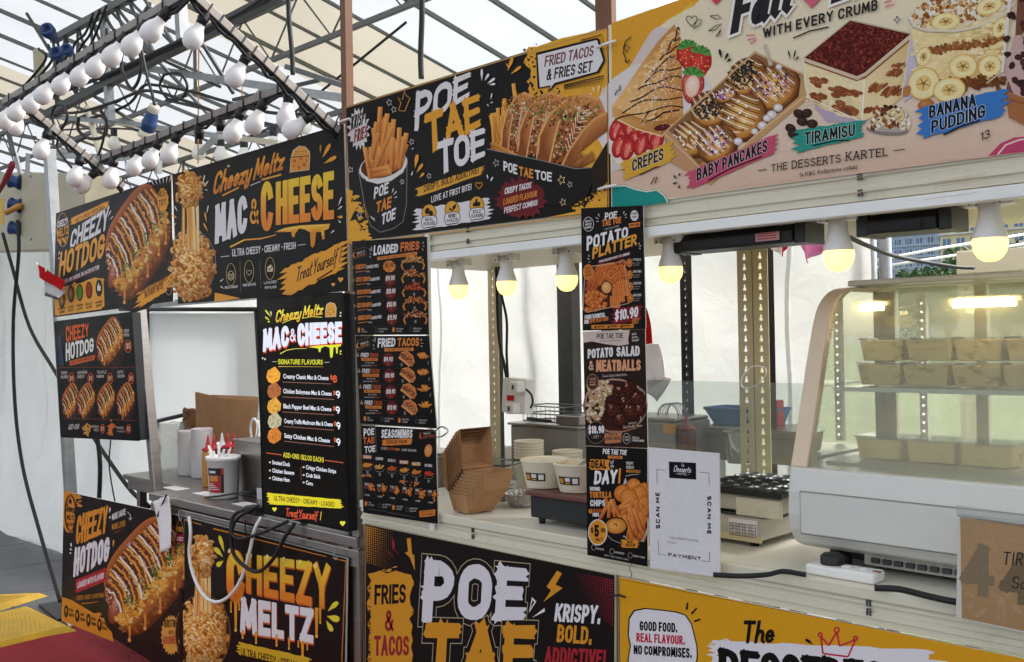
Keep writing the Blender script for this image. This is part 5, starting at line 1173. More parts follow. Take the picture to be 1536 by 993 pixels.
A.part('maker_name'); A.line([(572, 618), (604, 614)], 3, '3a2e2c'); A.text('THE', (620, 622), (678, 612), 26, 26, '2f2828', .13, gap=.16, serif=1); A.text('DESSERTS', (694, 612), (872, 588), 30, 30, '2f2828', .13, gap=.16, serif=1); A.text('KARTEL', (890, 584), (1042, 564), 34, 30, '2f2828', .13, gap=.16, serif=1); A.line([(1062, 546), (1104, 540)], 3, '3a2e2c')
A.type('(a K&C Kollectives collab)', (722, 640), (932, 610), 15, 15, '2f2828', 0, .012)
A.part('doodles')
A.heart(332, 74, 22, '2a2629', 3); A.line([(338, 100), (352, 72), (368, 72), (362, 90), (338, 104)], 3, '2a2629')
for (x, y, x1, y1) in ((398, 58, 440, 66), (392, 112, 440, 86), (420, 132, 438, 106)): A.line([(x, y), ((x+x1)/2+6, (y+y1)/2-8), (x1, y1), ((x+x1)/2+2, (y+y1)/2+8), (x, y)], 3, '2a2629')
for (x, y, x1, y1, w_) in ((440, 212, 432, 178, 11), (450, 220, 464, 192, 10), (458, 226, 474, 212, 9), (690, 218, 682, 182, 6), (700, 220, 708, 180, 6), (704, 222, 720, 204, 6), (275, 650, 268, 634, 7), (282, 660, 264, 666, 7), (290, 668, 284, 682, 7), (284, 640, 290, 628, 7)): A.drop(x, y, x1, y1, w_, '2a2629')
for (x, y, x1, y1) in ((530, 128, 560, 126), (534, 145, 566, 136), (544, 158, 566, 145), (1030, 10, 1060, -2), (1032, 24, 1068, 14)): A.line([(x, y), (x1, y1)], 5, 'd8627c', 3)
A.line([(112, 132), (92, 150), (84, 175), (96, 188), (108, 172), (92, 160), (84, 190), (98, 226)], 3.5, '2a2629'); A.line([(88, 218), (98, 228), (108, 216)], 3.5, '2a2629')
A.line([(1076, 58), (1080, 68), (1090, 72), (1080, 76), (1076, 86), (1072, 76), (1062, 72), (1072, 68), (1076, 58)], 3, '2a2629'); A.line([(54, 345), (60, 330), (72, 325), (72, 308)], 4, '2a2629'); A.line([(184, 668), (196, 645), (206, 640), (200, 662)], 4, '2a2629')
A.text('13', (1378, 512), (1412, 498), 30, 32, '1d1a1a', .13)
A.flush()

# ================================================================== 5  hot dog screen
A = Art('menu_screen', [(82, 483), (197, 468.5), (209.5, 660.5), (92, 655)], 2.055, 'wide hot dog menu screen hanging on the left steel post', 'screen', '15110f', th=.045, screen=2, group='lit menu screens', edge=M['black'])
SQ = A.quad
A.crop(76, 460, 4.843)
A.part('bezel'); 
for a, b in ((0, 1), (1, 2), (2, 3), (3, 0)):
    p, q = [((x-76)*4.843, (y-460)*4.843) for x, y in (SQ[a], SQ[b])]; A.line([p, q], 11, '080808')
A.part('hotdog_picture'); hotdog(A, [(325, 80), (540, 70), (540, 440), (320, 460)], 31, .6, pal=['c85a20', '9a3c14', '6d2610', 'd8803a'])
for i, x in enumerate((80, 190, 335, 478)): hotdog(A, [(x-12, 555-i*4), (x+140, 550), (x+135, 820), (x+5, 830)], 40+i, .3, pal=['9a4218', '6d2a10', '4a1c0c', 'b8602a'], green=False, stripes=9)
A.part('headline'); A.text('CHEEZY', (112, 262), (278, 214), 120, 92, 'd8602a', .19, lean=-4); A.text('HOTDOG', (110, 395), (312, 325), 130, 100, 'e8e4e2', .2, rough=.4); A.swash(140, 412, 318, 368, 36, 'c8582a', 3, .7); A.text('MELTY. CHEESY. IRRESISTIBLE', (152, 415), (306, 378), 18, 18, '3a150c', .16)
A.part('menu_text')
A.line([(60, 442), (610, 440)], 3, '8a4228'); A.line([(88, 808), (625, 826)], 3, '8a4228')
for i, (x, t1, t2) in enumerate(((75, 'CHICKEN', 'BOLOGNESE'), (195, 'BLACK PEPPER', 'BEEF'), (335, 'TRUFFLE', 'MUSHROOM'), (485, 'SATAY', 'CHICKEN'))):
    A.text(t1, (x, 492-i*2), (x+(45 if i % 3 == 0 else 70), 490-i*2), 22, col='b8b0ac', w=.18); A.text(t2, (x, 522-i*2), (x+52, 520-i*2), 22, col='b8b0ac', w=.18)
    px_ = (152, 290, 430, 583)[i]; A.ring(px_, 522, 19, 40, 5, 'c85428'); A.text('$9', (px_-12, 542), (px_+12, 541), 40, col='d8a088', w=.2)
A.ring(562, 288, 23, 44, 6, 'c85428'); A.text('$5', (548, 308), (578, 306), 44, col='e0b8a0', w=.2); A.text('CHEEZY', (532, 186), (570, 186), 22, col='c8c0bc', w=.17); A.text('HOTDOG', (532, 216), (570, 216), 22, col='c8c0bc', w=.17)
A.text('ADD-ONS', (125, 894), (204, 890), 40, col='b8b0ac', w=.18, lean=8); A.text('MOZZARELLA', (300, 878), (350, 880), 18, col='a8a09c', w=.18); A.text('CHEESE', (312, 904), (348, 905), 18, col='a8a09c', w=.18); A.text('CHICKEN', (480, 888), (530, 890), 18, col='a8a09c', w=.18); A.text('HAM', (484, 914), (540, 916), 18, col='a8a09c', w=.18)
q = random.Random(2)
for (cx, c) in ((262, 'b8843c'), (436, 'c0642c')):
    for i in range(40): A.blob(cx+q.gauss(0, 13), 886+q.gauss(0, 20), 9, 8, tuple(1.3*k for k in lin(c)), c, q, 6)
for px_, t in ((376, '$1'), (566, '$2')): A.ring(px_, 888, 15, 32, 4, 'c85428'); A.text(t, (px_-9, 904), (px_+9, 904), 34, col='d8a088', w=.2)
A.poly([(55, 210), (75, 215), (100, 430), (64, 430)], '27344e')
A.flush()

# ================================================================== 6  mac and cheese screen
A = Art('menu_screen', [(386.5, 447), (513.5, 439.5), (525, 797), (395, 769)], 2.05, 'tall mac and cheese menu screen with prices standing at the end of the steel counter', 'screen', '14110f', th=.05, screen=True, group='lit menu screens', edge=M['black'])
SQ = A.quad; A.part('bezel'); 
for a, b in ((0, 1), (1, 2), (2, 3), (3, 0)): A.line([SQ[a], SQ[b]], 3.4, '070707')
A.part('headline'); A.crop(380, 435, 5.227)
A.text('Cheezy Meltz', (170, 258), (540, 192), 100, 90, lambda u, v: 'e8e04a' if v > .5 else 'd8a834', .17, lean=16, gap=.02, word=.2); A.line([(225, 260), (300, 230), (350, 220)], 5, 'd8d24a'); A.line([(380, 222), (460, 208), (540, 214)], 5, 'd8d24a')
for sh, c in (((4, 12), 'd8502a'), ((0, 0), 'dde4fa')):
    A.text('MAC', (75+sh[0], 486+sh[1]), (278+sh[0], 440+sh[1]), 178, 165, c, .26, gap=.03); A.text('&', (286+sh[0], 404+sh[1]), (332+sh[0], 400+sh[1]), 100, 100, c, .14); A.text('CHEESE', (345+sh[0], 440+sh[1]), (694+sh[0], 412+sh[1]), 180, 165, c, .26, gap=.03)
A.poly([(430, 448), (500, 436), (690, 425), (685, 440), (664, 446), (660, 498), (650, 498), (646, 448), (628, 450), (622, 520), (610, 535), (602, 520), (598, 452), (560, 440), (530, 458), (526, 486), (514, 486), (510, 460), (490, 455)], 'd6dc3a')
A.line([(210, 500), (260, 472), (330, 460), (420, 458)], 8, 'd8d24a', 3)
A.poly([(568, 150), (575, 115), (600, 100), (635, 108), (648, 140), (646, 205), (566, 210)], 'b8863c'); A.line([(568, 150), (575, 113), (602, 98), (636, 106), (650, 140), (647, 208), (565, 212), (568, 150)], 4, 'c8b8a0')
for (x, y) in ((585, 175), (605, 190), (628, 172), (600, 150), (625, 150)): A.ell(x, y, 5, 6, '7a5220')
for (x, y, x1, y1, c) in ((140, 215, 92, 155, 'd8dc3a'), (130, 240, 92, 210, 'd8dc3a'), (132, 250, 112, 248, 'd8dc3a'), (144, 205, 134, 165, 'c8c8b0'), (680, 190, 688, 172, 'c8c8b0'), (672, 200, 690, 205, 'c8c8b0'), (85, 552, 95, 535, 'd8d8c0'), (75, 545, 72, 528, 'd8d8c0'), (675, 490, 690, 475, 'd8dc3a'), (675, 500, 690, 502, 'd8dc3a')): A.drop(x, y, x1, y1, 12, c)
A.part('menu_text')
A.line([(148, 562), (186, 562)], 4, 'b8b8b0'); A.text('SIGNATURE FLAVOURS', (194, 582), (544, 586), 40, 40, 'd8d43c', .19); A.line([(556, 568), (596, 566)], 4, 'b8b8b0'); A.line([(195, 600), (300, 600), (550, 602)], 6, 'c8a84a', 2)
rows = [('Creamy Classic Mac & Cheese', 692, 706, 590, '$6', 'e05a34', 'e8a23a'), ('Chicken Bolognese Mac & Cheese', 808, 828, 614, '$9', 'e4e8f4', 'a8663a'), ('Black Pepper Beef Mac & Cheese', 926, 950, 612, '$9', 'e4e8f4', 'd8a040')]
q = random.Random(6)
def bite(x, y, c):
    A.poly([(x-56, y+10), (x-44, y-40), (x+12, y-72), (x+54, y-20), (x+48, y+30), (x-6, y+64), (x-40, y+48)], c)
    for i in range(40): 
        a, r = q.uniform(0, 6.28), q.random()**.5; k = q.uniform(.5, 1.4); A.blob(x+46*r*math.cos(a), y+52*r*math.sin(a), q.uniform(5, 11), q.uniform(4, 9), tuple(min(1, k*1.2*v) for v in lin(c)), tuple(k*.8*v for v in lin(c)), q, 6)
for (t, y0, y1, xe, pr, pc, fc), ic in zip(rows, ((158, 672), (164, 792), (164, 912))):
    bite(ic[0], ic[1], fc); A.type(t, (234, y0), (xe, y1), 36, 34, 'e4e8f0', 0, .025); A.line([(230, y0+30), (xe+20, y1+30)], 4, '9a6a58')
    A.text('$', (xe+12, y1-4), (xe+30, y1-2), 36, col='d06a44', w=.18); A.text(pr[1], (xe+32, y1+18), (xe+66, y1+22), 58, col=pc, w=.22)
A.crop(380, 620, 5.227)
for (t, y0, y1, xe, fc, ic) in (('Creamy Truffle Mushroom Mac & Cheese', 75, 102, 622, 'b8b090', (168, 62)), ('Satay Chicken Mac & Cheese', 190, 230, 600, 'c87a34', (166, 176))):
    bite(ic[0], ic[1], fc); A.type(t, (242, y0), (xe, y1), 36, 34, 'e4e8f0', 0, .025); A.line([(240, y0+28), (632, y1+30)], 4, '9a6a58'); A.text('$', (632, y1-4), (648, y1-2), 36, col='d06a44', w=.18); A.text('9', (650, y1+22), (682, y1+26), 58, col='e4e8f4', w=.22)
A.line([(102, 310), (222, 326)], 7, 'b85a34'); A.text('ADD-ONS ($2.00 EACH)', (234, 345), (552, 386), 40, 40, 'd8c83c', .18); A.line([(562, 368), (706, 388)], 7, 'b85a34')
for (t, x0, y0, x1, y1) in (('Smoked Duck', 148, 398, 288, 416), ('Chicken Sausage', 148, 462, 320, 482), ('Chicken Ham', 148, 522, 284, 538), ('Crispy Chicken Strips', 412, 436, 648, 470), ('Crab Stick', 412, 498, 526, 512), ('Corn', 412, 556, 466, 568)):
    A.type(t, (x0, y0), (x1, y1), 32, 32, 'e4e8f0', 0, .025); A.ell(x0-18, y0-14, 8, 7, 'd8b8a8')
A.line([(372, 420), (376, 525)], 3, '6a5a50')
A.part('brush_badge'); A.swash(120, 668, 690, 712, 92, 'd6c62c', 8, .6, 70, 9, 12); A.text('ULTRA CHEESY * CREAMY * LOADED', (162, 684), (638, 734), 40, 38, '2a220e', .16)
A.text('Treat Yourself', (250, 808), (500, 834), 66, 66, 'd8583a', .13, lean=8, gap=.02, word=.1); A.text('!', (522, 836), (528, 837), 66, col='d8c83a', w=.14, lean=8); A.line([(300, 832), (400, 824), (480, 832)], 5, 'd8583a', 2); A.heart(166, 752, 20, 'd8d43c'); A.heart(700, 862, 24, 'd8d43c')
A.flush()
st = MB(); a = at(462, 790, 2.09); b = at(470, 835, 2.07)
tag(st.bar(a, b, .012, .012).bar(a, at(440, 770, 2.09), .012, .012).build('screen_stand', M['black']), 'thin black stand leg under the tall mac and cheese screen', 'stand')

# ================================================================== 7  menu boards on the middle post
LB = '171413'
def menu_foot(A, y0, y1, x0=60, x1=690):
    for i, (t1, t2) in enumerate((('REAL', 'POTATOES'), ('NO ARTIFICIAL', 'COLOURS'), ('MADE FRESH', 'TO ORDER'), ('IRRESISTIBLY', 'DELICIOUS'))):
        x = x0+(x1-x0)*i/4; y = y0+(y1-y0)*i/4
        if i % 2 == 0: A.ell(x+28, y-12, 12, 24, 'd8803a')
        else: A.ring(x+28, y-12, 12, 20, 3, '6a625c')
        A.text(t1, (x+52, y-14), (x+52+13*len(t1)*.5, y-12), 14, col='b8b0aa', w=.18); A.text(t2, (x+52, y+10), (x+52+6.5*len(t2), y+11), 14, col='b8b0aa', w=.18)
def halal(A, x, y):
    A.line([(x, y), (x+130, y-42), (x+132, y+40), (x+2, y+84), (x, y)], 4, '7a5a40'); A.ell(x+24, y+38, 17, 25, 'd8803a'); A.ell(x+32, y+36, 14, 20, LB); A.text('HALAL &', (x+46, y+35), (x+116, y+12), 24, 24, 'c8c0ba', .19); A.text('MUSLIM OWNED', (x+44, y+58), (x+124, y+34), 17, 17, 'b87040', .18)
A = Art('menu_board', [(528, 362), (640.5, 355), (643.5, 502), (533, 502.5)], 2.05, 'topmost menu board on the middle post, headed LOADED FRIES', 'menu', LB, th=.004, group='black menu boards stacked on the middle post')
A.crop(525, 350, 6.207); A.part('headline'); halal(A, 18, 165)
A.text('LOADED', (218, 207), (444, 176), 96, 80, WHT, .22, lean=6, rough=.2); A.text('FRIES', (468, 172), (644, 150), 88, 78, 'd8753a', .22, lean=6, rough=.2); A.swash(255, 236, 622, 186, 30, 'd8803a', 2, .5); A.text('CRISPY FRIES LOADED WITH BOLD FLAVOUR', (272, 240), (606, 196), 14, 14, '3a1d10', .17)
for (x, y, x1, y1) in ((190, 235, 186, 210), (196, 205, 186, 185), (204, 175, 200, 120), (192, 170, 182, 140), (672, 100, 688, 78), (674, 115, 694, 122), (668, 140, 685, 158)): A.drop(x, y, x1, y1, 9, 'b8b0a8')
A.part('menu_row')
for i, (n1, pr, x, y, pb, w1) in enumerate((('CHEESY', '$5.90', 50, 338, None, 96), ('CUTLET CHICKEN', '$9.90', 55, 455, 1, 132), ('SPICED CHICKEN', '$10.90', 62, 572, 1, 126), ('BEEF BOLOGNESE', '$10.90', 66, 695, 1, 134), ('SMOKED DUCK', '$11.90', 72, 812, 1, 122))):
    A.text(n1, (x, y), (x+w1, y-14), 46, 40, 'd8803a', .2, lean=4); A.text('LOADED FRIES', (x+w1+4, y-10), (x+(216 if i == 0 else 222), y-22), 28, 30, 'd8d0ca', .19); A.swash(x+5, y+24, x+100, y+10, 9, 'c8703a', i+3, .5, 4); A.text('FROM', (x+100, y+26), (x+134, y+24), 14, col='b8b0aa', w=.18)
    A.drop(x-22, y-5, x-30, y-35, 8, 'a89488'); A.drop(x-24, y-5, x-14, y-28, 8, 'a89488')
    cx, cy = 366+6*i, 308+122*i
    if pb: A.ell(cx, cy+4, 54, 58, '5a1c1c', cc='7a2824')
    else: A.burst(cx, cy, 62, 58, 13, .86, 'd8803a')
    A.text(pr, (cx-42, cy+14), (cx+42, cy+6), 48, 46, '3a1d10' if not pb else 'e8e0dc', .18, lean=5); A.text('ONLY', (cx-14, cy+40), (cx+14, cy+38), 15, col='b85a34' if pb else '3a1d10', w=.18)
    A.line([(20+4*i, 385+122*i), (720, 372+120*i)], 1.5, '4a423c'); A.line([(285, 270), (325, 860)], 1, '3a3430')
    thumb_bowl(A, 585+6*i, 270+i*127, 96, 66, i+5, [['e8a458', 'd88a40', 'f0c080'], ['d08040', 'e8b070', 'a85a28'], ['b8442c', '8a2c20', 'd86a3c'], ['c8703c', '9a4424', 'e0a060'], ['c86838', '6a2418', 'e8b080']][i])
A.part('icon_row'); menu_foot(A, 912, 905, 55, 700); A.flush()
A = Art('menu_board', [(533.3, 504), (643.6, 503.5), (655, 643), (540.5, 637)], 2.048, 'middle menu board on the middle post, headed FRIED TACOS', 'menu', LB, th=.004, group='black menu boards stacked on the middle post')
A.crop(530, 490, 6.207); A.part('headline'); halal(A, 22, 138); A.text('FRIED', (225, 195), (388, 185), 88, 80, WHT, .22, lean=6, rough=.2); A.text('TACOS', (410, 184), (610, 182), 78, 80, 'd8803a', .22, lean=4, rough=.2); A.swash(290, 216, 560, 210, 30, 'd8803a', 2, .5); A.text('CRISPY FRIED TACOS LOADED FLAVOUR', (312, 222), (540, 216), 14, 14, '3a1d10', .17)
for (x, y, x1, y1) in ((196, 215, 190, 198), (192, 185, 186, 165), (206, 150, 202, 98), (194, 145, 184, 118), (620, 140, 640, 112), (626, 155, 650, 156), (622, 172, 644, 190)): A.drop(x, y, x1, y1, 9, 'b8b0a8')
A.part('menu_row')
for i, (n1, pr) in enumerate((('CRISPY CHICKEN', '$9.90'), ('SPICED CHICKEN', '$10.90'), ('BEEF BOLOGNESE', '$10.90'), ('SMOKED DUCK', '$11.90'))):
    x, y = 68+12*i, 284+148*i
    A.text('FRIED', (x, y), (x+74, y-2), 40, 38, 'e0d8d4', .19, lean=4); A.text('TACOS', (x+84, y-2), (x+162, y), 36, 36, 'c8582e', .19, lean=4); A.swash(x+8, y+20, x+158, y+22, 28, 'd8803a', i, .4); A.text(n1, (x+18, y+30), (x+146, y+32), 17, 17, '3a1d10', .18)
    A.text('SET WITH FRIES', (x+45, y+58), (x+125, y+60), 12, col='b8b0aa', w=.18); A.text('ADD ON SET FROM', (x+10, y+84), (x+100, y+84), 12, col='b8b0aa', w=.18); A.text('$2.50', (x+110, y+84), (x+155, y+84), 12, col='b8583a', w=.18)
    A.drop(x-28, y, x-40, y-26, 8, 'a89488'); A.drop(x-28, y, x-26, y-44, 8, 'a89488'); A.drop(x-26, y, x-16, y-22, 8, 'a89488')
    cx, cy = 325+11*i, 308+150*i; A.ell(cx, cy, 58, 66, '5a1c1c', cc='7a2824'); A.text(pr, (cx-42, cy+18), (cx+40, cy+16), 44, 44, 'e8e0dc', .18, lean=4); A.text('ONLY', (cx-14, cy+48), (cx+14, cy+48), 15, col='b85a34', w=.18)
    bx, by = 495+9*i, 305+150*i
    pq = random.Random(i+2); A.poly([(bx-72, by-20), (bx-50, by-62), (bx+5, by-72), (bx+55, by-35), (bx+72, by+30), (bx+55, by+66), (bx+30, by+62), (bx-30, by+10)], 'c0703c'); A.line([(bx-72, by-20), (bx-30, by+12), (bx+30, by+64)], 16, 'e09a5c')
    for j in range(60): t = pq.random(); A.blob(bx-50+100*t+pq.gauss(0, 8), by-40+70*t+pq.gauss(0, 12)-6, 8, 6, pq.choice(['8a3420', 'e8c8a4', '5a2014', 'c05a30', '6d7d34']), '6a2a18', pq, 6)
    A.line([(bx-50, by-62), (bx+5, by-74), (bx+57, by-36), (bx+74, by+30)], 9, 'd88a4c')
    thumb_fries(A, 640+10*i, 280+152*i, 62, 56, i+30, n=30); A.drop(690+10*i, 360+150*i, 700+10*i, 320+150*i, 8, '9a9088'); A.text('SET', (440+10*i, 370+150*i), (460+10*i, 370+150*i), 30, col='9a9088', w=.16)
    A.line([(22+12*i, 384+150*i), (720, 392+150*i)], 1.5, '4a423c')
A.part('icon_row'); menu_foot(A, 868, 900, 80, 720); A.line([(68, 905), (770, 948)], 3, 'b8b0aa'); A.flush()
A = Art('menu_board', [(541.5, 638), (653.5, 645), (657, 786), (545, 769)], 2.046, 'lowest menu board on the middle post, headed SEASONINGS', 'menu', LB, th=.004, group='black menu boards stacked on the middle post')
A.crop(530, 630, 6.207); A.part('headline')
A.text('POE', (96, 152), (194, 138), 72, 62, WHT, .22, rough=.4); A.text('TAE', (92, 228), (196, 214), 66, 56, 'd8703a', .22, rough=.4); A.text('TOE', (104, 306), (204, 294), 60, 58, WHT, .22, rough=.4); A.line([(82, 100), (150, 70), (205, 60), (215, 300), (100, 318)], 2.5, '8a8480')
A.text('SEASONINGS', (258, 168), (548, 168), 80, 82, WHT, .2, rough=.3, lean=6); A.swash(275, 212, 540, 198, 58, 'd8803a', 7, .7); A.text('CHOOSE FROM', (305, 224), (498, 218), 38, 36, '3a1d10', .17); A.text('ITS THE', (260, 276), (310, 278), 24, col='b8b0aa', w=.17); A.text('TAE THAT', (314, 280), (378, 282), 24, col='b8582e', w=.17); A.text('COUNTS', (384, 284), (432, 286), 22, col='d8803a', w=.17); A.text('& ABOUT THE FLAVOUR', (448, 288), (585, 296), 22, col='b8b0aa', w=.17)
A.line([(612, 120), (756, 100), (758, 160), (612, 178), (612, 120)], 3, '9a4a34'); A.ell(632, 150, 15, 20, 'd8703a'); A.ell(640, 148, 13, 16, LB); A.text('HALAL &', (654, 138), (718, 130), 20, col='c8c0ba', w=.18); A.text('MUSLIM OWNED', (652, 164), (748, 152), 16, col='b86040', w=.18)
A.part('menu_row'); A.ell(698, 285, 36, 60, 'c8783c', 8, cc='e8a468')
for i, (t, c) in enumerate((('CHEESE', 'e8963c'), ('SUMMER', 'd8a050'), ('BBQ', 'c8582e'), ('BALSAMIC', 'e89a44'), ('SALTED', 'e88a34'), ('SPICY TOMATO', 'c8402c'))):
    x, y = 130+114*i, 405+16*i
    if i in (0, 3, 4): A.swash(x-42, y-62, x+38, y-58, 34, ('b86830', 'b8783a', 'b8442e')[i % 3 if i else 0], i, .6)
    A.text(t, (x-36, y-50), (x+34, y-46), 26, col='d8d0ca', w=.18); thumb_fries(A, x, y+22, 46, 44, i, (c, c, '7a3418'), 34); A.line([(x-42, y+34), (x-30, y+58), (x+28, y+60), (x+42, y+36)], 3, '9a9088'); A.text('12', (x-8, y+96), (x+10, y+97), 26, col='b8b0aa', w=.18)
    A.line([(186+112*i, 325+14*i), (186+112*i, 565+14*i)], 1.2, '4a423c')
    pq = random.Random(i)
    if i in (0, 3, 4):
        for j in range(14): A.blob(x+pq.gauss(0, 22), y+120+pq.gauss(0, 10), 9, 7, 'e0a060', 'a85a28', pq, 6)
for i in range(6):
    x, y = 92+118*i, 575+14*i; A.line([(x, y), (x+108, y+12), (x+110, y+160), (x+2, y+146), (x, y)], 1.2, '4a423c')
    A.text(('MINI', 'MED', 'TUB', 'BUCKET', 'SHARE', 'PARTY')[i], (x+14, y+32), (x+50, y+36), 24, col='c8c0ba', w=.18); A.text('$5.90', (x+10, y+62), (x+54, y+66), 24, col='8a5a50', w=.18); A.text('2 FLAVOURS', (x+14, y+128), (x+60, y+134), 15, col='b8b0aa', w=.18)
    pq = random.Random(i+4)
    for j in range(34): A.blob(x+75+pq.gauss(0, 12), y+52+pq.gauss(0, 18), 9, 7, 'f0a050', pq.choice(['c86a2c', 'a84a24']), pq, 6)
A.part('icon_row'); menu_foot(A, 790, 862, 90, 600); A.swash(618, 876, 760, 862, 62, 'd8803a', 4, .6); A.text('CRISPY OUTSIDE,', (630, 866), (745, 856), 18, col='4a1d10', w=.17); A.text('FLUFFY INSIDE!', (632, 892), (742, 884), 18, col='4a1d10', w=.17); A.line([(138, 828), (300, 852)], 2, '8a8480'); A.line([(318, 858), (575, 905)], 2, '8a8480'); A.flush()
sl = MB(); p, q_ = at(642, 352, 2.058), at(659, 790, 2.058); sl.bar((-2.452, 2.062, .99), (-2.452, 2.062, 1.945), .018, .008, (0, 1, 0))
tag(sl.build('backing_strip', M['white']), 'white edge strip behind the menu boards on the middle post', 'strip')

# ================================================================== 8  three narrow posters
PG = 'narrow posters taped above one another'
A = Art('food_poster', [(871.5, 312.5), (964.5, 308), (968.5, 493.5), (874, 496)], 2.044, 'topmost narrow poster, selling a POTATO PLATTER', 'poster', LB, th=.003, group=PG)
A.crop(865, 300, 4.966); A.part('headline'); A.text('POE', (208, 152), (298, 134), 56, 52, WHT, .2, rough=.4, lean=4); A.text('TAE TOE', (190, 198), (332, 170), 48, 46, 'd8803a', .2, rough=.4); A.text('X K&C KOLLECTIVES', (208, 226), (316, 200), 14, 14, 'a8a09a', .16)
A.text('POTATO', (74, 378), (382, 276), 106, 80, WHT, .21, rough=.4, lean=2); A.text('PLATTER', (116, 440), (446, 332), 86, 84, 'e09a3c', .21, rough=.4, lean=4); A.swash(160, 466, 400, 398, 28, '6a1c2a', 3, .7); A.text('FOUR DELICIOUS WAYS TO COMBINE!', (168, 468), (394, 406), 17, 17, WHT, .16)
A.ring(88, 180, 38, 52, 4, 'd8d0cc'); 
for j, t in enumerate(('HALAL &', 'MUSLIM', 'OWNED')): A.text(t, (64, 168+24*j), (110, 160+24*j), 17, col='d8d0cc', w=.19)
A.ell(430, 116, 30, 40, 'd8d0ca'); A.text('IT\'S LOADED', (408, 110), (452, 106), 15, col='3a3432', w=.19); A.text('YEAH!', (414, 134), (446, 132), 15, col='3a3432', w=.19); A.swash(390, 192, 470, 180, 34, 'd8803a', 3, .5); A.text('SHARE & SAVOUR', (396, 196), (464, 188), 16, col='4a1d10', w=.17)
for (x, y, x1, y1) in ((172, 128, 160, 100), (164, 142, 142, 130), (166, 156, 148, 162), (348, 108, 354, 82), (354, 120, 372, 100), (358, 130, 374, 130), (460, 335, 468, 318), (464, 345, 480, 340), (464, 356, 476, 364), (92, 428, 90, 408), (100, 442, 78, 436), (98, 456, 92, 466)): A.drop(x, y, x1, y1, 8, 'c8c0b8')
A.part('platter_picture')
T = [(60, 500), (355, 455), (390, 775), (60, 835)]; A.poly(T, '4a2012'); fm = frame(T); q = random.Random(3)
for i in range(90):
    u, v = q.uniform(.25, .62), q.uniform(.02, .42); A.fry(fm(u, v+.06), fm(min(.98, u+q.uniform(.05, .2)), max(.0, v-q.uniform(.02, .14))), 13, q, ('e88a40', 'c8642c', '8a3418'))
for i in range(60): A.fry(fm(q.uniform(.02, .3), q.uniform(.2, .6)), fm(q.uniform(.2, .5), q.uniform(.1, .45)), 12, q, ('d87a38', 'b85428', '7a2c14'))
for i in range(30):
    x, y = fm(q.uniform(.6, .97), q.uniform(.05, .45)); A.ring(x, y, 24, 28, 10, '8a3418', 16); A.ring(x-1, y-2, 24, 28, 7, q.choice(['d87a38', 'c8642c', 'e08a44']), 16)
for i in range(46):
    x, y = fm(q.uniform(.04, .5), q.uniform(.58, .97)); A.blob(x, y, 20, 24, 'ec9448', 'a8481e', q, 9)
for i in range(9):
    x, y = fm(q.uniform(.58, .95), q.uniform(.5, .92)); p4 = [(x-34, y-40), (x+34, y-44), (x+38, y+44), (x-30, y+40)]; A.poly(p4, 'b85424'); g = frame(p4)
    for j in range(6): A.line([g(j/5, 0), g(j/5, 1)], 5, 'e08c44'); A.line([g(0, j/5), g(1, j/5)], 5, 'd07a38')
A.ell(222, 655, 46, 54, '1c1614'); A.ell(222, 652, 38, 44, 'd08a4c', cc='f0b878'); A.ell(60, 540, 0.1, .1, LB)
A.line([(62, 500), (150, 488), (352, 456), (388, 770), (80, 836), (48, 815), (62, 500)], 5, 'c8a890'); A.ell(86, 538, 40, 60, 'c87a34')
for j, t in enumerate(('BEST', 'SELLER', 'PLATTER')): A.text(t, (66, 520+26*j), (108, 512+26*j), 18, col='6a2c14', w=.18)
for j, t in enumerate(('FRIES', 'CURLY FRIES', 'TATER TOTS', 'WAFFLE FRIES')):
    y = 468+88*j; A.ell(393+j*2, y, 22, 32, 'd8803a'); A.ell(393+j*2, y, 16, 24, '8a3418', cc='e8a050'); A.text(t, (420, y-14), (420+min(62, 12*len(t)), y-16), 18, col='c8c0ba', w=.19); A.text('CRISPY GOLDEN', (420, y+8), (472, y+4), 9, col='8a827c', w=.18); A.text('SEASONED', (420, y+24), (466, y+20), 9, col='8a827c', w=.18); A.line([(385, y+48), (480, y+42)], 1, '4a423c')
A.part('price_badge'); A.swash(275, 870, 478, 838, 124, '7a1a26', 5, .5, 110); A.text('$10.90', (282, 902), (456, 872), 78, 82, WHT, .19, lean=5); A.text('/SET', (410, 925), (462, 918), 42, 40, 'd8803a', .17, lean=4)
A.text('FOUR FAVORITES.', (60, 892), (214, 868), 34, 30, WHT, .19, rough=.3); A.text('ONE', (56, 924), (92, 920), 30, col=WHT, w=.19); A.text('EPIC PLATTER!', (98, 918), (236, 896), 30, 30, 'd8803a', .19, rough=.3); A.swash(110, 946, 424, 938, 30, 'c87c30', 2, .5)
for j, t in enumerate(('CRISPY SIDES', 'BIG PORTIONS', 'MADE TO SHARE')): A.ell(140+96*j, 948-3*j, 7, 9, '2a1810'); A.text(t, (152+94*j, 950-3*j), (206+94*j, 948-3*j), 13, col='2a1810', w=.18)
A.flush()
A = Art('food_poster', [(874.5, 497.5), (967.5, 493.8), (971.5, 672), (878.5, 668)], 2.042, 'middle narrow poster, selling POTATO SALAD & MEATBALLS', 'poster', '2a1e1a', th=.003, group=PG)
A.crop(870, 485, 5.092); A.part('headline'); A.poly([(20, 64), (380, 50), (368, 120), (372, 160), (300, 172), (200, 160), (90, 138), (28, 148)], 'cdb8ae'); A.text('POE TAE TOE', (128, 118), (328, 112), 40, 40, '2a2422', .17, rough=.4); A.text('X K&C KOLLECTIVES', (152, 140), (310, 136), 10, 10, '4a403c', .17)
for j, t in enumerate(('Hearty', 'Savoury', 'Satisfying')): A.text(t, (396, 92+24*j), (430+10*j, 84+24*j), 18, col='c8c0ba', w=.15)
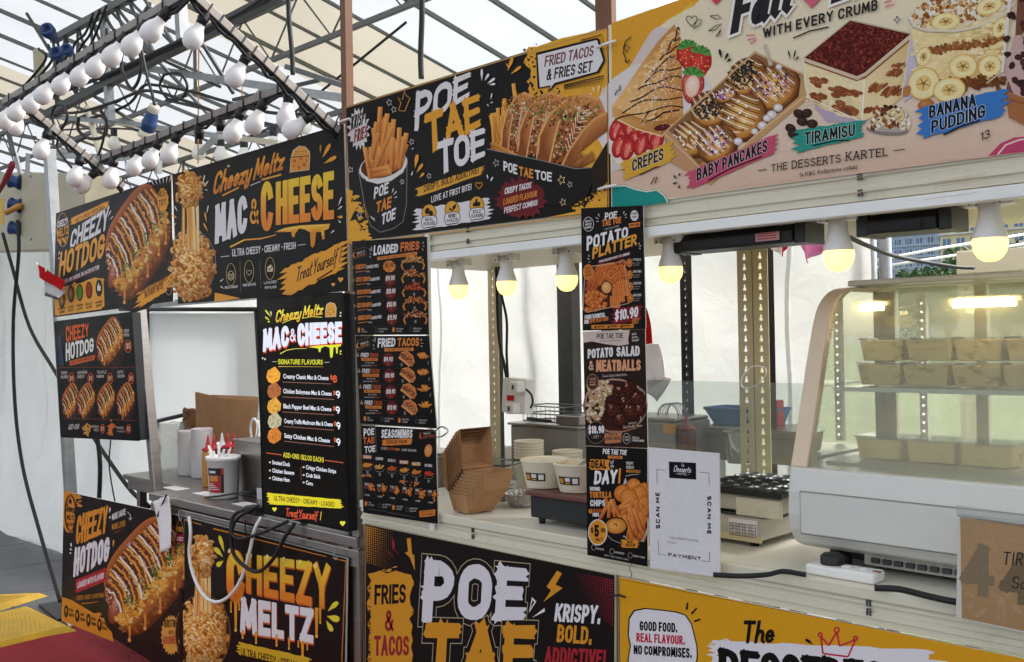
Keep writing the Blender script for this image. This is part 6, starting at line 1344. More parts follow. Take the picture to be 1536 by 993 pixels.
A.text('POTATO', (58, 270), (252, 256), 72, 76, 'e0dad6', .23, gap=.06); A.text('SALAD', (278, 254), (456, 248), 74, 78, 'e0dad6', .23, gap=.06); A.text('&', (66, 360), (104, 356), 72, 72, 'd8b090', .17); A.text('MEATBALLS', (122, 370), (464, 360), 90, 84, 'd89a74', .24, gap=.06); A.text('Classic Comfort Made Better.', (172, 412), (362, 400), 20, 20, 'b8a8a0', .12)
A.part('meatball_picture'); q = random.Random(9)
A.ell(270, 630, 248, 210, '8a6a58'); A.ell(270, 632, 236, 196, '3a1c16'); A.line([(40, 640), (52, 540), (130, 450), (250, 424), (400, 450), (490, 520), (498, 560)], 7, 'b89080')
for i in range(260):
    t = i/260; x, y = 60+190*q.random(), 445+300*t+q.gauss(0, 8)
    if x > 200-70*abs(t-.3)+60*(t < .3): continue
    c = q.choice(['d8c09c', 'e8d4b0', 'c8a880', 'b89468', 'e0c8a8', 'c8906a']); A.blob(x, y, q.uniform(12, 22), q.uniform(10, 18), tuple(min(1, 1.15*k) for k in lin(c)), tuple(.6*k for k in lin(c)), q, 7)
    if i % 4 == 0: A.blob(x+6, y, 6, 4, '4a5a2a', '3a4a20', q, 5)
for (x, y, r) in ((300, 520, 56), (375, 490, 60), (440, 575, 64), (345, 600, 50), (255, 660, 66), (390, 675, 74), (460, 660, 50), (310, 740, 60)):
    A.ell(x, y, r, r*.95, '1f0d0a', cc='6a3020')
    for i in range(70): a = q.uniform(0, 6.28); k = q.random()**.5; A.blob(x+r*.85*k*math.cos(a), y+r*.82*k*math.sin(a), q.uniform(4, 11), q.uniform(3, 8), q.choice(['6a3022', '4a1e16', '8a4a34', '2f130e']), '2a120e', q, 6)
    for i in range(5): A.blob(x-r*.3+q.gauss(0, r*.16), y-r*.4+q.gauss(0, r*.14), 7, 5, 'e8c8b0', '8a5444', q, 6)
A.poly([(180, 780), (300, 800), (440, 775), (420, 810), (280, 825)], '4a1a12'); A.line([(44, 690), (110, 780), (220, 822), (330, 826), (430, 800)], 6, 'a88070')
A.text('Smothered in', (368, 770), (434, 762), 14, col='c8b8b0', w=.13); A.text('Rich Brown Sauce', (332, 806), (476, 788), 24, 24, 'c8a890', .12); A.line([(456, 752), (468, 735), (462, 712)], 4, WHT)
A.part('price_badge'); A.ell(122, 834, 72, 86, '8a7060'); A.ell(122, 834, 68, 82, '231a18'); A.text('$10.90', (64, 846), (184, 838), 62, 58, WHT, .2); A.text('- /SET -', (86, 882), (160, 876), 26, col='a89a90', w=.15)
A.swash(190, 880, 315, 872, 78, 'b87650', 4, .4); A.text('COMFORT IN', (216, 858), (284, 854), 15, col='3a1d14', w=.17); A.text('EVERY BITE!', (196, 894), (310, 890), 26, col='3a1d14', w=.18)
A.ell(96, 448, 46, 62, 'a8785c'); A.ell(96, 448, 42, 57, '4a2c22')
for j, t in enumerate(('HOME', 'STYLE', 'GOODNESS')): A.text(t, (74, 432+22*j), (120, 430+22*j), 14, col='c89a7c', w=.18)
A.ring(355, 880, 26, 40, 3, 'c8c0ba'); A.text('100', (340, 878), (370, 878), 16, col='c8c0ba', w=.17); A.text('YUM', (340, 898), (370, 898), 16, col='c8c0ba', w=.17); A.text('HALAL &', (402, 880), (452, 884), 17, col='c8c0ba', w=.19); A.text('MUSLIM OWNED', (402, 902), (490, 906), 17, col='c8c0ba', w=.19); A.line([(390, 850), (392, 910)], 2, '8a827c'); A.flush()
A = Art('food_poster', [(879, 669.5), (970.8, 673), (971.5, 850), (881, 832.5)], 2.040, 'lowest narrow poster, DEAL OF THE DAY tortilla chips for $5.90', 'poster', LB, th=.003, group=PG)
A.crop(870, 660, 4.966); A.part('headline'); A.text('POE TAE TOE', (168, 104), (346, 112), 40, 38, WHT, .19, rough=.4, lean=4); A.swash(208, 126, 314, 130, 22, 'd8803a', 2, .5); A.text('FRIES & TACOS', (228, 132), (300, 134), 12, col='4a1d10', w=.17)
A.swash(78, 182, 222, 186, 78, 'd88a34', 5, .6); A.text('DEAL', (84, 210), (198, 212), 60, 60, '221a16', .22, rough=.2); A.ell(240, 182, 26, 38, '171413'); A.text('of', (226, 176), (250, 176), 26, col=WHT, w=.14); A.text('the', (228, 204), (252, 204), 22, col=WHT, w=.14)
A.text('DAY', (104, 330), (272, 322), 100, 102, WHT, .22, rough=.5, lean=8); A.text('!', (282, 322), (300, 322), 112, 112, 'e08a34', .22, lean=8)
for j, (t, c) in enumerate((('CRISPY', 'c8c0ba'), ('CHEESY', 'c8c0ba'), ('IRRESISTIBLE!', 'c8803a'))): A.text(t, (344, 182+30*j), ((398, 402, 450)[j], 186+30*j), 22, col=c, w=.19)
A.line([(342, 268), (390, 258), (440, 256)], 5, 'c8c0ba', 2)
A.text('ROUND', (74, 376), (150, 378), 28, 28, WHT, .22); A.text('TORTILLA', (72, 432), (234, 430), 48, 46, 'd8803a', .22); A.text('CHIPS', (76, 494), (188, 492), 48, 46, WHT, .22); A.ell(78, 530, 14, 17, 'd88a34'); A.text('+', (70, 536), (86, 536), 22, col=LB, w=.2); A.text('SEASONED', (94, 538), (178, 540), 26, col='b8582e', w=.2); A.text('FRIES', (94, 570), (142, 570), 28, col=WHT, w=.21)
A.part('chips_picture'); q = random.Random(4); A.poly([(330, 300), (340, 280), (350, 320), (320, 340)], 'b8b0a8')
A.poly([(240, 560), (400, 350), (500, 420), (502, 640), (440, 750), (330, 700)], '5a2a14')
for (x, y, rx, ry) in ((400, 340, 56, 56), (470, 380, 50, 66), (318, 398, 66, 66), (440, 400, 60, 62), (470, 470, 40, 60), (362, 430, 68, 70), (480, 540, 30, 60)):
    A.ell(x, y, rx, ry, '9a4a1c', 20, cc='e89a4c'); A.ell(x, y, rx*.9, ry*.9, 'c8742f', 20, cc='e89444')
    for i in range(34): a = q.uniform(0, 6.28); k = q.random()**.5; A.blob(x+rx*.82*k*math.cos(a), y+ry*.82*k*math.sin(a), 4, 3, q.choice(['8a3c14', 'f0b468', 'a8541e']), 'a8541e', q, 5)
for i in range(75):
    t = i/75; x, y = 230+250*q.random(), 470+230*t
    if x < 200+170*t: x += 120
    A.fry((x+q.uniform(-20, 40), y+60), (x-q.uniform(-40, 60), y-40), 26, q, ('e08a44', 'c0622a', '7a3014'))
for (a, b) in (((150, 590), (200, 490)), ((215, 580), (222, 460)), ((250, 560), (370, 440)), ((260, 530), (360, 490)), ((430, 700), (370, 470)), ((470, 680), (400, 510)), ((400, 730), (330, 560)), ((300, 560), (230, 450))): A.fry(a, b, 28, q, ('e8944c', 'cc6e30', '7a3014'))
A.poly([(440, 755), (470, 740), (505, 640), (500, 700), (470, 755)], 'b8a49a'); A.ell(268, 655, 88, 84, '171312'); A.ell(268, 640, 78, 58, 'b86a24', cc='f0b45c'); A.ring(268, 645, 52, 34, 4, 'd88a38'); 
for i in range(10): A.blob(266+q.gauss(0, 13), 630+q.gauss(0, 8), 6, 5, 'a83a20', '7a2414', q, 5)
A.poly([(200, 690), (220, 730), (300, 745), (345, 715), (350, 660), (330, 690), (268, 708)], '1a1615')
A.part('price_badge'); A.ell(132, 688, 72, 98, 'e4d8cc'); A.ell(132, 688, 66, 91, 'd88f30'); A.text('$', (80, 692), (100, 694), 44, col='221a16', w=.18); A.text('5', (106, 722), (142, 724), 92, col='221a16', w=.24); A.text('.90', (148, 690), (188, 690), 36, col='221a16', w=.2); A.text('ONLY!', (114, 756), (170, 752), 26, col='221a16', w=.17)
A.line([(205, 710), (240, 745), (305, 770)], 3, 'c8b8a8'); A.line([(348, 735), (325, 712), (322, 725)], 4, WHT); A.swash(312, 772, 430, 774, 60, 'd88a30', 3, .6); A.text('NACHO', (350, 768), (392, 768), 20, col='3a1a10', w=.18); A.text('CHEESE DIP', (338, 794), (412, 794), 22, col='3a1a10', w=.18)
for j, t in enumerate(('BIG PORTION', 'NACHO CHEESE DIP', 'PERFECT SHARE')): A.ring(102+136*j, 800+30*j, 16, 20, 3, 'a89a90'); A.text(t, (124+136*j, 815+27*j), (178+152*j, 824+30*j), 14, col='b8aca4', w=.18)
A.text('* CRISPY CHEESY PERFECT COMBO *', (176, 862), (368, 900), 12, 12, 'a8a09a', .17); A.flush()

# ================================================================== 9  payment card
A = Art('payment_sign', [(972, 671), (1078.5, 680), (1080, 866.5), (975, 851.5)], 2.03, 'white payment card reading SCAN ME and PAYMENT leaning beside the lowest poster', 'sign', 'deD9da', th=.004)
A.crop(970, 660, 4.517); A.part('shop_logo'); A.poly([(150, 146), (334, 155), (336, 269), (153, 257)], '17151a'); A.text('The', (232, 180), (254, 182), 20, col='c8c4c8', w=.12, lean=4); A.text('Desserts', (182, 214), (298, 222), 42, 40, 'e8e4e8', .11, lean=10, gap=.02); A.text('- KARTEL -', (194, 234), (288, 240), 15, col='d8d4d8', w=.13)
A.part('lettering'); INK = '1d1a20'
for P in ([(72, 298), (68, 200), (126, 205)], [(362, 218), (422, 224), (424, 312)], [(78, 678), (82, 774), (132, 780)], [(370, 818), (426, 825), (426, 760)]): A.line(P[:2], 3, INK); A.line(P[1:], 3, INK)
A.text('PAYMENT', (146, 788), (368, 818), 24, 26, INK, .24, gap=.14)
def vtext(x0, y0, x1, y1, h, s, down=False):
    # lettering turned a quarter; upright stroke letters set along a vertical baseline
    x = 0; its = []
    for ch in s:
        if ch == ' ': x += .5; continue
        cw, st = GL[ch]; its.append((x, st)); x += cw*1.3+.45
    L = x-.2; n = ((y1-y0)/abs(y1-y0))
    for ox, st in its:
        for P in st:
            pts = []
            for a, b in P:
                t = (ox+a*1.3)/L; pts.append((x0+(x1-x0)*t+(-h*b if n < 0 else h*b), y0+(y1-y0)*t))
            A.line(pts, 7.5, INK)
vtext(88, 598, 84, 348, 22, 'SCAN ME'); vtext(414, 382, 412, 645, 21, 'SCAN ME', True)
A.type('THE DESSERTS KARTEL', (152, 668), (352, 690), 15, 15, '8a8488'); A.type('PayNow', (138, 696), (200, 704), 15, 15, '9a9498'); A.flush()

# ================================================================== 10  low hot dog board
LG = 'printed boards hung below the counters'
A = Art('food_sign', [(96, 737), (276, 775), (276, 1022), (92, 910)], 2.058, 'low board at the far left picturing a giant loaded hot dog above the carpet', 'sign', '231a18', th=.008, group=LG)
A.crop(80, 730, 3.777); A.part('orange_panel'); A.poly([(58, 22), (130, 40), (128, 110), (120, 210), (108, 260), (75, 258), (56, 220)], 'd88a2c'); A.streaks(125, 50, 130, 110, 9, .4, 40, 14, 'd88a2c', 3)
A.poly([(50, 626), (100, 640), (200, 700), (320, 770), (342, 880), (46, 758)], 'd88a2c'); A.streaks(60, 640, 310, 770, 14, .4, 50, 14, 'd88a2c', 6)
A.part('hotdog_picture'); hotdog(A, [(262, 190), (790, 150), (790, 840), (262, 905)], 77, 1.7, pal=['d8883a', 'b85a28', '8a3a1c', 'e8c0a0', 'a8442c', 'c8703a', '5a2414', 'd89aa0'], stripes=19)
A.splat([(420, 940), (560, 930), (700, 900)], 40, 2, 9, '4a2418', 5, 26)
A.part('logo'); A.ring(97, 150, 32, 104, 5, '2a1d14'); A.ring(97, 150, 28, 96, 3, '2a1d14'); A.text('Cheezy', (66, 140), (128, 152), 54, 46, '2a1d14', .18, gap=.03); A.text('MELTZ', (76, 186), (118, 192), 28, 28, '2a1d14', .2); A.poly([(84, 86), (96, 62), (106, 88), (96, 100)], '2a1d14')
for i in range(5): A.drop(78+i*9, 200, 78+i*9, 218+(i % 2)*10, 7, '2a1d14')
A.part('headline'); A.text('CHEEZY', (124, 332), (300, 258), 168, 150, 'e0902c', .22, rough=.5, lean=12); A.text('HOTDOG', (112, 510), (312, 420), 160, 140, WHT, .22, rough=.6, lean=10)
A.part('slogan'); A.text('MORE SAUCE', (332, 192), (410, 158), 36, 36, WHT, .17); A.text('MORE LOVE!', (332, 246), (408, 222), 32, 34, 'c88a34', .17); A.line([(350, 262), (400, 238)], 5, 'a8302c', 2); A.line([(420, 142), (436, 160), (436, 190), (426, 178)], 3, WHT); A.line([(436, 190), (444, 176)], 3, WHT)
A.swash(128, 566, 296, 498, 78, 'b02a34', 4, .4); A.text('LOADED WITH FLAVOR!', (134, 578), (284, 520), 36, 36, WHT, .18, lean=4); A.text('- CHEESY. SAUCY. SATISFYING! -', (122, 646), (294, 626), 26, 26, 'c88a34', .15); A.line([(160, 662), (200, 660), (256, 650)], 6, 'd88a2c', 2)
for (x, y, x1, y1) in ((104, 345, 98, 318), (108, 360, 92, 352), (104, 374, 92, 378), (318, 150, 322, 118), (324, 165, 318, 180), (338, 345, 342, 300)): A.drop(x, y, x1, y1, 9, WHT if x < 330 else ORG)
A.part('icon_row')
for i, (t1, t2) in enumerate((('EXTRA', 'CHEESY'), ('JUICY', 'SAUSAGE'), ('FRESH', 'TOPPINGS'), ('SOFT', 'BUNS'))): x, y = 72+63*i, 706+25*i; A.ell(x, y, 12, 36, '221a14'); A.drop(x, y+18, x, y-18, 9, 'd88a2c'); A.text(t1, (x+16, y-2), (x+40, y+5), 17, col='3a2414', w=.18); A.text(t2, (x+16, y+26), (x+44, y+34), 17, col='3a2414', w=.18)
A.part('badge'); A.burst(668, 840, 60, 116, 22, .87, 'dc9a44'); A.text('BURSTING', (628, 798), (700, 796), 46, 44, '2a1a12', .17); A.text('WITH', (654, 838), (680, 838), 24, col='2a1a12', w=.17); A.text('GOODNESS!', (622, 894), (716, 890), 46, 48, 'b03a34', .17)
A.ring(716, 290, 22, 100, 3, 'a87a3a'); A.text('CHEEZY', (698, 250), (738, 258), 26, col='c88a34', w=.18); A.rect(692, 270, 742, 320, '8a2030'); A.text('JUICY', (698, 306), (736, 310), 24, col=WHT, w=.18); A.drop(712, 360, 722, 335, 12, 'c88a34')
A.streaks(705, 990, 745, 960, 10, 1.2, 40, 14, 'd88a2c', 4); A.flush()

# ================================================================== 11  low mac board
A = Art('food_sign', [(276.5, 775), (520, 838), (516, 1090), (276.5, 1030)], 2.055, 'low board with dripping CHEEZY MELTZ letters under the steel counter', 'sign', '211917', th=.008, group=LG)
A.crop(270, 770, 4.452); A.part('border'); A.line([(28, 42), (140, 76)], 9, 'd8802c', 5); A.line([(222, 102), (980, 290)], 9, 'd8802c', 5); A.line([(1018, 298), (1108, 320)], 7, 'd8802c'); A.line([(1108, 316), (1080, 993), (1070, 1200)], 6, 'c87838')
A.part('pasta_picture'); A.ring(150, 800, 185, 260, 4, '8a6a4a'); A.ell(150, 800, 180, 250, '3a2214')
cheese_pull(A, (155, 285, 72, 120), (160, 790, 150, 220), 20, 9)
A.poly([(-5, 500), (20, 500), (20, 1200), (-5, 1200)], '211917')
A.part('headline')
def cz(u, v): return 'f2c63a' if v > .72 else ('f0b032' if v > .4 else 'e8832c')
A.text('C', (310, 588), (428, 606), 340, 360, cz, .26, halo='b8542a', hw=.02); A.text('HEEZY', (440, 528), (1000, 640), 260, 300, cz, .2, gap=.1, shadow='c85a2a', sh=(.03, -.03))
for (x, y) in ((330, 250), (470, 285), (580, 290), (690, 305), (800, 325), (905, 350)): A.ell(x, y, 9, 16, 'f8e08a', 20)
A.text('MELTZ', (402, 795), (890, 870), 238, 232, WHT, .24, gap=.07, shadow='d8663a', sh=(.025, -.04))
for (x, y, L, w_) in ((340, 596, 60, 14), (372, 600, 180, 22), (395, 602, 40, 12), (418, 790, 40, 16), (508, 800, 65, 16), (645, 820, 60, 18), (728, 838, 65, 16), (790, 860, 30, 12), (818, 862, 92, 22), (850, 868, 40, 12), (912, 640, 180, 24), (936, 640, 90, 16)):
    A.line([(x, y-10), (x, y+L*.5), (x, y+L)], w_, 'e8962c', w_*.55); A.ell(x, y+L, w_*.42, w_*.6, 'e8a43a', cc='f6cc6a', n=10)
A.part('slogan'); A.swash(392, 900, 860, 1008, 84, 'd8ac2c', 5, .7, 90); A.text('ULTRA CHEESY * CREAMY', (408, 950), (800, 1045), 52, 52, '2a1c10', .17)
A.part('accents')
for (x, y, x1, y1, w_) in ((296, 262, 262, 146, 26), (288, 292, 230, 228, 32), (290, 316, 244, 352, 34), (986, 654, 1056, 590, 34), (980, 686, 1066, 712, 46), (976, 714, 1018, 790, 34)): A.drop(x, y, x1, y1, w_, 'e8d23a')
A.flush()

# ================================================================== 12  low fries and tacos board
A = Art('food_sign', [(547, 784.5), (922, 862), (922, 1130), (541, 1060)], 2.055, 'low black board with huge POE TAE lettering under the fries stall', 'sign', '1f1918', th=.008, group=LG)
A.crop(530, 770, 3.746); A.part('border'); A.line([(62, 58), (1470, 346)], 5, 'b8a488'); A.line([(1470, 346), (1468, 900)], 4, 'b8a488'); A.line([(64, 58), (56, 900)], 4, '8a5a3a'); A.line([(70, 66), (66, 900)], 2, 'b8a488')
A.part('halftone'); A.dots([(72, 70), (250, 105), (250, 330), (72, 280)], 15, 17, 6.5, 'c8862c', (1, .0, 0, .55)); A.dots([(1250, 330), (1462, 372), (1462, 640), (1300, 520)], 15, 17, 7, '8a2430', (.3, 1, .55, 0))
A.part('orange_panel'); q = random.Random(8); Lf = [(88+q.uniform(-14, 14), 340+i*40) for i in range(18)]; Rg = [(330+q.uniform(-18, 16), 352+i*40) for i in range(18)]
A.poly([(110, 335), (150, 322), (190, 338), (240, 322), (290, 338), (325, 345)]+Rg+Lf[::-1], 'd8922c'); A.streaks(110, 345, 230, 300, 10, .5, 40, 10, 'd8922c', 8)
for i in range(60): y = 360+q.random()*500; A.drop(328, y, 352+q.random()*22, y+q.uniform(-8, 8), 7, '1f1918'); A.drop(72+q.random()*20, y, 98, y+6, 5, '1f1918')
A.text('FRIES', (118, 512), (294, 504), 110, 108, '1f1816', .18, rough=.4, lean=2); A.text('&', (176, 664), (226, 662), 120, 120, '9a2a30', .17); A.text('TACOS', (116, 800), (312, 800), 112, 112, '9a2a30', .18, rough=.4, lean=2)
A.part('headline')
for hc, hw in ((('b8a488', '1f1918'), .115),):
    A.text('POE', (385, 606), (952, 600), 345, 290, '1f1918', .25, gap=.12, halo=[('b8a488', .105), ('1f1918', .09)], lean=20)
A.text('TAE', (392, 945), (1000, 930), 330, 300, '1f1918', .25, gap=.12, halo=[('b8a488', .105), ('1f1918', .09)], lean=20)
A.text('POE', (385, 606), (952, 600), 345, 290, 'e0d8dc', .25, gap=.12, rough=.7, lean=20); A.text('TAE', (392, 945), (1000, 930), 330, 300, 'd8902c', .25, gap=.12, rough=.7, lean=20)
A.part('slogan'); A.text('KRISPY.', (1128, 606), (1386, 622), 100, 102, WHT, .19, rough=.3, lean=12); A.text('BOLD.', (1142, 722), (1338, 738), 98, 100, 'd8902c', .19, rough=.3, lean=8); A.text('ADDICTIVE!', (1072, 846), (1416, 866), 96, 98, 'a82c34', .19, rough=.3, lean=8)
A.part('lightning')
for P, c in (([(300, 142), (322, 138), (330, 232), (342, 232), (346, 322), (318, 248), (290, 222), (308, 214)], 'd8922c'), ([(1145, 322), (1172, 338), (1136, 400), (1176, 420), (1068, 498), (1112, 432), (1086, 412)], 'd8922c'), ([(216, 130), (232, 160), (232, 200), (266, 245), (218, 190)], '9a2a30'), ([(190, 208), (200, 212), (236, 262)], '9a2a30'), ([(1004, 470), (1028, 496), (986, 560)], WHT), ([(1074, 532), (1076, 552), (1004, 586)], WHT)): A.poly(P, c)
A.poly([(1006, 488), (1018, 498), (994, 540)], '1f1918'); A.flush()
tag(MB().tube([at(914, 893, 2.045), at(930, 893, 2.042), at(938, 896, 2.045)], .003, 6).build('cable_tie', M['rubber']), 'black cable tie joining the low black board to the low yellow board', 'cable tie')

# ================================================================== 13  low yellow board
q4 = [proj((-1.677, 2.055, .962)), proj((-.42, 2.055, .962)), proj((-.42, 2.055, .5)), proj((-1.677, 2.055, .5))]
A = Art('food_sign', q4, 2.055, 'low yellow board with a speech bubble GOOD FOOD and a red crown', 'sign', 'dd9c22', th=.008, group=LG)
A.crop(920, 860, 2.494); A.part('border'); A.line([(24, 22), (1536, 312)], 1.6, '5a3a14'); A.line([(24, 22), (24, 400)], 1.6, '5a3a14')
A.part('speech_bubble'); B = [(60, 200), (62, 170), (80, 142), (120, 134), (180, 140), (230, 146), (268, 158), (290, 190), (300, 230), (310, 270), (312, 310), (300, 380), (60, 380), (58, 320), (66, 270), (58, 230)]
A.poly([(186+(x-186)*1.04, 260+(y-260)*1.04) for x, y in B], '1a1614'); A.poly(B, 'e4dce0'); A.text('GOOD FOOD.', (98, 214), (240, 222), 36, 36, '1a1614', .2); A.text('REAL FLAVOUR.', (86, 256), (268, 268), 34, 34, 'c02a3c', .2); A.text('NO COMPROMISES.', (76, 302), (294, 318), 34, 38, '1a1614', .2)
for (x, y, x1, y1) in ((274, 136, 278, 110), (292, 152, 312, 130), (302, 180, 326, 172)): A.line([(x, y), (x1, y1)], 8, '1a1614', 6)
A.part('headline'); A.swash(370, 285, 1180, 330, 70, 'e4dce0', 5, .9, 90); A.poly([(380, 290), (420, 255), (780, 280), (1000, 300), (1250, 330), (1400, 420), (340, 420)], 'e4dce0'); A.streaks(380, 260, 440, 252, 5, .3, -40, 8, 'e4dce0')
A.text('The', (480, 262), (600, 262), 86, 84, '1a1614', .17, rough=.3, lean=10, gap=.03); A.text('DESSERTS', (394, 400), (1010, 460), 120, 130, '1a1614', .24, rough=.5); A.drop(748, 266, 718, 246, 12, '1a1614')
A.part('crown'); CR = 'c4283e'
P = [(784, 300), (776, 236), (806, 270), (836, 218), (846, 272), (906, 248), (878, 312), (784, 300)]
for i in range(7): A.line([P[i], P[i+1]], 6.5, CR)
for (x, y, r) in ((774, 230, 7), (836, 212, 9), (906, 243, 7)): A.ring(x, y, r, r, 6, CR, 14)
A.flush()

# ================================================================== 14  order note in a clear sleeve
p0 = [(1437, 770), (1600, 793), (1600, 963), (1434, 926)]
A = Art('order_note', p0, 2.03, 'brown paper note marked 44 in a plastic sleeve at the right edge', 'note', 'cfc8c2', th=.003)
A.crop(1180, 700, 3.390); A.part('brown_paper'); A.poly([(882, 258), (1440, 320), (1440, 885), (890, 770)], lambda p: 'ad8c68' if p[1] < 500 else 'a5825c')
q = random.Random(3)
for i in range(90): A.blob(q.uniform(900, 1400), q.uniform(300, 780), q.uniform(8, 40), q.uniform(4, 14), 'ad8c68', q.choice(['a98864', 'b0906e']), q, 7)
A.part('lettering'); A.text('4', (884, 650), (1056, 668), 272, 262, '85735c', .2, lean=0); A.text('4', (1084, 690), (1262, 712), 262, 262, '75634c', .2)
A.text('TIRAMISU', (1096, 498), (1424, 520), 66, 70, '2a221e', .09, gap=.2, lean=8); A.text('Souffle', (1142, 618), (1380, 640), 62, 66, '2a221e', .09, gap=.12, lean=8); A.flush()
tag(MB().prism([at(1434, 757, 2.035), at(1600, 780, 2.035), at(1600, 799, 2.029), at(1436, 774, 2.029)], (0, -.0012, 0)).build('clear_tape', M['clear']), 'strip of clear shiny tape above the brown order note', 'tape')

# ================================================================== LIT BULBS UNDER THE RACK TOPS
def lit_bulb(p, s, label):
    o = empty('lit_bulb', p, label, 'light bulb', 'warm lit bulbs under the rack tops')
    MB().lathe([(0, -.038), (.012, -.0365), (.022, -.030), (.030, -.018), (.0335, -.002), (.0325, .008)], n=28).build('globe', M['glow'], o)
    MB().lathe([(.0327, .0082), (.0315, .018), (.026, .033), (.0215, .05), (.0205, .062), (.0205, .086), (0, .087)], n=24).build('bulb_body', M['white'], o)
    m = MB(); m.box((-.041, -.018, .072), (-.023, .012, .094)); m.box((.017, -.018, .072), (.05, .014, .096)); m.box((-.022, -.006, .087), (.018, .01, .094)); m.build('lamp_holder', M['white'], o, .0015)
    m = MB(); 
    for x in (-.032, .026): m.lathe([(.0028, 0), (.0028, .001), (0, .001)], (x, -.0182, .078), (0, -1, 0), 8)
    m.build('screw', M['dsteel'], o)
    o.scale = (s, s, s); return o
for i, (x, y, w_, lb) in enumerate(((688, 432, 30, 'leftmost lit bulb, just right of the LOADED FRIES menu'), (760, 426, 31, 'middle lit bulb of the fries stall, in front of the slotted post'), (850, 418, 34, 'lit bulb just left of the POTATO PLATTER poster'),
        (1006, 405, 37, 'lit bulb just right of the POTATO PLATTER poster, left of the first black floodlight'), (1258, 382, 46, 'lit bulb between the two black floodlights, above the showcase corner'), (1485, 364, 51, 'rightmost and largest lit bulb, in front of the outdoor buildings'))):
    p = at(x, y, 2.16); d = (p-CAM).dot(fw); lit_bulb(p, w_*d/F/.067, lb)

# black floodlights under the desserts rack top
def flood(x0, x1, y, z, label, sticker):
    o = empty('floodlight', ((x0+x1)/2, y, z), label, 'floodlight', 'black floodlights under the rack top'); L = (x1-x0)/2
    body = [(-.055, -.028), (.05, -.028), (.06, .008), (.03, .018), (-.04, .018), (-.06, 0)]
    MB().prism([(-L+.03, a, b) for a, b in body], (2*L-.06, 0, 0)).build('housing', M['black'], o, .004)
    MB().box((-L, -.05, -.03), (-L+.029, .05, .02)).build('end_bracket', M['black'], o, .003); MB().box((L-.029, -.05, -.03), (L, .05, .02)).build('end_bracket', M['black'], o, .003)
    MB().prism([(-L+.05, -.0565, -.022), (L-.06, -.0565, -.022), (L-.06, -.060, -.004), (-L+.05, -.060, -.004)], (0, -.003, 0)).build('front_lens', mat('lamp_glass', '2a2b2d', .12), o)
    MB().box((-L-.02, -.01, .0305), (L+.02, .01, .036)).build('mounting_bar', M['black'], o)
    if sticker:
        s = MB().box((L-.125, -.0635, -.02), (L-.06, -.0605, .0)).build('sticker', mat('sticker_pink', 'c99a96', .5), o)
        t = MB()
        for k in range(3): t.box((L-.12, -.0642, -.016+k*.006), (L-.068, -.0636, -.0135+k*.006))
        t.build('sticker_print', M['red'], s)
flood(at(1024, 350, 2.2).x, at(1222, 325, 2.2).x, 2.2, 1.85, 'black floodlight with a pink sticker under the desserts rack top', True)
flood(at(1298, 318, 2.2).x, at(1440, 300, 2.2).x, 2.2, 1.85, 'plain black floodlight between the two right-hand lit bulbs', False)
tag(MB().tube(cat_curve([at(1262, 350, 2.3), at(1300, 368, 2.5), at(1350, 386, 2.8), at(1430, 400, 3.1), at(1460, 402, 3.2)], 6), .006, 6).build('black_cable', M['rubber']), 'black cable sagging behind the bulb towards the cream rack on the right', 'cable')

# ================================================================== STRING-LIGHT CANOPY OVER THE LEFT STALL
cf = empty('canopy_frame', (0, 0, 0), 'pale metal awning frame over the left banners that carries the white bulb strings', 'frame')
OL, OR = at(8, 153, 1.5), side(285, -11, -2.859)
IL, IR = at(184, 280, 2.0), at(506, 196, 2.02)
LL, LR = at(148, 240, 1.93), at(436, 129, 1.9)
def fbar(p, q, name='bar', w=.028): return MB().bar(p, q, w, w).build(name, M['truss'] if False else mat_frame, cf, .002)
mat_frame = mat('frame_grey', '8f8780', .5, .3, .18, 9)
OR2 = OR+(OR-OL).normalized()*.9
fbar(OL, OR, 'outer_bar'); fbar(LL, LR, 'inner_bar'); fbar(at(20, 144, 1.51), IL, 'side_bar'); fbar(OR, IR, 'side_bar')
ORD = ['first', 'second', 'third', 'fourth', 'fifth', 'sixth', 'seventh', 'eighth', 'ninth', 'tenth', 'eleventh', 'twelfth']
sb = None
def globe_bulb(p, d, s, label, lamp=True):
    """socket at p, bulb hanging along d"""
    global sb
    d = Vector(d).normalized(); rot = Vector((0, 0, -1)).rotation_difference(d)
    if sb is None:
        sb = empty('globe_bulb', (0, 0, 0), label, 'light bulb', 'white globe bulbs strung along the canopy frame')
        MB().lathe([(.0155, -.045), (.018, -.058), (.026, -.072), (.0315, -.088), (.0325, -.100), (.029, -.118), (.018, -.131), (0, -.135)], n=24).build('globe', M['globe'], sb)
        MB().lathe([(0, .002), (.013, .0), (.017, -.006), (.017, -.02), (.019, -.022), (.019, -.03), (.017, -.032), (.0165, -.045), (.0, -.046)], n=18).build('socket', M['black'], sb)
        o = sb
    else: o = copy_tree(sb, label=label)
    o.location = p; o.rotation_mode = 'QUATERNION'; o.rotation_quaternion = rot; o.scale = (s, s, s); return o
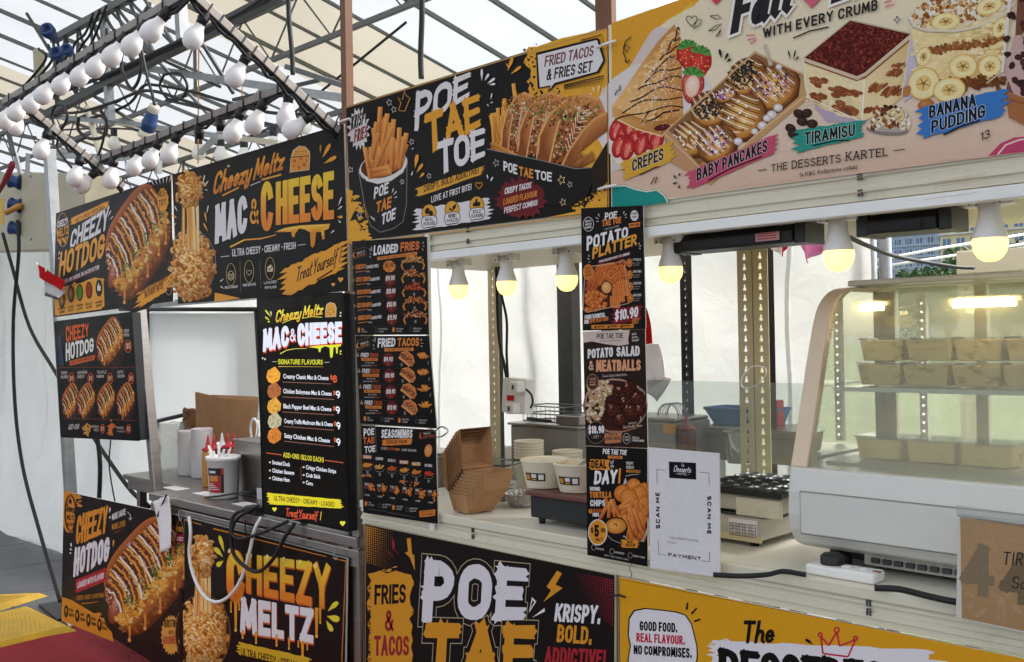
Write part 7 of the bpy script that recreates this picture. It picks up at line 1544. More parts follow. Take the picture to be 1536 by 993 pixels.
# (photo position of the globe's middle, globe width in the photo, plane it hangs in, label)
def on_bar(P, Q, x):
    """point of the bar P-Q that the photo shows at column x"""
    lo, hi = 0.0, 1.0
    for _ in range(40):
        m = (lo+hi)/2; X = proj(P.lerp(Q, m))[0]
        if (X < x): lo = m
        else: hi = m
    return P.lerp(Q, (lo+hi)/2)
def proj(p):
    v = Vector(p)-CAM; z = v.dot(fw); return (768+F*v.dot(rt)/z, 496.5-F*v.dot(up)/z)
def hang(P, Q, xs, gx, gy, gw, label, lamp=True):
    a = on_bar(P, Q, xs)-Vector((0, 0, .012)); z = (a-CAM).dot(fw)
    tgt = CAM+ray(gx, gy)*z; d = (tgt-a); L = d.length; s = max(.8, min(1.25, L/.098))
    if d.length < .02: d = Vector((0, 0, -1))
    return globe_bulb(a, d, gw*z/F/.065, label)
top = [(24, 15, 166, 25), (43, 33, 154, 25), (65, 54, 143, 25), (87, 75, 128, 26), (112, 99, 116, 26), (139, 126, 103, 27), (164, 150, 89, 28), (192, 177, 71, 29), (222, 207, 54, 30), (256, 237, 35, 31)]
for i, (xs, gx, gy, gw) in enumerate(top): hang(OL, OR2, xs, gx, gy, gw, ORD[i]+' white globe bulb from the left along the upper outer bar of the canopy')
low = [(172, 162, 292, 24), (215, 206, 239, 24), (241, 230, 230, 24), (268, 258, 222, 25), (364, 351, 195, 28), (398, 384, 181, 28), (434, 430, 170, 29)]
for i, (xs, gx, gy, gw) in enumerate(low): hang(LL, LR, xs, gx, gy, gw, ORD[i]+' white globe bulb from the left along the lower inner bar of the canopy')
lft = [(34, 27, 182, 22), (74, 64, 220, 24), (122, 115, 257, 24), (147, 137, 264, 23)]
for i, (xs, gx, gy, gw) in enumerate(lft): hang(at(20, 144, 1.51), IL, xs, gx, gy, gw, ORD[i]+' white globe bulb from the top along the left side bar of the canopy')
for i, (xs, gx, gy, gw) in enumerate([(310, 295, 48, 30), (374, 358, 106, 29), (472, 449, 186, 28)]): hang(OR, IR, xs, gx, gy, gw, ORD[i]+' white globe bulb from the top along the right side bar of the canopy')
# empty sockets
for i, (xs, lb) in enumerate(((298, 'empty black lamp socket left of another on the lower bar'), (330, 'empty black lamp socket nearer the right end of the lower bar'), (200, 'empty black lamp socket near the left end of the lower bar'))):
    a = on_bar(LL, LR, xs); o = MB().lathe([(0, .002), (.015, .0), (.019, -.006), (.019, -.025), (.021, -.028), (.021, -.036), (.018, -.038), (.0175, -.055), (.013, -.055), (.012, -.03), (0, -.03)], n=16).build('lamp_socket', M['black'])
    o.location = a-Vector((0, 0, .012)); o.rotation_euler = (.25, .35, 0); tag(o, lb, 'socket', 'empty lamp sockets on the canopy')
# the cables the bulbs hang from, with tape bands
def sag(P, Q, n, k):
    return [P.lerp(Q, i/n)+Vector((0, 0, -.012-k*abs(math.sin(i*1.9)))) for i in range(n+1)]
for P, Q, lb in ((OL, OR2, 'black bulb cable strapped to the upper outer bar of the canopy'), (LL, LR, 'black bulb cable strapped to the lower inner bar of the canopy'), (at(20, 144, 1.51), IL, 'black bulb cable strapped to the left side bar'), (OR, IR, 'black bulb cable strapped to the right side bar')):
    m = MB(); m.tube(sag(P, Q, 26, .008), .008, 6); m.tube([p+Vector((.004, -.006, -.002-.008*(i % 3))) for i, p in enumerate(sag(P, Q, 22, .01))], .006, 6)
    for i in range(14): c = P.lerp(Q, (i+.5)/14); d = (Q-P).normalized()*.002; m.bar(c-d, c+d, .036, .036)
    tag(m.build('bulb_cable', M['rubber']), lb, 'cable', 'cables strapped to the canopy frame')
fbar(OR, OR2, 'outer_bar')

# overhead gantry of the hall, cables and blue plugs
gt = empty('overhead_gantry', (0, 0, 0), 'grey steel gantry of square tubes hanging over the left stall', 'gantry')
def gb(a, b, Ya, Yb, w, m='truss', name='strut'): MB().bar(at(*a, Ya), at(*b, Yb), w, w).build(name, M[m], gt)
gb((70, 172), (420, -8), 2.9, 2.9, .055, 'dsteel', 'chord'); gb((80, 60), (210, -12), 2.9, 2.9, .05, 'truss', 'chord'); gb((156, 20), (166, 182), 2.9, 2.9, .05, 'galv'); gb((270, -5), (274, 60), 2.9, 2.9, .06, 'galv')
gb((60, 172), (168, 184), 2.95, 2.95, .035, 'galv'); gb((166, 180), (330, 205), 2.98, 2.98, .03, 'galv'); gb((205, 100), (520, 148), 3.1, 3.1, .045, 'galv', 'chord'); gb((130, 160), (150, 232), 2.95, 2.95, .03, 'cream'); gb((140, 180), (420, 215), 3.3, 3.3, .035, 'cream')
gb((160, 10), (330, 190), 2.95, 3.1, .018); gb((120, 130), (240, 210), 2.93, 3.0, .02); gb((400, 130), (300, 230), 3.1, 3.1, .03, 'galv'); gb((75, 230), (110, 225), 2.6, 2.6, .03, 'galv'); gb((56, 232), (262, 240), 2.9, 2.9, .04, 'galv', 'chord')
gb((430, 100), (520, 130), 3.2, 3.2, .03); gb((195, 262), (192, 242), 2.6, 2.6, .03, 'galv'); gb((238, 236), (238, 260), 2.6, 2.6, .03, 'galv')
for k in range(7):
    t0, t1 = k/7, (k+.5)/7
    gb((80+130*t0, 60-72*t0), (70+350*t1*.6, 172-180*t1*.6), 2.9, 2.9, .016, 'dsteel'); gb((70+350*t1*.6, 172-180*t1*.6), (80+130*(t0+.14), 60-72*(t0+.14)), 2.9, 2.9, .016, 'dsteel')
for (a_, b_) in (((40, 20), (120, 150)), ((225, 5), (150, 120)), ((300, 60), (350, 140)), ((180, 60), (330, 130)), ((60, 120), (170, 100)), ((250, 150), (420, 190)), ((90, 190), (180, 150)), ((350, 150), (480, 120))):
    gb(a_, b_, 3.2, 3.3, .02, 'dsteel')
def cable(pts, Y, r, lb, m='rubber', n=7):
    tag(MB().tube(cat_curve([at(a, b, Y[i] if isinstance(Y, (list, tuple)) else Y) for i, (a, b) in enumerate(pts)], n), r, 7).build('black_cable' if m == 'rubber' else 'white_cable', M[m]), lb, 'cable')
cable([(210, 60), (214, 84), (222, 120), (228, 140), (232, 158)], 2.5, .009, 'black cable holding the blue hanging plug')
cable([(186, 68), (182, 100), (196, 132), (208, 120), (212, 90), (206, 74)], 2.6, .01, 'loop of black cable hanging left of the blue plug')
cable([(246, 112), (240, 130), (252, 148), (272, 148), (281, 130), (272, 112), (258, 110), (247, 112)], 2.9, .009, 'round coil of black cable right of the blue plug')
cable([(320, 167), (280, 152), (220, 136), (168, 154), (120, 168), (84, 170)], 2.85, .011, 'long black cable slung below the gantry chord')
cable([(118, 176), (118, 196), (136, 208), (156, 204), (160, 184), (150, 164)], 2.8, .012, 'thick black cable loop below the gantry at the left')
cable([(158, 190), (154, 214), (146, 240), (150, 252)], 2.5, .008, 'black cable dropping from the loop to the lower bulb bar')
cable([(88, 205), (86, 222), (98, 240), (108, 252)], 2.4, .008, 'black cable sagging beside the upper part of the metal post')
cable([(20, 160), (60, 150), (120, 128), (170, 108), (230, 80), (300, 48), (360, 20), (400, -6)], 2.85, .014, 'bundle of black cable running along the gantry chord'); cable([(74, 176), (130, 178), (190, 158), (214, 130), (236, 128), (290, 138), (330, 150), (400, 168), (470, 172)], 2.95, .01, 'black cable drooping under the gantry to the right side bar')
cable([(54, 214), (80, 206), (100, 180), (96, 160), (84, 158), (78, 176), (88, 200), (108, 214), (130, 206)], 2.4, .009, 'tangle of black cable at the left canopy corner')
for k in range(4): cable([(100-k*14, 55+k*6), (98-k*10, 90), (70-k*14, 120+k*6), (30-k*12, 150+k*8), (-20, 190+k*14)], 2.75, .010, ('uppermost', 'second', 'third', 'lowest')[k]+' of the black cables running down from the blue sockets at the top left')
for k in range(3): cable([(140+k*10, 20-k*6), (128+k*8, 50), (112+k*10, 66+k*4), (104+k*4, 100)], 2.85, .009, ('left', 'middle', 'right')[k]+' of three black cables dropping from the gantry to the blue sockets')
cable([(26, 330), (28, 380), (20, 480), (22, 600), (34, 700), (60, 800), (90, 902)], [2.35, 2.35, 2.35, 2.35, 2.35, 2.3, 2.2], .012, 'long black cable hanging from the distribution box down to the yellow ramp')
cable([(4, 350), (18, 400), (44, 490), (84, 560), (130, 640), (190, 728), (224, 760)], [2.4]*7, .012, 'black cable slanting from the distribution box behind the hot dog screen to the counter')
cable([(146, 655), (150, 700), (148, 762)], 2.3, .013, 'thick black strap hanging straight below the hot dog screen'); cable([(98, 655), (106, 690), (108, 730), (118, 760)], 2.2, .006, 'thin black wire beside the left post below the hot dog screen'); cable([(166, 660), (164, 700), (172, 750), (178, 772)], 2.3, .004, 'thin black wire right of the strap below the hot dog screen')
for x0, x1, y1, lb in ((432, 438, 112, 'black strap hanging from the roof left of the brown pole'), (632, 631, 118, 'black strap hanging from the roof above the fries lettering')):
    cable([(x0, -60), (x0+1, 20), (x1, 80), (x1+1, y1)], 2.4, .011, lb)
tag(MB().tube([at(298, 70, 4), at(297, 245, 4)], .006, 5).build('yellow_cord', M['mayo']), 'thin yellow cord hanging under the roof behind the canopy', 'cord')
tag(MB().tube([at(363, 120, 4), at(363, 160, 4)], .005, 5).build('yellow_cord', M['mayo']), 'short yellow cord hanging right of the longer one', 'cord')
def plug(p, d, s, label, split=True):
    o = empty('industrial_plug', p, label, 'plug'); d = Vector(d).normalized(); o.rotation_mode = 'QUATERNION'; o.rotation_quaternion = Vector((0, 0, -1)).rotation_difference(d); o.scale = (s, s, s)
    MB().lathe([(0, 0), (.022, 0), (.026, -.012), (.026, -.03), (.022, -.034)], n=16).build('gland', M['lgrey'], o)
    MB().lathe([(.022, -.034), (.029, -.05), (.031, -.08), (.035, -.084), (.035, -.098), (.031, -.1), (.033, -.125), (.0, -.126)], n=20).build('body', M['blue'], o)
    MB().lathe([(.031, -.1255), (.034, -.13), (.036, -.16), (0, -.161)], n=16).build('cap', M['cream'], o)
plug(at(232, 158, 2.5), (at(217, 210, 2.5)-at(232, 158, 2.5)), 1.25, 'blue and white industrial plug hanging on a cable under the gantry')
for x_, y_, s, lb in ((75, 50, 1.0, 'round blue industrial socket at the very top left'), (88, 84, .9, 'blue industrial socket below the topmost one, on the gantry'), (103, 78, .8, 'blue industrial socket half behind the cables on the gantry'), (205, 300, .0, '')):
    if s: 
        o = MB().lathe([(0, 0), (.03, 0), (.036, .01), (.036, .04), (.03, .045), (.022, .045), (.02, .02), (0, .02)], n=20).lathe([(.02, -.05), (.03, 0)], n=14).build('industrial_socket', M['blue']); o.location = at(x_, y_, 2.75); o.rotation_euler = (1.3, .3, .7); o.scale = (1.5*s,)*3; tag(o, lb, 'socket')
tag(MB().bar(at(58, 75, 2.8), at(60, 118, 2.8), .07, .05).build('junction_box', M['panel']), 'small beige junction box among the cables at the top left', 'box')
# distribution cabinet with blue sockets
dc = empty('power_cabinet', (0, 0, 0), 'beige power distribution cabinet with blue sockets hanging at the left edge', 'cabinet')
a, b, c_, d = at(33, 258, 2.55), at(126, 260, 2.55), at(128, 372, 2.55), at(30, 376, 2.55)
MB().prism([a, b, c_, d], (0, .25, 0)).build('body', M['panel'], dc, .006)
a, b, c_, d = at(-60, 262, 2.6), at(33, 258, 2.56), at(30, 376, 2.56), at(-60, 378, 2.6)
MB().prism([a, b, c_, d], (0, .2, 0)).build('side_panel', M['panel'], dc, .004)
for i, (x_, y_) in enumerate(((26, 274), (27, 309), (27, 344))):
    o = MB().lathe([(0, 0), (.05, 0), (.055, .012), (.045, .02), (.042, .06), (.05, .065), (.05, .08), (.035, .082), (0, .07)], n=22).build('blue_socket', M['blue'], dc); o.location = at(x_+5, y_, 2.56); o.rotation_euler = (rad(80), 0, rad(-40))
m = MB(); 
for x_, y_ in ((46, 264), (47, 359), (118, 366)): m.lathe([(0, 0), (.008, 0), (.008, .006), (0, .008)], at(x_, y_, 2.549), (0, -1, 0), 10)
m.build('screw', M['galv'], dc)
m = MB(); m.tube([at(8, 320, 2.45), at(22, 312, 2.5), at(32, 308, 2.53)], .02, 10); m.build('plug_sleeve', M['mayo'], dc)
tag(MB().prism([at(-6, 298, 2.44), at(5, 298, 2.44), at(5, 337, 2.44), at(-6, 337, 2.44)], (0, .003, 0)).build('warning_tag', M['yellow']), 'yellow warning tag at the left edge by the power cabinet', 'tag')
tag(MB().tube(cat_curve([at(-8, 296, 2.3), at(6, 274, 2.3), at(20, 244, 2.32)], 5), [.016]*6+[.02]*5, 10).build('red_sleeve', mat('sleeve_red', '8c2430', .7)), 'red cable sleeve at the left edge above the power cabinet', 'sleeve')
tag(MB().bar(at(2, 150, 1.7), at(20, 232, 1.75), .022, .022).build('frame_leg', M['dsteel']), 'dark square leg slanting down from the canopy corner at the left edge', 'bar'); tag(MB().bar(at(22, 228, 1.76), at(31, 262, 1.78), .018, .018).build('leg_foot', M['galv']), 'bare metal foot of the dark slanting leg at the left edge', 'bar')
gb((15, 201), (52, 207), 2.3, 2.3, .025, 'dsteel'); gb((42, 230), (41, 262), 2.3, 2.3, .022, 'galv')

# ================================================================== FLAGS AND CLOTHS
fl = empty('small_flag', (0, 0, 0), 'small red and white flag clipped to the left post beside the hot dog banner', 'flag')
def cloth(P, n=14, amp=.012, off=0):
    a, b, c, d = P
    def fn(u, v): 
        p = (a.lerp(b, u)).lerp(d.lerp(c, u), v); return p+Vector((0, amp*math.sin(u*7+v*3+off)-.02*v, 0))
    return fn
a, b, c_, d = at(56, 396, 2.0), at(97, 423, 2.0), at(94, 446, 2.0), at(68, 418, 2.0)
q4 = [at(56, 396, 2.0), at(97, 421, 2.0), at(96, 446, 2.0), at(73, 438, 2.0)]
MB().grid(cloth([at(56, 396, 2.0), at(97, 421, 2.0), at(98, 436, 2.0), at(64.5, 416, 2.0)], amp=.004), 14, 8).build('red_half', M['redc'], fl, solid=.001); MB().grid(cloth([at(64.5, 416.3, 2.0), at(98, 436.3, 2.0), at(94, 448, 2.0), at(74, 438, 2.0)], amp=.004), 14, 8).build('white_half', M['whitec'], fl, solid=.001)
m = MB(); m.lathe([(0, 0), (.012, 0), (.012, .001), (0, .001)], at(69, 405, 1.985), (0, -1, 0), 14); m.build('emblem', M['white'], fl)
MB().tube([at(55, 394, 2.0), at(78, 444, 2.0)], .003, 6).build('stick', M['white'], fl); MB().bar(at(70, 441, 2.02), at(86, 446, 2.04), .02, .02).build('clip', M['dsteel'], fl)
f2 = empty('hanging_flag', (0, 0, 0), 'red and white crescent flag hanging slanted behind the potato salad poster', 'flag')
def P_(x, y): return at(x, y, 2.5)
MB().grid(cloth([P_(940, 468), P_(968, 462), P_(986, 515), P_(940, 520)], amp=.01), 10, 10).build('red_half', M['redc'], f2, solid=.001); MB().grid(cloth([P_(940, 520.5), P_(986, 515.5), P_(1005, 570), P_(940, 585)], amp=.01), 10, 10).build('white_half', M['whitec'], f2, solid=.001)
m = MB(); c0 = P_(974, 496)+Vector((0, -.03, 0)); ou = [(c0.x+.022*math.cos(t), c0.z+.028*math.sin(t)) for t in [rad(100+i*16) for i in range(12)]]; inn = [(c0.x+.007+.018*math.cos(t), c0.z+.023*math.sin(t)) for t in [rad(100+i*16) for i in range(12)]]
m.prism([(x_, c0.y, z_) for x_, z_ in ou]+[(x_, c0.y, z_) for x_, z_ in inn[::-1]], (0, .001, 0)).build('crescent', M['white'], f2)
MB().grid(cloth([P_(985, 560), P_(1006, 568), P_(992, 602), P_(966, 580)], amp=.006), 8, 8).build('fold', M['whitec'], f2, solid=.001)
pk = MB().grid(cloth([at(1180, 345, 3.0), at(1262, 330, 3.0), at(1238, 372, 3.0), at(1216, 396, 3.0)], amp=.03), 14, 14).build('pink_cloth', M['pinkc'], solid=.001); tag(pk, 'pink translucent cloth hung at the top of the tarpaulin behind the first floodlight', 'cloth')
rp = MB().grid(cloth([at(1172, 352, 2.98), at(1182, 350, 2.98), at(1186, 366, 2.98), at(1178, 386, 2.98)], amp=.01), 8, 8).build('red_pennant', M['redc'], solid=.001); tag(rp, 'narrow red pennant tip beside the pink cloth', 'flag')
wp = MB().grid(cloth([at(1150, 356, 2.99), at(1171, 354, 2.99), at(1177, 384, 2.99), at(1160, 372, 2.99)], amp=.01), 8, 8).build('white_pennant', M['whitec'], solid=.001); tag(wp, 'white cloth corner left of the red pennant tip', 'cloth')

# ================================================================== FRIES STALL: things on and behind the counter
ZC = 1.0455
def box_prop(lo, hi, name, m, parent, bev=.003): return MB().box(lo, hi).build(name, m, parent, bev)
# nested takeaway boxes
tb = None; base_p = ground(700, 772, ZC)
for i in range(8):
    lab = 'kraft clamshell takeaway box in the nested stack right of the menus'
    if tb is None:
        tb = empty('takeaway_box', (0, 0, 0), lab, 'food box', 'nested kraft takeaway boxes')
        W_, D_, H_, T_ = .1, .13, .06, .012
        def pan(name, f, z1):
            m = MB(); lo = [f(T_, T_, 0), f(W_-T_, T_, 0), f(W_-T_, D_-T_, 0), f(T_, D_-T_, 0)]; hi = [f(0, 0, z1), f(W_, 0, z1), f(W_, D_, z1), f(0, D_, z1)]
            m.add(lo+hi, [(0, 1, 2, 3), (0, 1, 5, 4), (1, 2, 6, 5), (2, 3, 7, 6), (3, 0, 4, 7)]); return m.build(name, M['kraft'], tb, solid=.002, rim=M['kraft_d'])
        pan('tray', lambda a, b_, c: (a, b_, c), H_)
        # lid: the same pan, hinged on the left rim and standing upright
        pan('lid', lambda a, b_, c: (-.046+c*.75+a*-.10, b_, H_+.002+a*1.3), H_)
        o = tb
    else: o = copy_tree(tb)
    o.location = Vector((base_p.x-.085+i*.0085, base_p.y+.0+i*.0015, ZC+.003+i*.0105)); o.rotation_euler = (0, 0, rad(-6+i*.5))
# clear plastic container
o = empty('plastic_container', ground(742, 748, ZC)+Vector((-.02, .02, 0)), 'clear plastic food container behind the nested kraft boxes', 'container'); o.rotation_euler.z = .15
m = MB(); w1, w2, d1, d2, H_ = .085, .105, .065, .08, .125
for z0, z1, a, b, e, f in ((0, H_, w1, w2, d1, d2),):
    v = [(-a, -e, z0), (a, -e, z0), (a, e, z0), (-a, e, z0), (-b, -f, z1), (b, -f, z1), (b, f, z1), (-b, f, z1)]; m.add(v, [(0, 3, 2, 1), (0, 1, 5, 4), (1, 2, 6, 5), (2, 3, 7, 6), (3, 0, 4, 7)])
m.build('body', M['clear'], o); m = MB(); m.tube([(-w2, -d2, H_), (w2, -d2, H_), (w2, d2, H_), (-w2, d2, H_), (-w2, -d2, H_)], .004, 6); m.build('rim', M['clear'], o)
m = MB(); q = random.Random(5)
for i in range(16): m.bar((q.uniform(-.07, .07), q.uniform(-.05, .05), .01+q.random()*.03), (q.uniform(-.07, .07), q.uniform(-.05, .05), .01+q.random()*.04), .012, .003)
m.build('contents', M['dsteel'], o)
# stacks of paper bowls
pb = None
def bowl(p, label, group, s=1.0):
    global pb
    if pb is None:
        pb = empty('paper_bowl', p, label, 'bowl', group)
        MB().lathe([(0, .002), (.041, .002), (.042, 0), (.043, .003), (.0555, .078), (.057, .081), (.0585, .084), (.057, .087), (.0545, .085), (.0535, .08), (.0415, .008), (0, .007)], n=32).build('cup', M['cup'], pb); o = pb
    else: o = copy_tree(pb, p, label=label, group=group)
    o.location = p; o.scale = (s, s, s) if isinstance(s, (int, float)) else s; return o
b0 = ground(780, 735, ZC)+Vector((-.01, .06, 0))
for i in range(9): bowl(b0+Vector((.001*(i % 3), 0, i*.0115)), 'cream paper bowl nested in the tall stack in front of the grey fryer', 'paper bowls nested in the tall stack', .98)
b1 = b0+Vector((.13, .07, 0))
for i in range(6): bowl(b1+Vector((0, .001*(i % 2), i*.0115)), 'cream paper bowl nested in the short stack right of the tall stack', 'paper bowls nested in the short stack', .98)
# black warmer with two labelled bowls on it
wm = empty('food_warmer', (0, 0, 0), 'black food warmer on short feet carrying two paper bowls', 'warmer')
x0, y0 = at(796, 790, 2.14).x, 2.14; x1 = -1.60
MB().box((x0, y0, ZC+.018), (x1, 2.42, ZC+.082)).build('body', M['black'], wm, .004); MB().box((x0-.01, y0-.012, ZC+.084), (x1, 2.43, ZC+.098)).build('top_plate', mat('warmer_top', '6b4038', .4, .2), wm, .003)
for (x_, y_) in ((x0+.03, y0+.02), (x1-.03, y0+.02), (x0+.03, 2.39), (x1-.03, 2.39)): MB().lathe([(0, 0), (.01, 0), (.012, .018), (0, .0185)], (x_, y_, ZC), n=12).build('foot', M['rubber'], wm)
for (gx, lb, sx) in ((818, 'white paper bowl with a dark label on the left of the black warmer', (1.32, 1.32, 1.0)), (868, 'white paper bowl with a dark label half hidden by the potato poster', (1.32, 1.32, 1.0))):
    p = at(gx, 742, 2.22); p.z = ZC+.0985; o = bowl(p, lb, 'labelled paper bowls on the black warmer', sx)
    m = MB(); m2 = MB(); m3 = MB()
    def cyl(mm, a0, a1, z0, z1, r):
        n = 8
        vs = []
        for i in range(n+1):
            a = rad(a0+(a1-a0)*i/n)
            for z in (z0, z1): rr = .0435+.0125*z/.078+r; vs.append((rr*math.cos(a), rr*math.sin(a), z))
        mm.add(vs, [(2*i, 2*i+2, 2*i+3, 2*i+1) for i in range(n)], True)
    cyl(m, -106, -46, .026, .05, .0012); st_ = m.build('sticker', mat('label_black', '221c1a', .5), o)
    for k, (a0, z0, z1) in enumerate(((-103, .03, .045), (-84, .036, .047), (-84, .029, .033), (-64, .03, .046))): cyl((m2 if k % 2 else m3), a0, a0+14, z0, z1, .0017)
    m2.build('sticker_print', M['paper'], st_); m3.build('sticker_picture', M['mayo'], st_)
q = empty('sauce_ladle', (0, 0, 0), 'pale spoon handle leaning out of the right labelled bowl', 'spoon'); MB().bar(at(868, 700, 2.25), at(884, 686, 2.3), .012, .004).build('handle', M['steel'], q)
# foil tray
o = empty('foil_tray', ground(785, 758, ZC)+Vector((.0, -.01, 0)), 'crimped aluminium foil tray left of the black warmer', 'tray'); m = MB()
n = 40; vs = []
for k, (r, z) in enumerate(((.038, .001), (.045, .02), (.055, .042), (.064, .046), (.066, .044))):
    for i in range(n): a = 2*math.pi*i/n; rr = r*(1+(.03*(-1)**i if k in (1, 2, 3) else 0)); vs.append((rr*math.cos(a)*1.1, rr*math.sin(a), z))
m.add(vs, [(k*n+i, k*n+(i+1) % n, (k+1)*n+(i+1) % n, (k+1)*n+i) for k in range(4) for i in range(n)]+[tuple(range(n))]); m.build('tray', M['foil'], o)
# socket box on the post
so_ = empty('socket_box', (0, 0, 0), 'white twin socket box with two plugs fixed to the slotted post', 'socket box')
a, b, c_, d = at(754, 566, 2.57), at(789, 569, 2.57), at(786, 622, 2.57), at(752, 618, 2.57)
MB().prism([a, b, c_, d], (0, .05, 0)).build('body', M['white'], so_, .004)
for (x_, y_) in ((781, 580), (775, 612)):
    c0 = at(x_, y_, 2.565); pg = MB().box((c0.x-.02, 2.525, c0.z-.02), (c0.x+.02, 2.568, c0.z+.02)).build('plug', M['white'], so_, .006); MB().box((c0.x-.004, 2.522, c0.z-.008), (c0.x+.004, 2.5245, c0.z+.008)).build('pin_mark', M['dsteel'], pg)
c0 = at(766, 597, 2.568); MB().box((c0.x-.018, 2.5655, c0.z-.01), (c0.x+.018, 2.5675, c0.z+.01)).build('red_sticker', M['red'], so_)
cable([(749, 400), (752, 440), (760, 480), (760, 530), (762, 568)], 2.58, .005, 'upper black cable running down the post to the white socket box'); cable([(744, 385), (748, 500), (757, 550), (760, 568)], 2.585, .006, 'second black cable close to the slotted post above the socket box'); cable([(789, 584), (797, 592), (799, 604), (796, 612)], 2.55, .004, 'short black lead curling from the upper plug of the socket box')
tag(MB().box((at(746, 500, 2.9).x, 2.88, .953), (at(754, 500, 2.9).x, 2.9, 2.0)).build('black_post', M['dsteel']), 'dark thin post beside the slotted post', 'post')
# back table and fryer
bk = empty('back_table', (0, 0, 0), 'grey steel worktable along the back of the two right stalls', 'table'); MB().box((-3.2, 2.78, .92), (-1.55, 3.2, .95)).build('table_top', M['grey'], bk, .003)
for x_ in (-3.15, -2.3, -1.6): MB().box((x_, 2.8, 0), (x_+.04, 2.84, .92)).build('leg', M['grey'], bk)
fr = empty('deep_fryer', (0, 0, 0), 'grey steel deep fryer with a wire basket behind the stacked bowls', 'fryer'); xa, xb = at(766, 640, 2.82).x, at(866, 640, 2.82).x
zt = at(800, 640, 2.82).z; MB().box((xa, 2.82, .955), (xb, 3.02, zt)).build('tank', M['grey'], fr, .004); MB().box((xa-.01, 2.81, zt+.002), (xb+.01, 3.03, zt+.012)).build('rim', M['steel'], fr, .002)
m = MB(); A0, B0 = at(785, 634, 2.84), at(846, 618, 2.84)
for z in (0, .03, .06): m.tube([(A0.x, 2.84, zt+.02+z), (B0.x, 2.84, zt+.02+z), (B0.x, 2.98, zt+.02+z), (A0.x, 2.98, zt+.02+z), (A0.x, 2.84, zt+.02+z)], .003, 5)
for i in range(10): x_ = A0.x+(B0.x-A0.x)*i/9; m.tube([(x_, 2.84, zt+.02), (x_, 2.84, zt+.08)], .0015, 4)
m.build('basket', M['galv'], fr); MB().bar((A0.x+.04, 2.83, zt+.03), (B0.x-.04, 2.8, zt+.028), .02, .012).build('handle', M['black'], fr); MB().box((xb-.12, 2.83, zt+.014), (xb, 2.98, zt+.05)).build('lid', M['steel'], fr, .003)
tag(MB().box((at(706, 690, 2.9).x, 2.9, .952), (at(735, 690, 2.9).x, 3.05, at(720, 672, 2.9).z)).build('steel_pan', M['steel'], None, .006), 'steel pan on the back table left of the slotted post', 'pan')

# ================================================================== DESSERTS STALL: counter things
gr = tag(MB().prism([at(968, 570, 2.47), at(1206, 575, 2.47), Vector((at(1206, 575, 2.47).x, 2.47, ZC+.002)), Vector((at(968, 570, 2.47).x, 2.47, ZC+.002))], (0, .004, 0)).build('clear_guard', M['guard']), 'clear acrylic guard sheet standing across the desserts counter', 'guard')
wf = empty('waffle_maker', (0, 0, 0), 'pancake maker with a black pan of round moulds behind the payment card', 'pancake maker')
xa, xb = at(1062, 742, 2.30).x, at(1170, 760, 2.30).x; zb_, zt_ = at(1110, 766, 2.30).z, at(1110, 742, 2.30).z
MB().box((xa-.02, 2.30, zb_), (xb, 2.56, zt_)).build('body', M['lgrey'], wf, .005); MB().box((xa+.09, 2.296, zb_-.012), (xb+.003, 2.31, zt_-.004)).build('front_bracket', M['cream'], wf, .003)
m = MB().box((xa-.03, 2.285, zt_+.001), (xb+.012, 2.57, zt_+.018)).build('mould_pan', M['black'], wf, .003)
r = MB()
for i in range(5):
    for j in range(5):
        if 1: r.lathe([(.0, .0005), (.019, .0005), (.022, .006), (.024, .007), (.026, .0005)], (xa+.0+.054*i, 2.315+.054*j, zt_+.0185), n=16)
r.build('mould_rings', mat('mould_grey', '46484a', .35, .3), wf)
lw = empty('kitchen_scale', (0, 0, 0), 'cream kitchen appliance with a white rating plate under the pancake maker', 'appliance')
xa2, xb2 = at(1052, 790, 2.27).x, at(1141, 800, 2.27).x; z2 = at(1100, 776, 2.27).z
P = [(2.27, ZC+.016), (2.27, z2-.012), (2.285, z2), (2.60, z2), (2.60, ZC+.016)]
MB().prism([(xa2-.08, a, b) for a, b in P], (xb2-xa2+.08, 0, 0)).build('body', M['lgrey'], lw, .004); MB().box((xb2-.2, 2.266, ZC+.012), (xb2+.002, 2.274, ZC+.03)).build('base_edge', M['beige'], lw)
pp = MB().box((at(1094, 790, 2.27).x, 2.2665, at(1094, 803, 2.27).z), (at(1137, 790, 2.27).x, 2.2685, at(1094, 776, 2.27).z)).build('rating_plate', M['paper'], lw)
m = MB(); X0, X1 = at(1096, 790, 2.27).x, at(1135, 790, 2.27).x; Z0, Z1 = at(1094, 801, 2.27).z, at(1094, 783, 2.27).z
for i in range(5): m.box((X0, 2.2655, Z0+(Z1-Z0)*i/4), (X1, 2.2662, Z0+(Z1-Z0)*i/4+.0012))
for i in range(5): m.box((X0+(X1-X0)*i/4-.0006, 2.2646, Z0), (X0+(X1-X0)*i/4+.0006, 2.2653, Z1))
q = random.Random(2)
for i in range(4):
    for j in range(4):
        for k in range(2): m.box((X0+(X1-X0)*(i+.2)/4, 2.2656, Z0+(Z1-Z0)*(j+.3+.35*k)/4), (X0+(X1-X0)*(i+.4+.4*q.random())/4, 2.2663, Z0+(Z1-Z0)*(j+.42+.35*k)/4))
m.build('plate_print', M['dsteel'], pp)
for (x_, y_) in ((xb2-.03, 2.29), (xa2+.0, 2.29), (xb2-.03, 2.57), (xa2, 2.57)): MB().lathe([(0, 0), (.012, 0), (.013, .016), (0, .0165)], (x_, y_, ZC), n=12).build('foot', M['rubber'], lw)
MB().prism([(xb2+.006, 2.30, zb_-.006), (xb2+.006, 2.56, zb_-.006), (xb2+.001, 2.56, z2+.002), (xb2+.001, 2.30, z2+.002)], (-.26, 0, 0)).build('riser', M['dsteel'], lw)
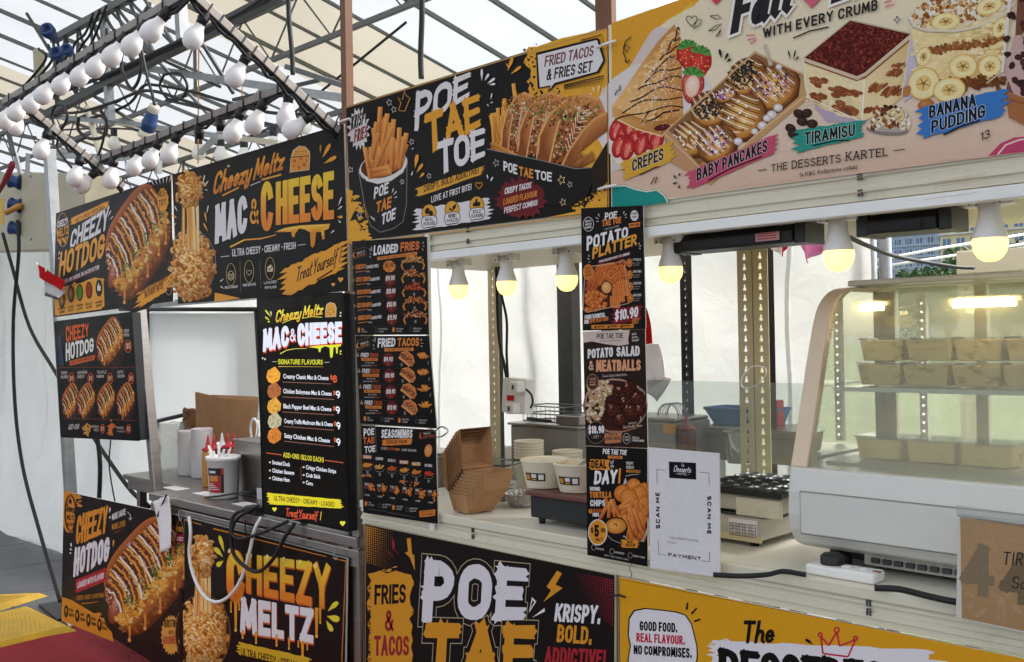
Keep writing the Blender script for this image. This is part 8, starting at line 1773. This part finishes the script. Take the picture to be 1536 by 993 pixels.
# stack of clear lids beside the case
ld = None; L0 = ground(1185, 812, ZC)
for i in range(14):
    if ld is None:
        ld = tag(MB().lathe([(0, .008), (.04, .008), (.043, .004), (.047, .004), (.048, 0), (.05, 0), (.05, .0015), (.047, .006), (0, .0095)], n=30).build('clear_cover', M['bag']), 'clear plastic lid in the slanting stack beside the showcase', 'lid', 'clear lids stacked beside the showcase'); o = ld
    else: o = ld.copy(); C.objects.link(o)
    o.location = (L0.x-.045+i*.0042, L0.y+.02, ZC+.04+i*.0068); o.rotation_euler = (0, rad(-35), 0)
# bottle, box, basket, cup behind the guard
def squeeze(p, h, r, mbody, mcap, label, group=None):
    o = empty('squeeze_bottle', p, label, 'sauce bottle', group); MB().lathe([(0, 0), (r*.95, .001), (r, .006), (r, h*.62), (r*.92, h*.68), (r*.6, h*.7), (0, h*.7)], n=20).build('bottle', mbody, o)
    MB().lathe([(r*.98, h*.701), (r*.98, h*.74), (r*.5, h*.76), (r*.3, h*.86), (r*.12, h), (0, h)], n=16).build('nozzle', mcap, o); return o
ZB = .952
p = at(1031, 690, 2.86); MBX = MB().box((p.x-.09, 2.8, ZB), (p.x+.09, 2.95, p.z)); tag(MBX.build('ingredient_box', M['lgrey'], None, .004), 'pale box under the dark red squeeze bottle behind the payment card', 'box'); squeeze(Vector((p.x, 2.86, p.z+.001)), at(1031, 624, 2.86).z-p.z, .032, M['ketch'], M['chil'], 'dark red squeeze bottle with a pale red nozzle above the payment card')
o = empty('steel_cooker', (0, 0, 0), 'grey metal cooker with a yellow tag behind the payment card', 'cooker'); xa, xb = at(964, 650, 2.83).x, at(1012, 650, 2.83).x; MB().box((xa-.12, 2.83, ZB), (xb, 3.05, at(990, 634, 2.83).z)).build('body', M['grey'], o, .004)
c0 = at(1004, 642, 2.825); MB().box((c0.x-.025, 2.824, c0.z-.02), (c0.x+.025, 2.828, c0.z+.015)).build('tag', M['mayo'], o); MB().box((xa-.12, 2.84, at(990, 634, 2.83).z+.001), (xb, 3.04, at(990, 627, 2.83).z)).build('lid', M['steel'], o, .005)
m = MB(); zz = at(980, 627, 2.83).z+.003
for k in range(7): a = math.pi*k/6; m.tube([(xa+.06+.045*math.cos(t), 2.93+.03*math.cos(a), zz+.045*math.sin(t)) for t in [math.pi*j/8 for j in range(9)]], .0018, 4)
m.build('wire_basket', M['galv'], o)
tag(MB().lathe([(0, 0), (.035, 0), (.04, .03), (.035, .07), (.0, .075)], (at(1020, 664, 2.82).x, 2.8, ZB), n=18).build('clear_jar', M['clear']), 'small clear jar beside the dark red squeeze bottle', 'jar')
bb = empty('blue_basket', (0, 0, 0), 'bright blue plastic basket on the steel shelf behind the slotted post', 'basket'); A_, B_ = at(1072, 640, 3.12), at(1130, 640, 3.12); zt = at(1072, 612, 3.12).z; zb2 = at(1080, 641, 3.12).z
m = MB(); xa, xb = A_.x-.01, B_.x+.06
m.add([(xa+.02, 3.12, zb2), (xb, 3.12, zb2), (xb, 3.22, zb2), (xa+.02, 3.22, zb2), (xa-.02, 3.1, zt), (xb+.02, 3.1, zt), (xb+.02, 3.24, zt), (xa-.02, 3.24, zt)], [(0, 3, 2, 1), (0, 1, 5, 4), (1, 2, 6, 5), (2, 3, 7, 6), (3, 0, 4, 7)]); m.build('tub', M['bluep'], bb, solid=.004)
MB().tube([(xa-.02, 3.1, zt), (xb+.02, 3.1, zt), (xb+.02, 3.24, zt), (xa-.02, 3.24, zt), (xa-.02, 3.1, zt)], .006, 6).build('rim', M['bluep'], bb)
ss = empty('steel_sink', (0, 0, 0), 'steel sink table at the back behind the acrylic guard', 'sink'); z1 = at(1100, 642, 3.0).z
MB().box((at(1040, 650, 3.0).x, 3.0, z1-.03), (-1.5, 3.26, z1)).build('top', M['steel'], ss, .003); MB().box((at(1050, 650, 3.0).x, 3.03, z1-.12), (-1.52, 3.24, z1-.032)).build('basin', M['grey'], ss); 
for x_ in (at(1060, 650, 3.0).x, -1.56): MB().box((x_, 3.03, 0), (x_+.035, 3.065, z1-.12)).build('leg', M['steel'], ss)
c0 = at(1108, 694, 2.86); tag(MB().lathe([(0, .002), (.034, .002), (.036, 0), (.047, .1), (.05, .103), (.048, .106), (.045, .1), (.035, .006), (0, .006)], (c0.x, 2.86, c0.z), n=24).build('plastic_tub', M['clear']), 'clear plastic tub left of the slotted post behind the pancake maker', 'tub')
tag(MB().box((at(1075, 700, 2.75).x, 2.72, ZB+.02), (at(1110, 700, 2.75).x, 2.76, ZB+.045)).build('wooden_board', M['kraft']), 'small wooden board edge behind the pancake maker', 'board')
rc = MB().box((at(1148, 620, 3.15).x, 3.15, at(1148, 640, 3.15).z), (at(1166, 620, 3.15).x, 3.2, at(1148, 600, 3.15).z)).build('red_cup', M['red'], None, .006); tag(rc, 'red and white tub standing right of the blue basket', 'tub')

# ---- the glass showcase
XL, XR = -1.205, -.25
case = empty('glass_showcase', (0, 0, 0), 'white refrigerated showcase with a curved glass front on the desserts counter', 'showcase')
yb = 2.155
prof = [(yb, 1.283), (yb+.018, 1.33), (yb+.036, 1.382), (yb+.06, 1.45), (yb+.083, 1.52), (yb+.105, 1.58), (yb+.128, 1.635), (yb+.152, 1.672), (yb+.19, 1.70), (yb+.24, 1.716), (yb+.31, 1.722)]
prof = [(p.y, p.z) for p in cat_curve([(0, a, b) for a, b in prof], 4)]
def strip(x0, x1, off=0): 
    return MB().grid(lambda u, v: (x0+(x1-x0)*u, prof[min(len(prof)-1, int(round(v*(len(prof)-1))))][0]+off, prof[min(len(prof)-1, int(round(v*(len(prof)-1))))][1]), 2, len(prof)-1)
strip(XL+.03, XR, .008).build('curved_glass', M['pane'], case)
back = 2.66
Pe = prof+[(back, 1.722), (back, 1.712), (yb+.31, 1.712)]+[(a+.03, b-.004 if b > 1.6 else b) for a, b in prof[::-1][2:]]
MB().prism([(XL-.016, a, b) for a, b in Pe], (.042, 0, 0)).build('end_frame', M['casee'], case, .003)
endp = [(a+.012, b) for a, b in prof]+[(back, 1.716), (back, 1.283)]
MB().add([(XL, a, b) for a, b in endp], [tuple(range(len(endp)))]).build('end_glass', M['pane'], case)
MB().box((XL, yb+.28, 1.7235), (XR, back+.02, 1.738)).build('top', M['case'], case, .004)
low = [(yb-.004, 1.282), (yb+.02, 1.284), (back, 1.284), (back, 1.10), (yb+.09, 1.085), (yb+.05, 1.085), (yb+.012, 1.10), (yb-.012, 1.135), (yb-.018, 1.17), (yb-.016, 1.225)]
MB().prism([(XL-.015, a, b) for a, b in low], (XR-XL+.015, 0, 0)).build('base_cabinet', M['case'], case, .006)
MB().prism([(XL+.02, yb-.0185, 1.13), (XR, yb-.0185, 1.13), (XR, yb-.0185, 1.225), (XL+.02, yb-.0185, 1.225)], (0, -.002, 0)).build('front_panel', M['case'], case, .001)
m = MB()
for z in (1.1265, 1.2275): m.box((XL+.02, yb-.0192, z), (XR, yb-.0165, z+.0016))
m.box((XL+.0185, yb-.0192, 1.127), (XL+.0195, yb-.017, 1.228)); m.build('panel_joint', M['grey'], case)
MB().box((XL+.03, yb+.10, 1.058), (XR, back-.03, 1.084)).build('plinth', M['dsteel'], case)
m = MB()
for i in range(30): m.box((XL+.16+i*.027, yb+.046, 1.068), (XL+.178+i*.027, yb+.056, 1.079))
MB().box((XL+.14, yb+.056, 1.06), (XR, yb+.075, 1.0845)).build('grille', M['lgrey'], case); m.build('grille_slot', M['dsteel'], case)
for x_ in (XL+.08, XR-.1):
    for y_ in (yb+.06, back-.08): MB().lathe([(0, 0), (.022, 0), (.025, .004), (.025, .028), (.018, .034), (0, .04)], (x_, y_, ZC), n=16).build('foot', M['rubber'], case)
MB().box((XL+.03, yb+.09, 1.2845), (XR, back-.02, 1.29)).build('floor_tray', M['lgrey'], case)
zs = 1.462; ysf = yb+.10
sh = MB().box((XL+.05, ysf, zs), (XR, back-.06, zs+.008)).build('glass_shelf', M['clear'], case); MB().box((XL+.05, ysf-.004, zs-.001), (XR, ysf-.0005, zs+.009)).build('shelf_edge', M['white'], sh)
for x_ in (XL+.11, XL+.43, XL+.75):
    s_ = MB().box((x_, back-.05, 1.30), (x_+.02, back-.03, 1.70)).build('light_strip', M['white'], case); b = MB()
    for k in range(17): b.box((x_+.008, back-.0525, 1.315+k*.0225), (x_+.012, back-.0505, 1.3185+k*.0225))
    b.build('led', M['led'], s_)
for x_ in (XL+.0, XL+.24, XL+.52, XL+.80): MB().box((x_, back-.012, 1.285), (x_+.03, back+.012, 1.722)).build('rear_mullion', M['lgrey'], case)
MB().add([(XL, back+.004, 1.285), (XR, back+.004, 1.285), (XR, back+.004, 1.722), (XL, back+.004, 1.722)], [(0, 1, 2, 3)]).build('rear_glass', M['pane'], case)
for a_, b_ in (((1226, 477), (1325, 469)), ((1430, 466), (1524, 459))):
    p, q_ = at(*a_, yb+.165), at(*b_, yb+.165); p.x = max(p.x, XL+.09); lp = MB().box((p.x-.012, yb+.168, 1.668), (q_.x+.012, yb+.18, 1.677)).build('lamp_fitting', M['white'], case)
    MB().tube([(p.x, yb+.165, 1.661), (q_.x, yb+.165, 1.661)], .0062, 10).build('lamp_tube', M['caselamp'], lp)  # tubes added to light the dessert tubs, where warm bars show in the glass
# cakes in clear tubs
ck = None
def cake(x, y, z, label, group, sx=1.0):
    global ck
    if ck is None:
        ck = empty('dessert_tub', (x, y, z), label, 'dessert', group); w_, d_, h_ = .052, .05, .052
        m = MB(); 
        m.add([(-w_*.88, -d_*.88, .002), (w_*.88, -d_*.88, .002), (w_*.88, d_*.88, .002), (-w_*.88, d_*.88, .002), (-w_, -d_, h_), (w_, -d_, h_), (w_, d_, h_), (-w_, d_, h_)], [(0, 3, 2, 1), (4, 5, 6, 7), (0, 1, 5, 4), (1, 2, 6, 5), (2, 3, 7, 6), (3, 0, 4, 7)]); m.build('cream_layers', M['tira'], ck, .003)
        MB().box((-w_*1.04, -d_*1.04, h_+.001), (w_*1.04, d_*1.04, h_+.006)).build('lid', M['clear'], ck, .001); o = ck
    else: o = copy_tree(ck, label=label, group=group)
    o.location = (x, y, z); o.rotation_euler.z = R.uniform(-.05, .05); o.scale = (sx, 1, 1); return o
G1 = 'dessert tubs in two layers on the middle shelf of the showcase'
for j in range(2):
    for i in range(8): cake(XL+.122+i*.114+.008*(j), ysf+.14, zs+.0085+j*.0595, ('upper' if j else 'lower')+' layer of the middle shelf, '+ORD[i]+' dessert tub from the left', G1, 1.06)
for i in range(3): cake(XL+.125+i*.125, yb+.22, 1.2905, ORD[i]+' dessert tub from the left on the showcase floor', 'dessert tubs on the floor of the showcase', 1.1)
# extension lead box in front of the case
eb = empty('extension_box', (0, 0, 0), 'white extension socket box lying in front of the showcase', 'socket box'); a, b = at(1207, 845, 2.085), at(1310, 852, 2.085)
MB().box((a.x, 2.085, ZC+.001), (b.x, 2.145, at(1250, 852, 2.085).z)).build('body', M['white'], eb, .006); zt = at(1250, 852, 2.085).z
for x_ in (a.x+.09, a.x+.13): MB().lathe([(0, .001), (.012, .001), (.012, .003), (0, .004)], (x_, 2.112, zt), n=14).build('button', M['white'], eb)
MB().lathe([(.026, .001), (.026, .018), (.02, .024), (0, .024)], (a.x+.05, 2.12, zt), n=18).build('plug', M['black'], eb)
MB().box((a.x+.15, 2.11, zt+.0005), (a.x+.17, 2.12, zt+.0012)).build('marking', M['chil'], eb)
def gcable(pts, r, lb): tag(MB().tube(cat_curve([ground(x, y, ZC+r+.0005) for x, y in pts], 7), r, 8).build('black_cable', M['rubber']), lb, 'cable')
gcable([(1070, 862), (1110, 864), (1150, 862), (1175, 857), (1208, 862)], .006, 'black lead lying on the counter left of the extension box'); gcable([(1312, 882), (1350, 884), (1400, 896), (1436, 903), (1480, 906)], .007, 'thick black lead lying on the counter right of the extension box')
# cream rack beyond the case
fr2 = empty('cream_rack', (0, 0, 0), 'cream slotted rack standing outside beyond the showcase', 'rack'); x_ = at(1436, 400, 3.5).x; upright(x_, 3.5, 0, at(1440, 376, 3.5).z, 1).build('upright', M['cream'], fr2); z1 = at(1440, 378, 3.5).z
MB().box((x_, 3.49, z1-.075), (x_+1.2, 3.52, z1)).build('beam', M['cream'], fr2, .003); MB().box((x_, 3.52, z1-.02), (x_+1.2, 4.0, z1-.004)).build('shelf', M['cream'], fr2); upright(x_+1.2, 3.5, 0, z1, -1).build('upright', M['cream'], fr2)

# ================================================================== CHEESE STALL: things on the steel counter
ZS = .9105; ZT = .9005
def roll(px_, py_, h, lb):
    p = ground(px_, py_, ZT); o = empty('paper_roll', p, lb, 'paper roll', 'paper towel rolls on the steel table'); MB().lathe([(.018, .001), (.055, .001), (.057, .006), (.057, h-.005), (.054, h), (.018, h), (.018, .001)], n=30).build('paper', M['paper'], o); MB().lathe([(.0175, .002), (.0175, h-.002), (.016, h-.002), (.016, .002), (.0175, .002)], n=18).build('core', M['kraft'], o)
roll(304, 716, .26, 'tall white paper towel roll in front, right of the other roll'); roll(284, 712, .24, 'white paper towel roll half behind the taller roll')
q = random.Random(9); p = ground(256, 708, ZT)+Vector((0, .0, 0)); m = MB()
m.grid(lambda u, v: p+Vector(((.105+.012*nz(u*6, v*4, 1.7))*math.cos(6.283*u)*(1-.25*max(0, v-.8)), (.08+.01*nz(u*5, v*5, 2))*math.sin(6.283*u), .27*v+.012*nz(u*7, 1, 1))), 36, 14); tag(m.build('plastic_bag', M['bag']), 'translucent plastic bag of supplies left of the paper rolls', 'bag')
p = at(300, 700, 2.75); m = MB().grid(lambda u, v: Vector((at(279, 640, 2.85).x+.14*u, 2.85+.02*nz(u*4, v*4, 1.5), ZT+.18+.13*v)), 12, 12); tag(m.build('brown_parcel', M['kraft_d'], None, solid=.05), 'small brown parcel in clear wrap behind the paper rolls', 'parcel')
# cardboard sheets
cbx = empty('cardboard_stack', (0, 0, 0), 'stack of upright kraft cardboard sheets behind the squeeze bottles', 'cardboard')
for i in range(12):
    Y = 2.62+i*.012; t = random.Random(i); dx = t.uniform(-3, 3)-(i*1.2 if i > 5 else 0)
    P = [at(326+dx, 597-i*.7, Y), at(386+dx*.3, 601-i*.9, Y), at(380+dx*.3, 665, Y), at(322+dx, 662, Y)] if i < 8 else [at(306+dx, 588, Y), at(330+dx, 594, Y), at(336+dx, 664, Y), at(308+dx, 650, Y)]
    MB().prism(P, (0, .006, 0)).build('sheet', M['kraft'], cbx)
# squeeze bottles
for i, (x_, y_, h, mb, mc, lb) in enumerate(((313, 722, .25, 'mayo', 'red', 'orange squeeze bottle with a red nozzle at the left of the bottle group'), (322, 716, .24, 'ketch', 'red', 'dark sauce bottle with a red nozzle behind the white tub'), (334, 712, .24, 'ketch', 'white', 'dark sauce bottle with a pale nozzle behind the white tub'), (343, 716, .25, 'chil', 'red', 'reddish sauce bottle with a red nozzle behind the right side of the white tub'), (352, 714, .245, 'mayo', 'red', 'yellow sauce bottle with a red nozzle next to the steel cooker'))):
    p = ground(x_, y_+8, ZS); squeeze(Vector((p.x, p.y, ZS)), h, .03, M[mb], M[mc], lb, 'squeeze bottles behind the white tub')
# white tub with label and cutlery
p = ground(336, 746, ZS); wt = empty('white_tub', p, 'white plastic tub with a red and black label full of plastic cutlery', 'tub')
MB().lathe([(0, .001), (.062, .001), (.064, .006), (.072, .168), (.078, .17), (.079, .186), (.076, .188), (.07, .182), (.062, .01), (0, .008)], n=36).build('tub', M['white'], wt)
m = MB(); m2 = MB(); m3 = MB(); m4 = MB()
def lab(mm, a0, a1, z0, z1, r):
    n = 10; vs = []
    for i in range(n+1):
        a = rad(a0+(a1-a0)*i/n)
        for z in (z0, z1): rr = .064+.008*z/.168+r; vs.append((rr*math.cos(a), rr*math.sin(a), z))
    mm.add(vs, [(2*i, 2*i+2, 2*i+3, 2*i+1) for i in range(n)], True)
lab(m, -96, -28, .03, .14, .0008); L1 = m.build('label', mat('label_red', 'b82830', .45), wt); lab(m2, -96, -38, .108, .14, .0014); lab(m2, -38, -28, .03, .112, .0014); m2.build('label_black', mat('label_dark', '1c1614', .45), L1); lab(m3, -90, -50, .082, .106, .0014); m3.build('label_picture', M['mayo'], L1)
for k in range(4): lab(m4, -92, -46-8*k, .044+.008*k, .047+.008*k, .0014)
lab(m4, -86, -58, .118, .128, .002); m4.build('label_print', M['paper'], L1)
m = MB(); q = random.Random(4)
for i in range(14): a = q.uniform(2, 6.28); r_ = .05*q.random(); b = Vector((r_*math.cos(a), r_*math.sin(a), .12)); m.bar(b, b+Vector((q.gauss(0, .025), q.gauss(0, .02), .085+.03*q.random())), .009, .003)
tag(m.build('plastic_cutlery', M['white'], None, loc=p), 'white plastic cutlery handles sticking out of the labelled tub', 'cutlery')
# steel cooker at the right end of the counter
sk = empty('counter_cooker', (0, 0, 0), 'stainless cooker box behind the tall mac and cheese screen', 'cooker'); xa, xb = at(352, 700, 2.30).x, -2.92; z1 = at(370, 664, 2.30).z
MB().box((xa, 2.30, ZS), (xb, 2.62, z1)).build('body', M['steel'], sk, .004); MB().box((xa-.008, 2.292, z1+.001), (xb, 2.63, z1+.012)).build('lid', M['steel'], sk, .003)
c0 = at(388, 742, 2.298); MB().box((c0.x-.012, 2.296, c0.z-.03), (c0.x+.03, 2.2985, c0.z+.03)).build('rating_label', M['paper'], sk); m = MB(); c0 = at(378, 738, 2.29)
for k in range(3): m.lathe([(0, 0), (.007, 0), (.007, .016), (0, .017)], (c0.x+k*.02-.02, 2.298, c0.z), (0, -1, 0), 10)
m.build('knob', M['black'], sk)
m = MB(); c0 = at(381, 650, 2.4); m.tube(cat_curve([at(378, 664, 2.4), at(376, 640, 2.4), at(381, 628, 2.4), at(387, 640, 2.4), at(384, 664, 2.4)], 5), .006, 6); tag(m.build('tongs', M['white']), 'white tongs standing on the cooker beside the tall screen', 'tongs')
for x_, y_, w_, lb in ((316, 744, .14, 'pale paper sheet lying on the steel counter left of the white tub'), (366, 758, .07, 'small white card at the counter edge under the tall screen'), (262, 734, .1, 'white tray corner lying on the counter above the hanging paper')):
    c0 = ground(x_, y_, ZS); tag(MB().box((c0.x-w_, c0.y-.02, ZS+.0005), (c0.x+w_*.6, c0.y+.05, ZS+.0025)).build('paper_sheet', M['paper']), lb, 'paper')
# hanging paper and hooks
hp = MB().grid(cloth([at(229, 752, 2.04), at(251, 744, 2.04), at(264, 818, 2.035), at(246, 830, 2.035)], amp=.01), 10, 14).build('hanging_paper', M['paper'], solid=.0008); tag(hp, 'crumpled white paper hanging over the low hot dog board', 'paper')
cable([(236, 775), (244, 755), (250, 742)], 2.03, .004, 'short black clip holding the hanging white paper', n=4)
cable([(284, 775), (286, 800), (284, 830), (290, 862), (305, 892), (325, 903), (345, 893), (362, 868), (374, 830), (382, 795), (392, 776)], [2.045, 2.03, 2.03, 2.03, 2.03, 2.03, 2.03, 2.03, 2.03, 2.03, 2.045], .0075, 'white cable looping across the CHEEZY letters of the low mac board', 'white')
cable([(376, 762), (352, 772), (346, 795), (350, 830), (368, 850), (388, 857), (410, 838), (428, 805), (442, 785)], [2.05, 2.04, 2.02, 2.02, 2.02, 2.02, 2.02, 2.02, 2.04], .008, 'thick black cable looping in front of the low mac board'); cable([(388, 758), (356, 778), (348, 800), (362, 808), (390, 800), (414, 790), (432, 782)], [2.05, 2.03, 2.02, 2.02, 2.02, 2.02, 2.04], .007, 'second black cable curling under the corner of the tall screen')
cable([(308, 746), (330, 744), (352, 740), (376, 738)], 2.15, .004, 'thin black lead crossing the counter to the steel cooker'); cable([(368, 780), (368, 796), (372, 802)], 2.04, .003, 'thin black wire dangling below the counter edge')
tag(MB().box((at(376, 762, 2.08).x, 2.05, ZS+.001), (at(392, 762, 2.08).x, 2.10, ZS+.035)).build('black_adapter', M['black'], None, .004), 'black power adapter at the counter edge beside the tall screen', 'adapter')
for x_, y_, lb in ((270, 775, 'left metal hook holding the low mac board'), (282, 778, 'second metal hook holding the low mac board'), (503, 834, 'clear ring hook at the right top of the low mac board')):
    tag(MB().tube(cat_curve([at(x_, y_-10, 2.05), at(x_-2, y_-2, 2.04), at(x_+1, y_+6, 2.04), at(x_+3, y_, 2.045)], 5), .002, 6).build('metal_hook', M['galv']), lb, 'hook')
tag(MB().tube(cat_curve([at(652, 648, 2.04), at(662, 640, 2.03), at(672, 646, 2.03), at(664, 654, 2.03), at(655, 656, 2.04)], 5), .0025, 6).build('plastic_tie', M['clear']), 'clear plastic tie sticking out at the right edge of the menus', 'tie')
tag(MB().box((-2.90, 2.2, .0), (-2.8, 2.5, .45)).build('carton', M['kraft'], None, .003), 'brown carton under the counter in the gap right of the low mac board', 'carton')
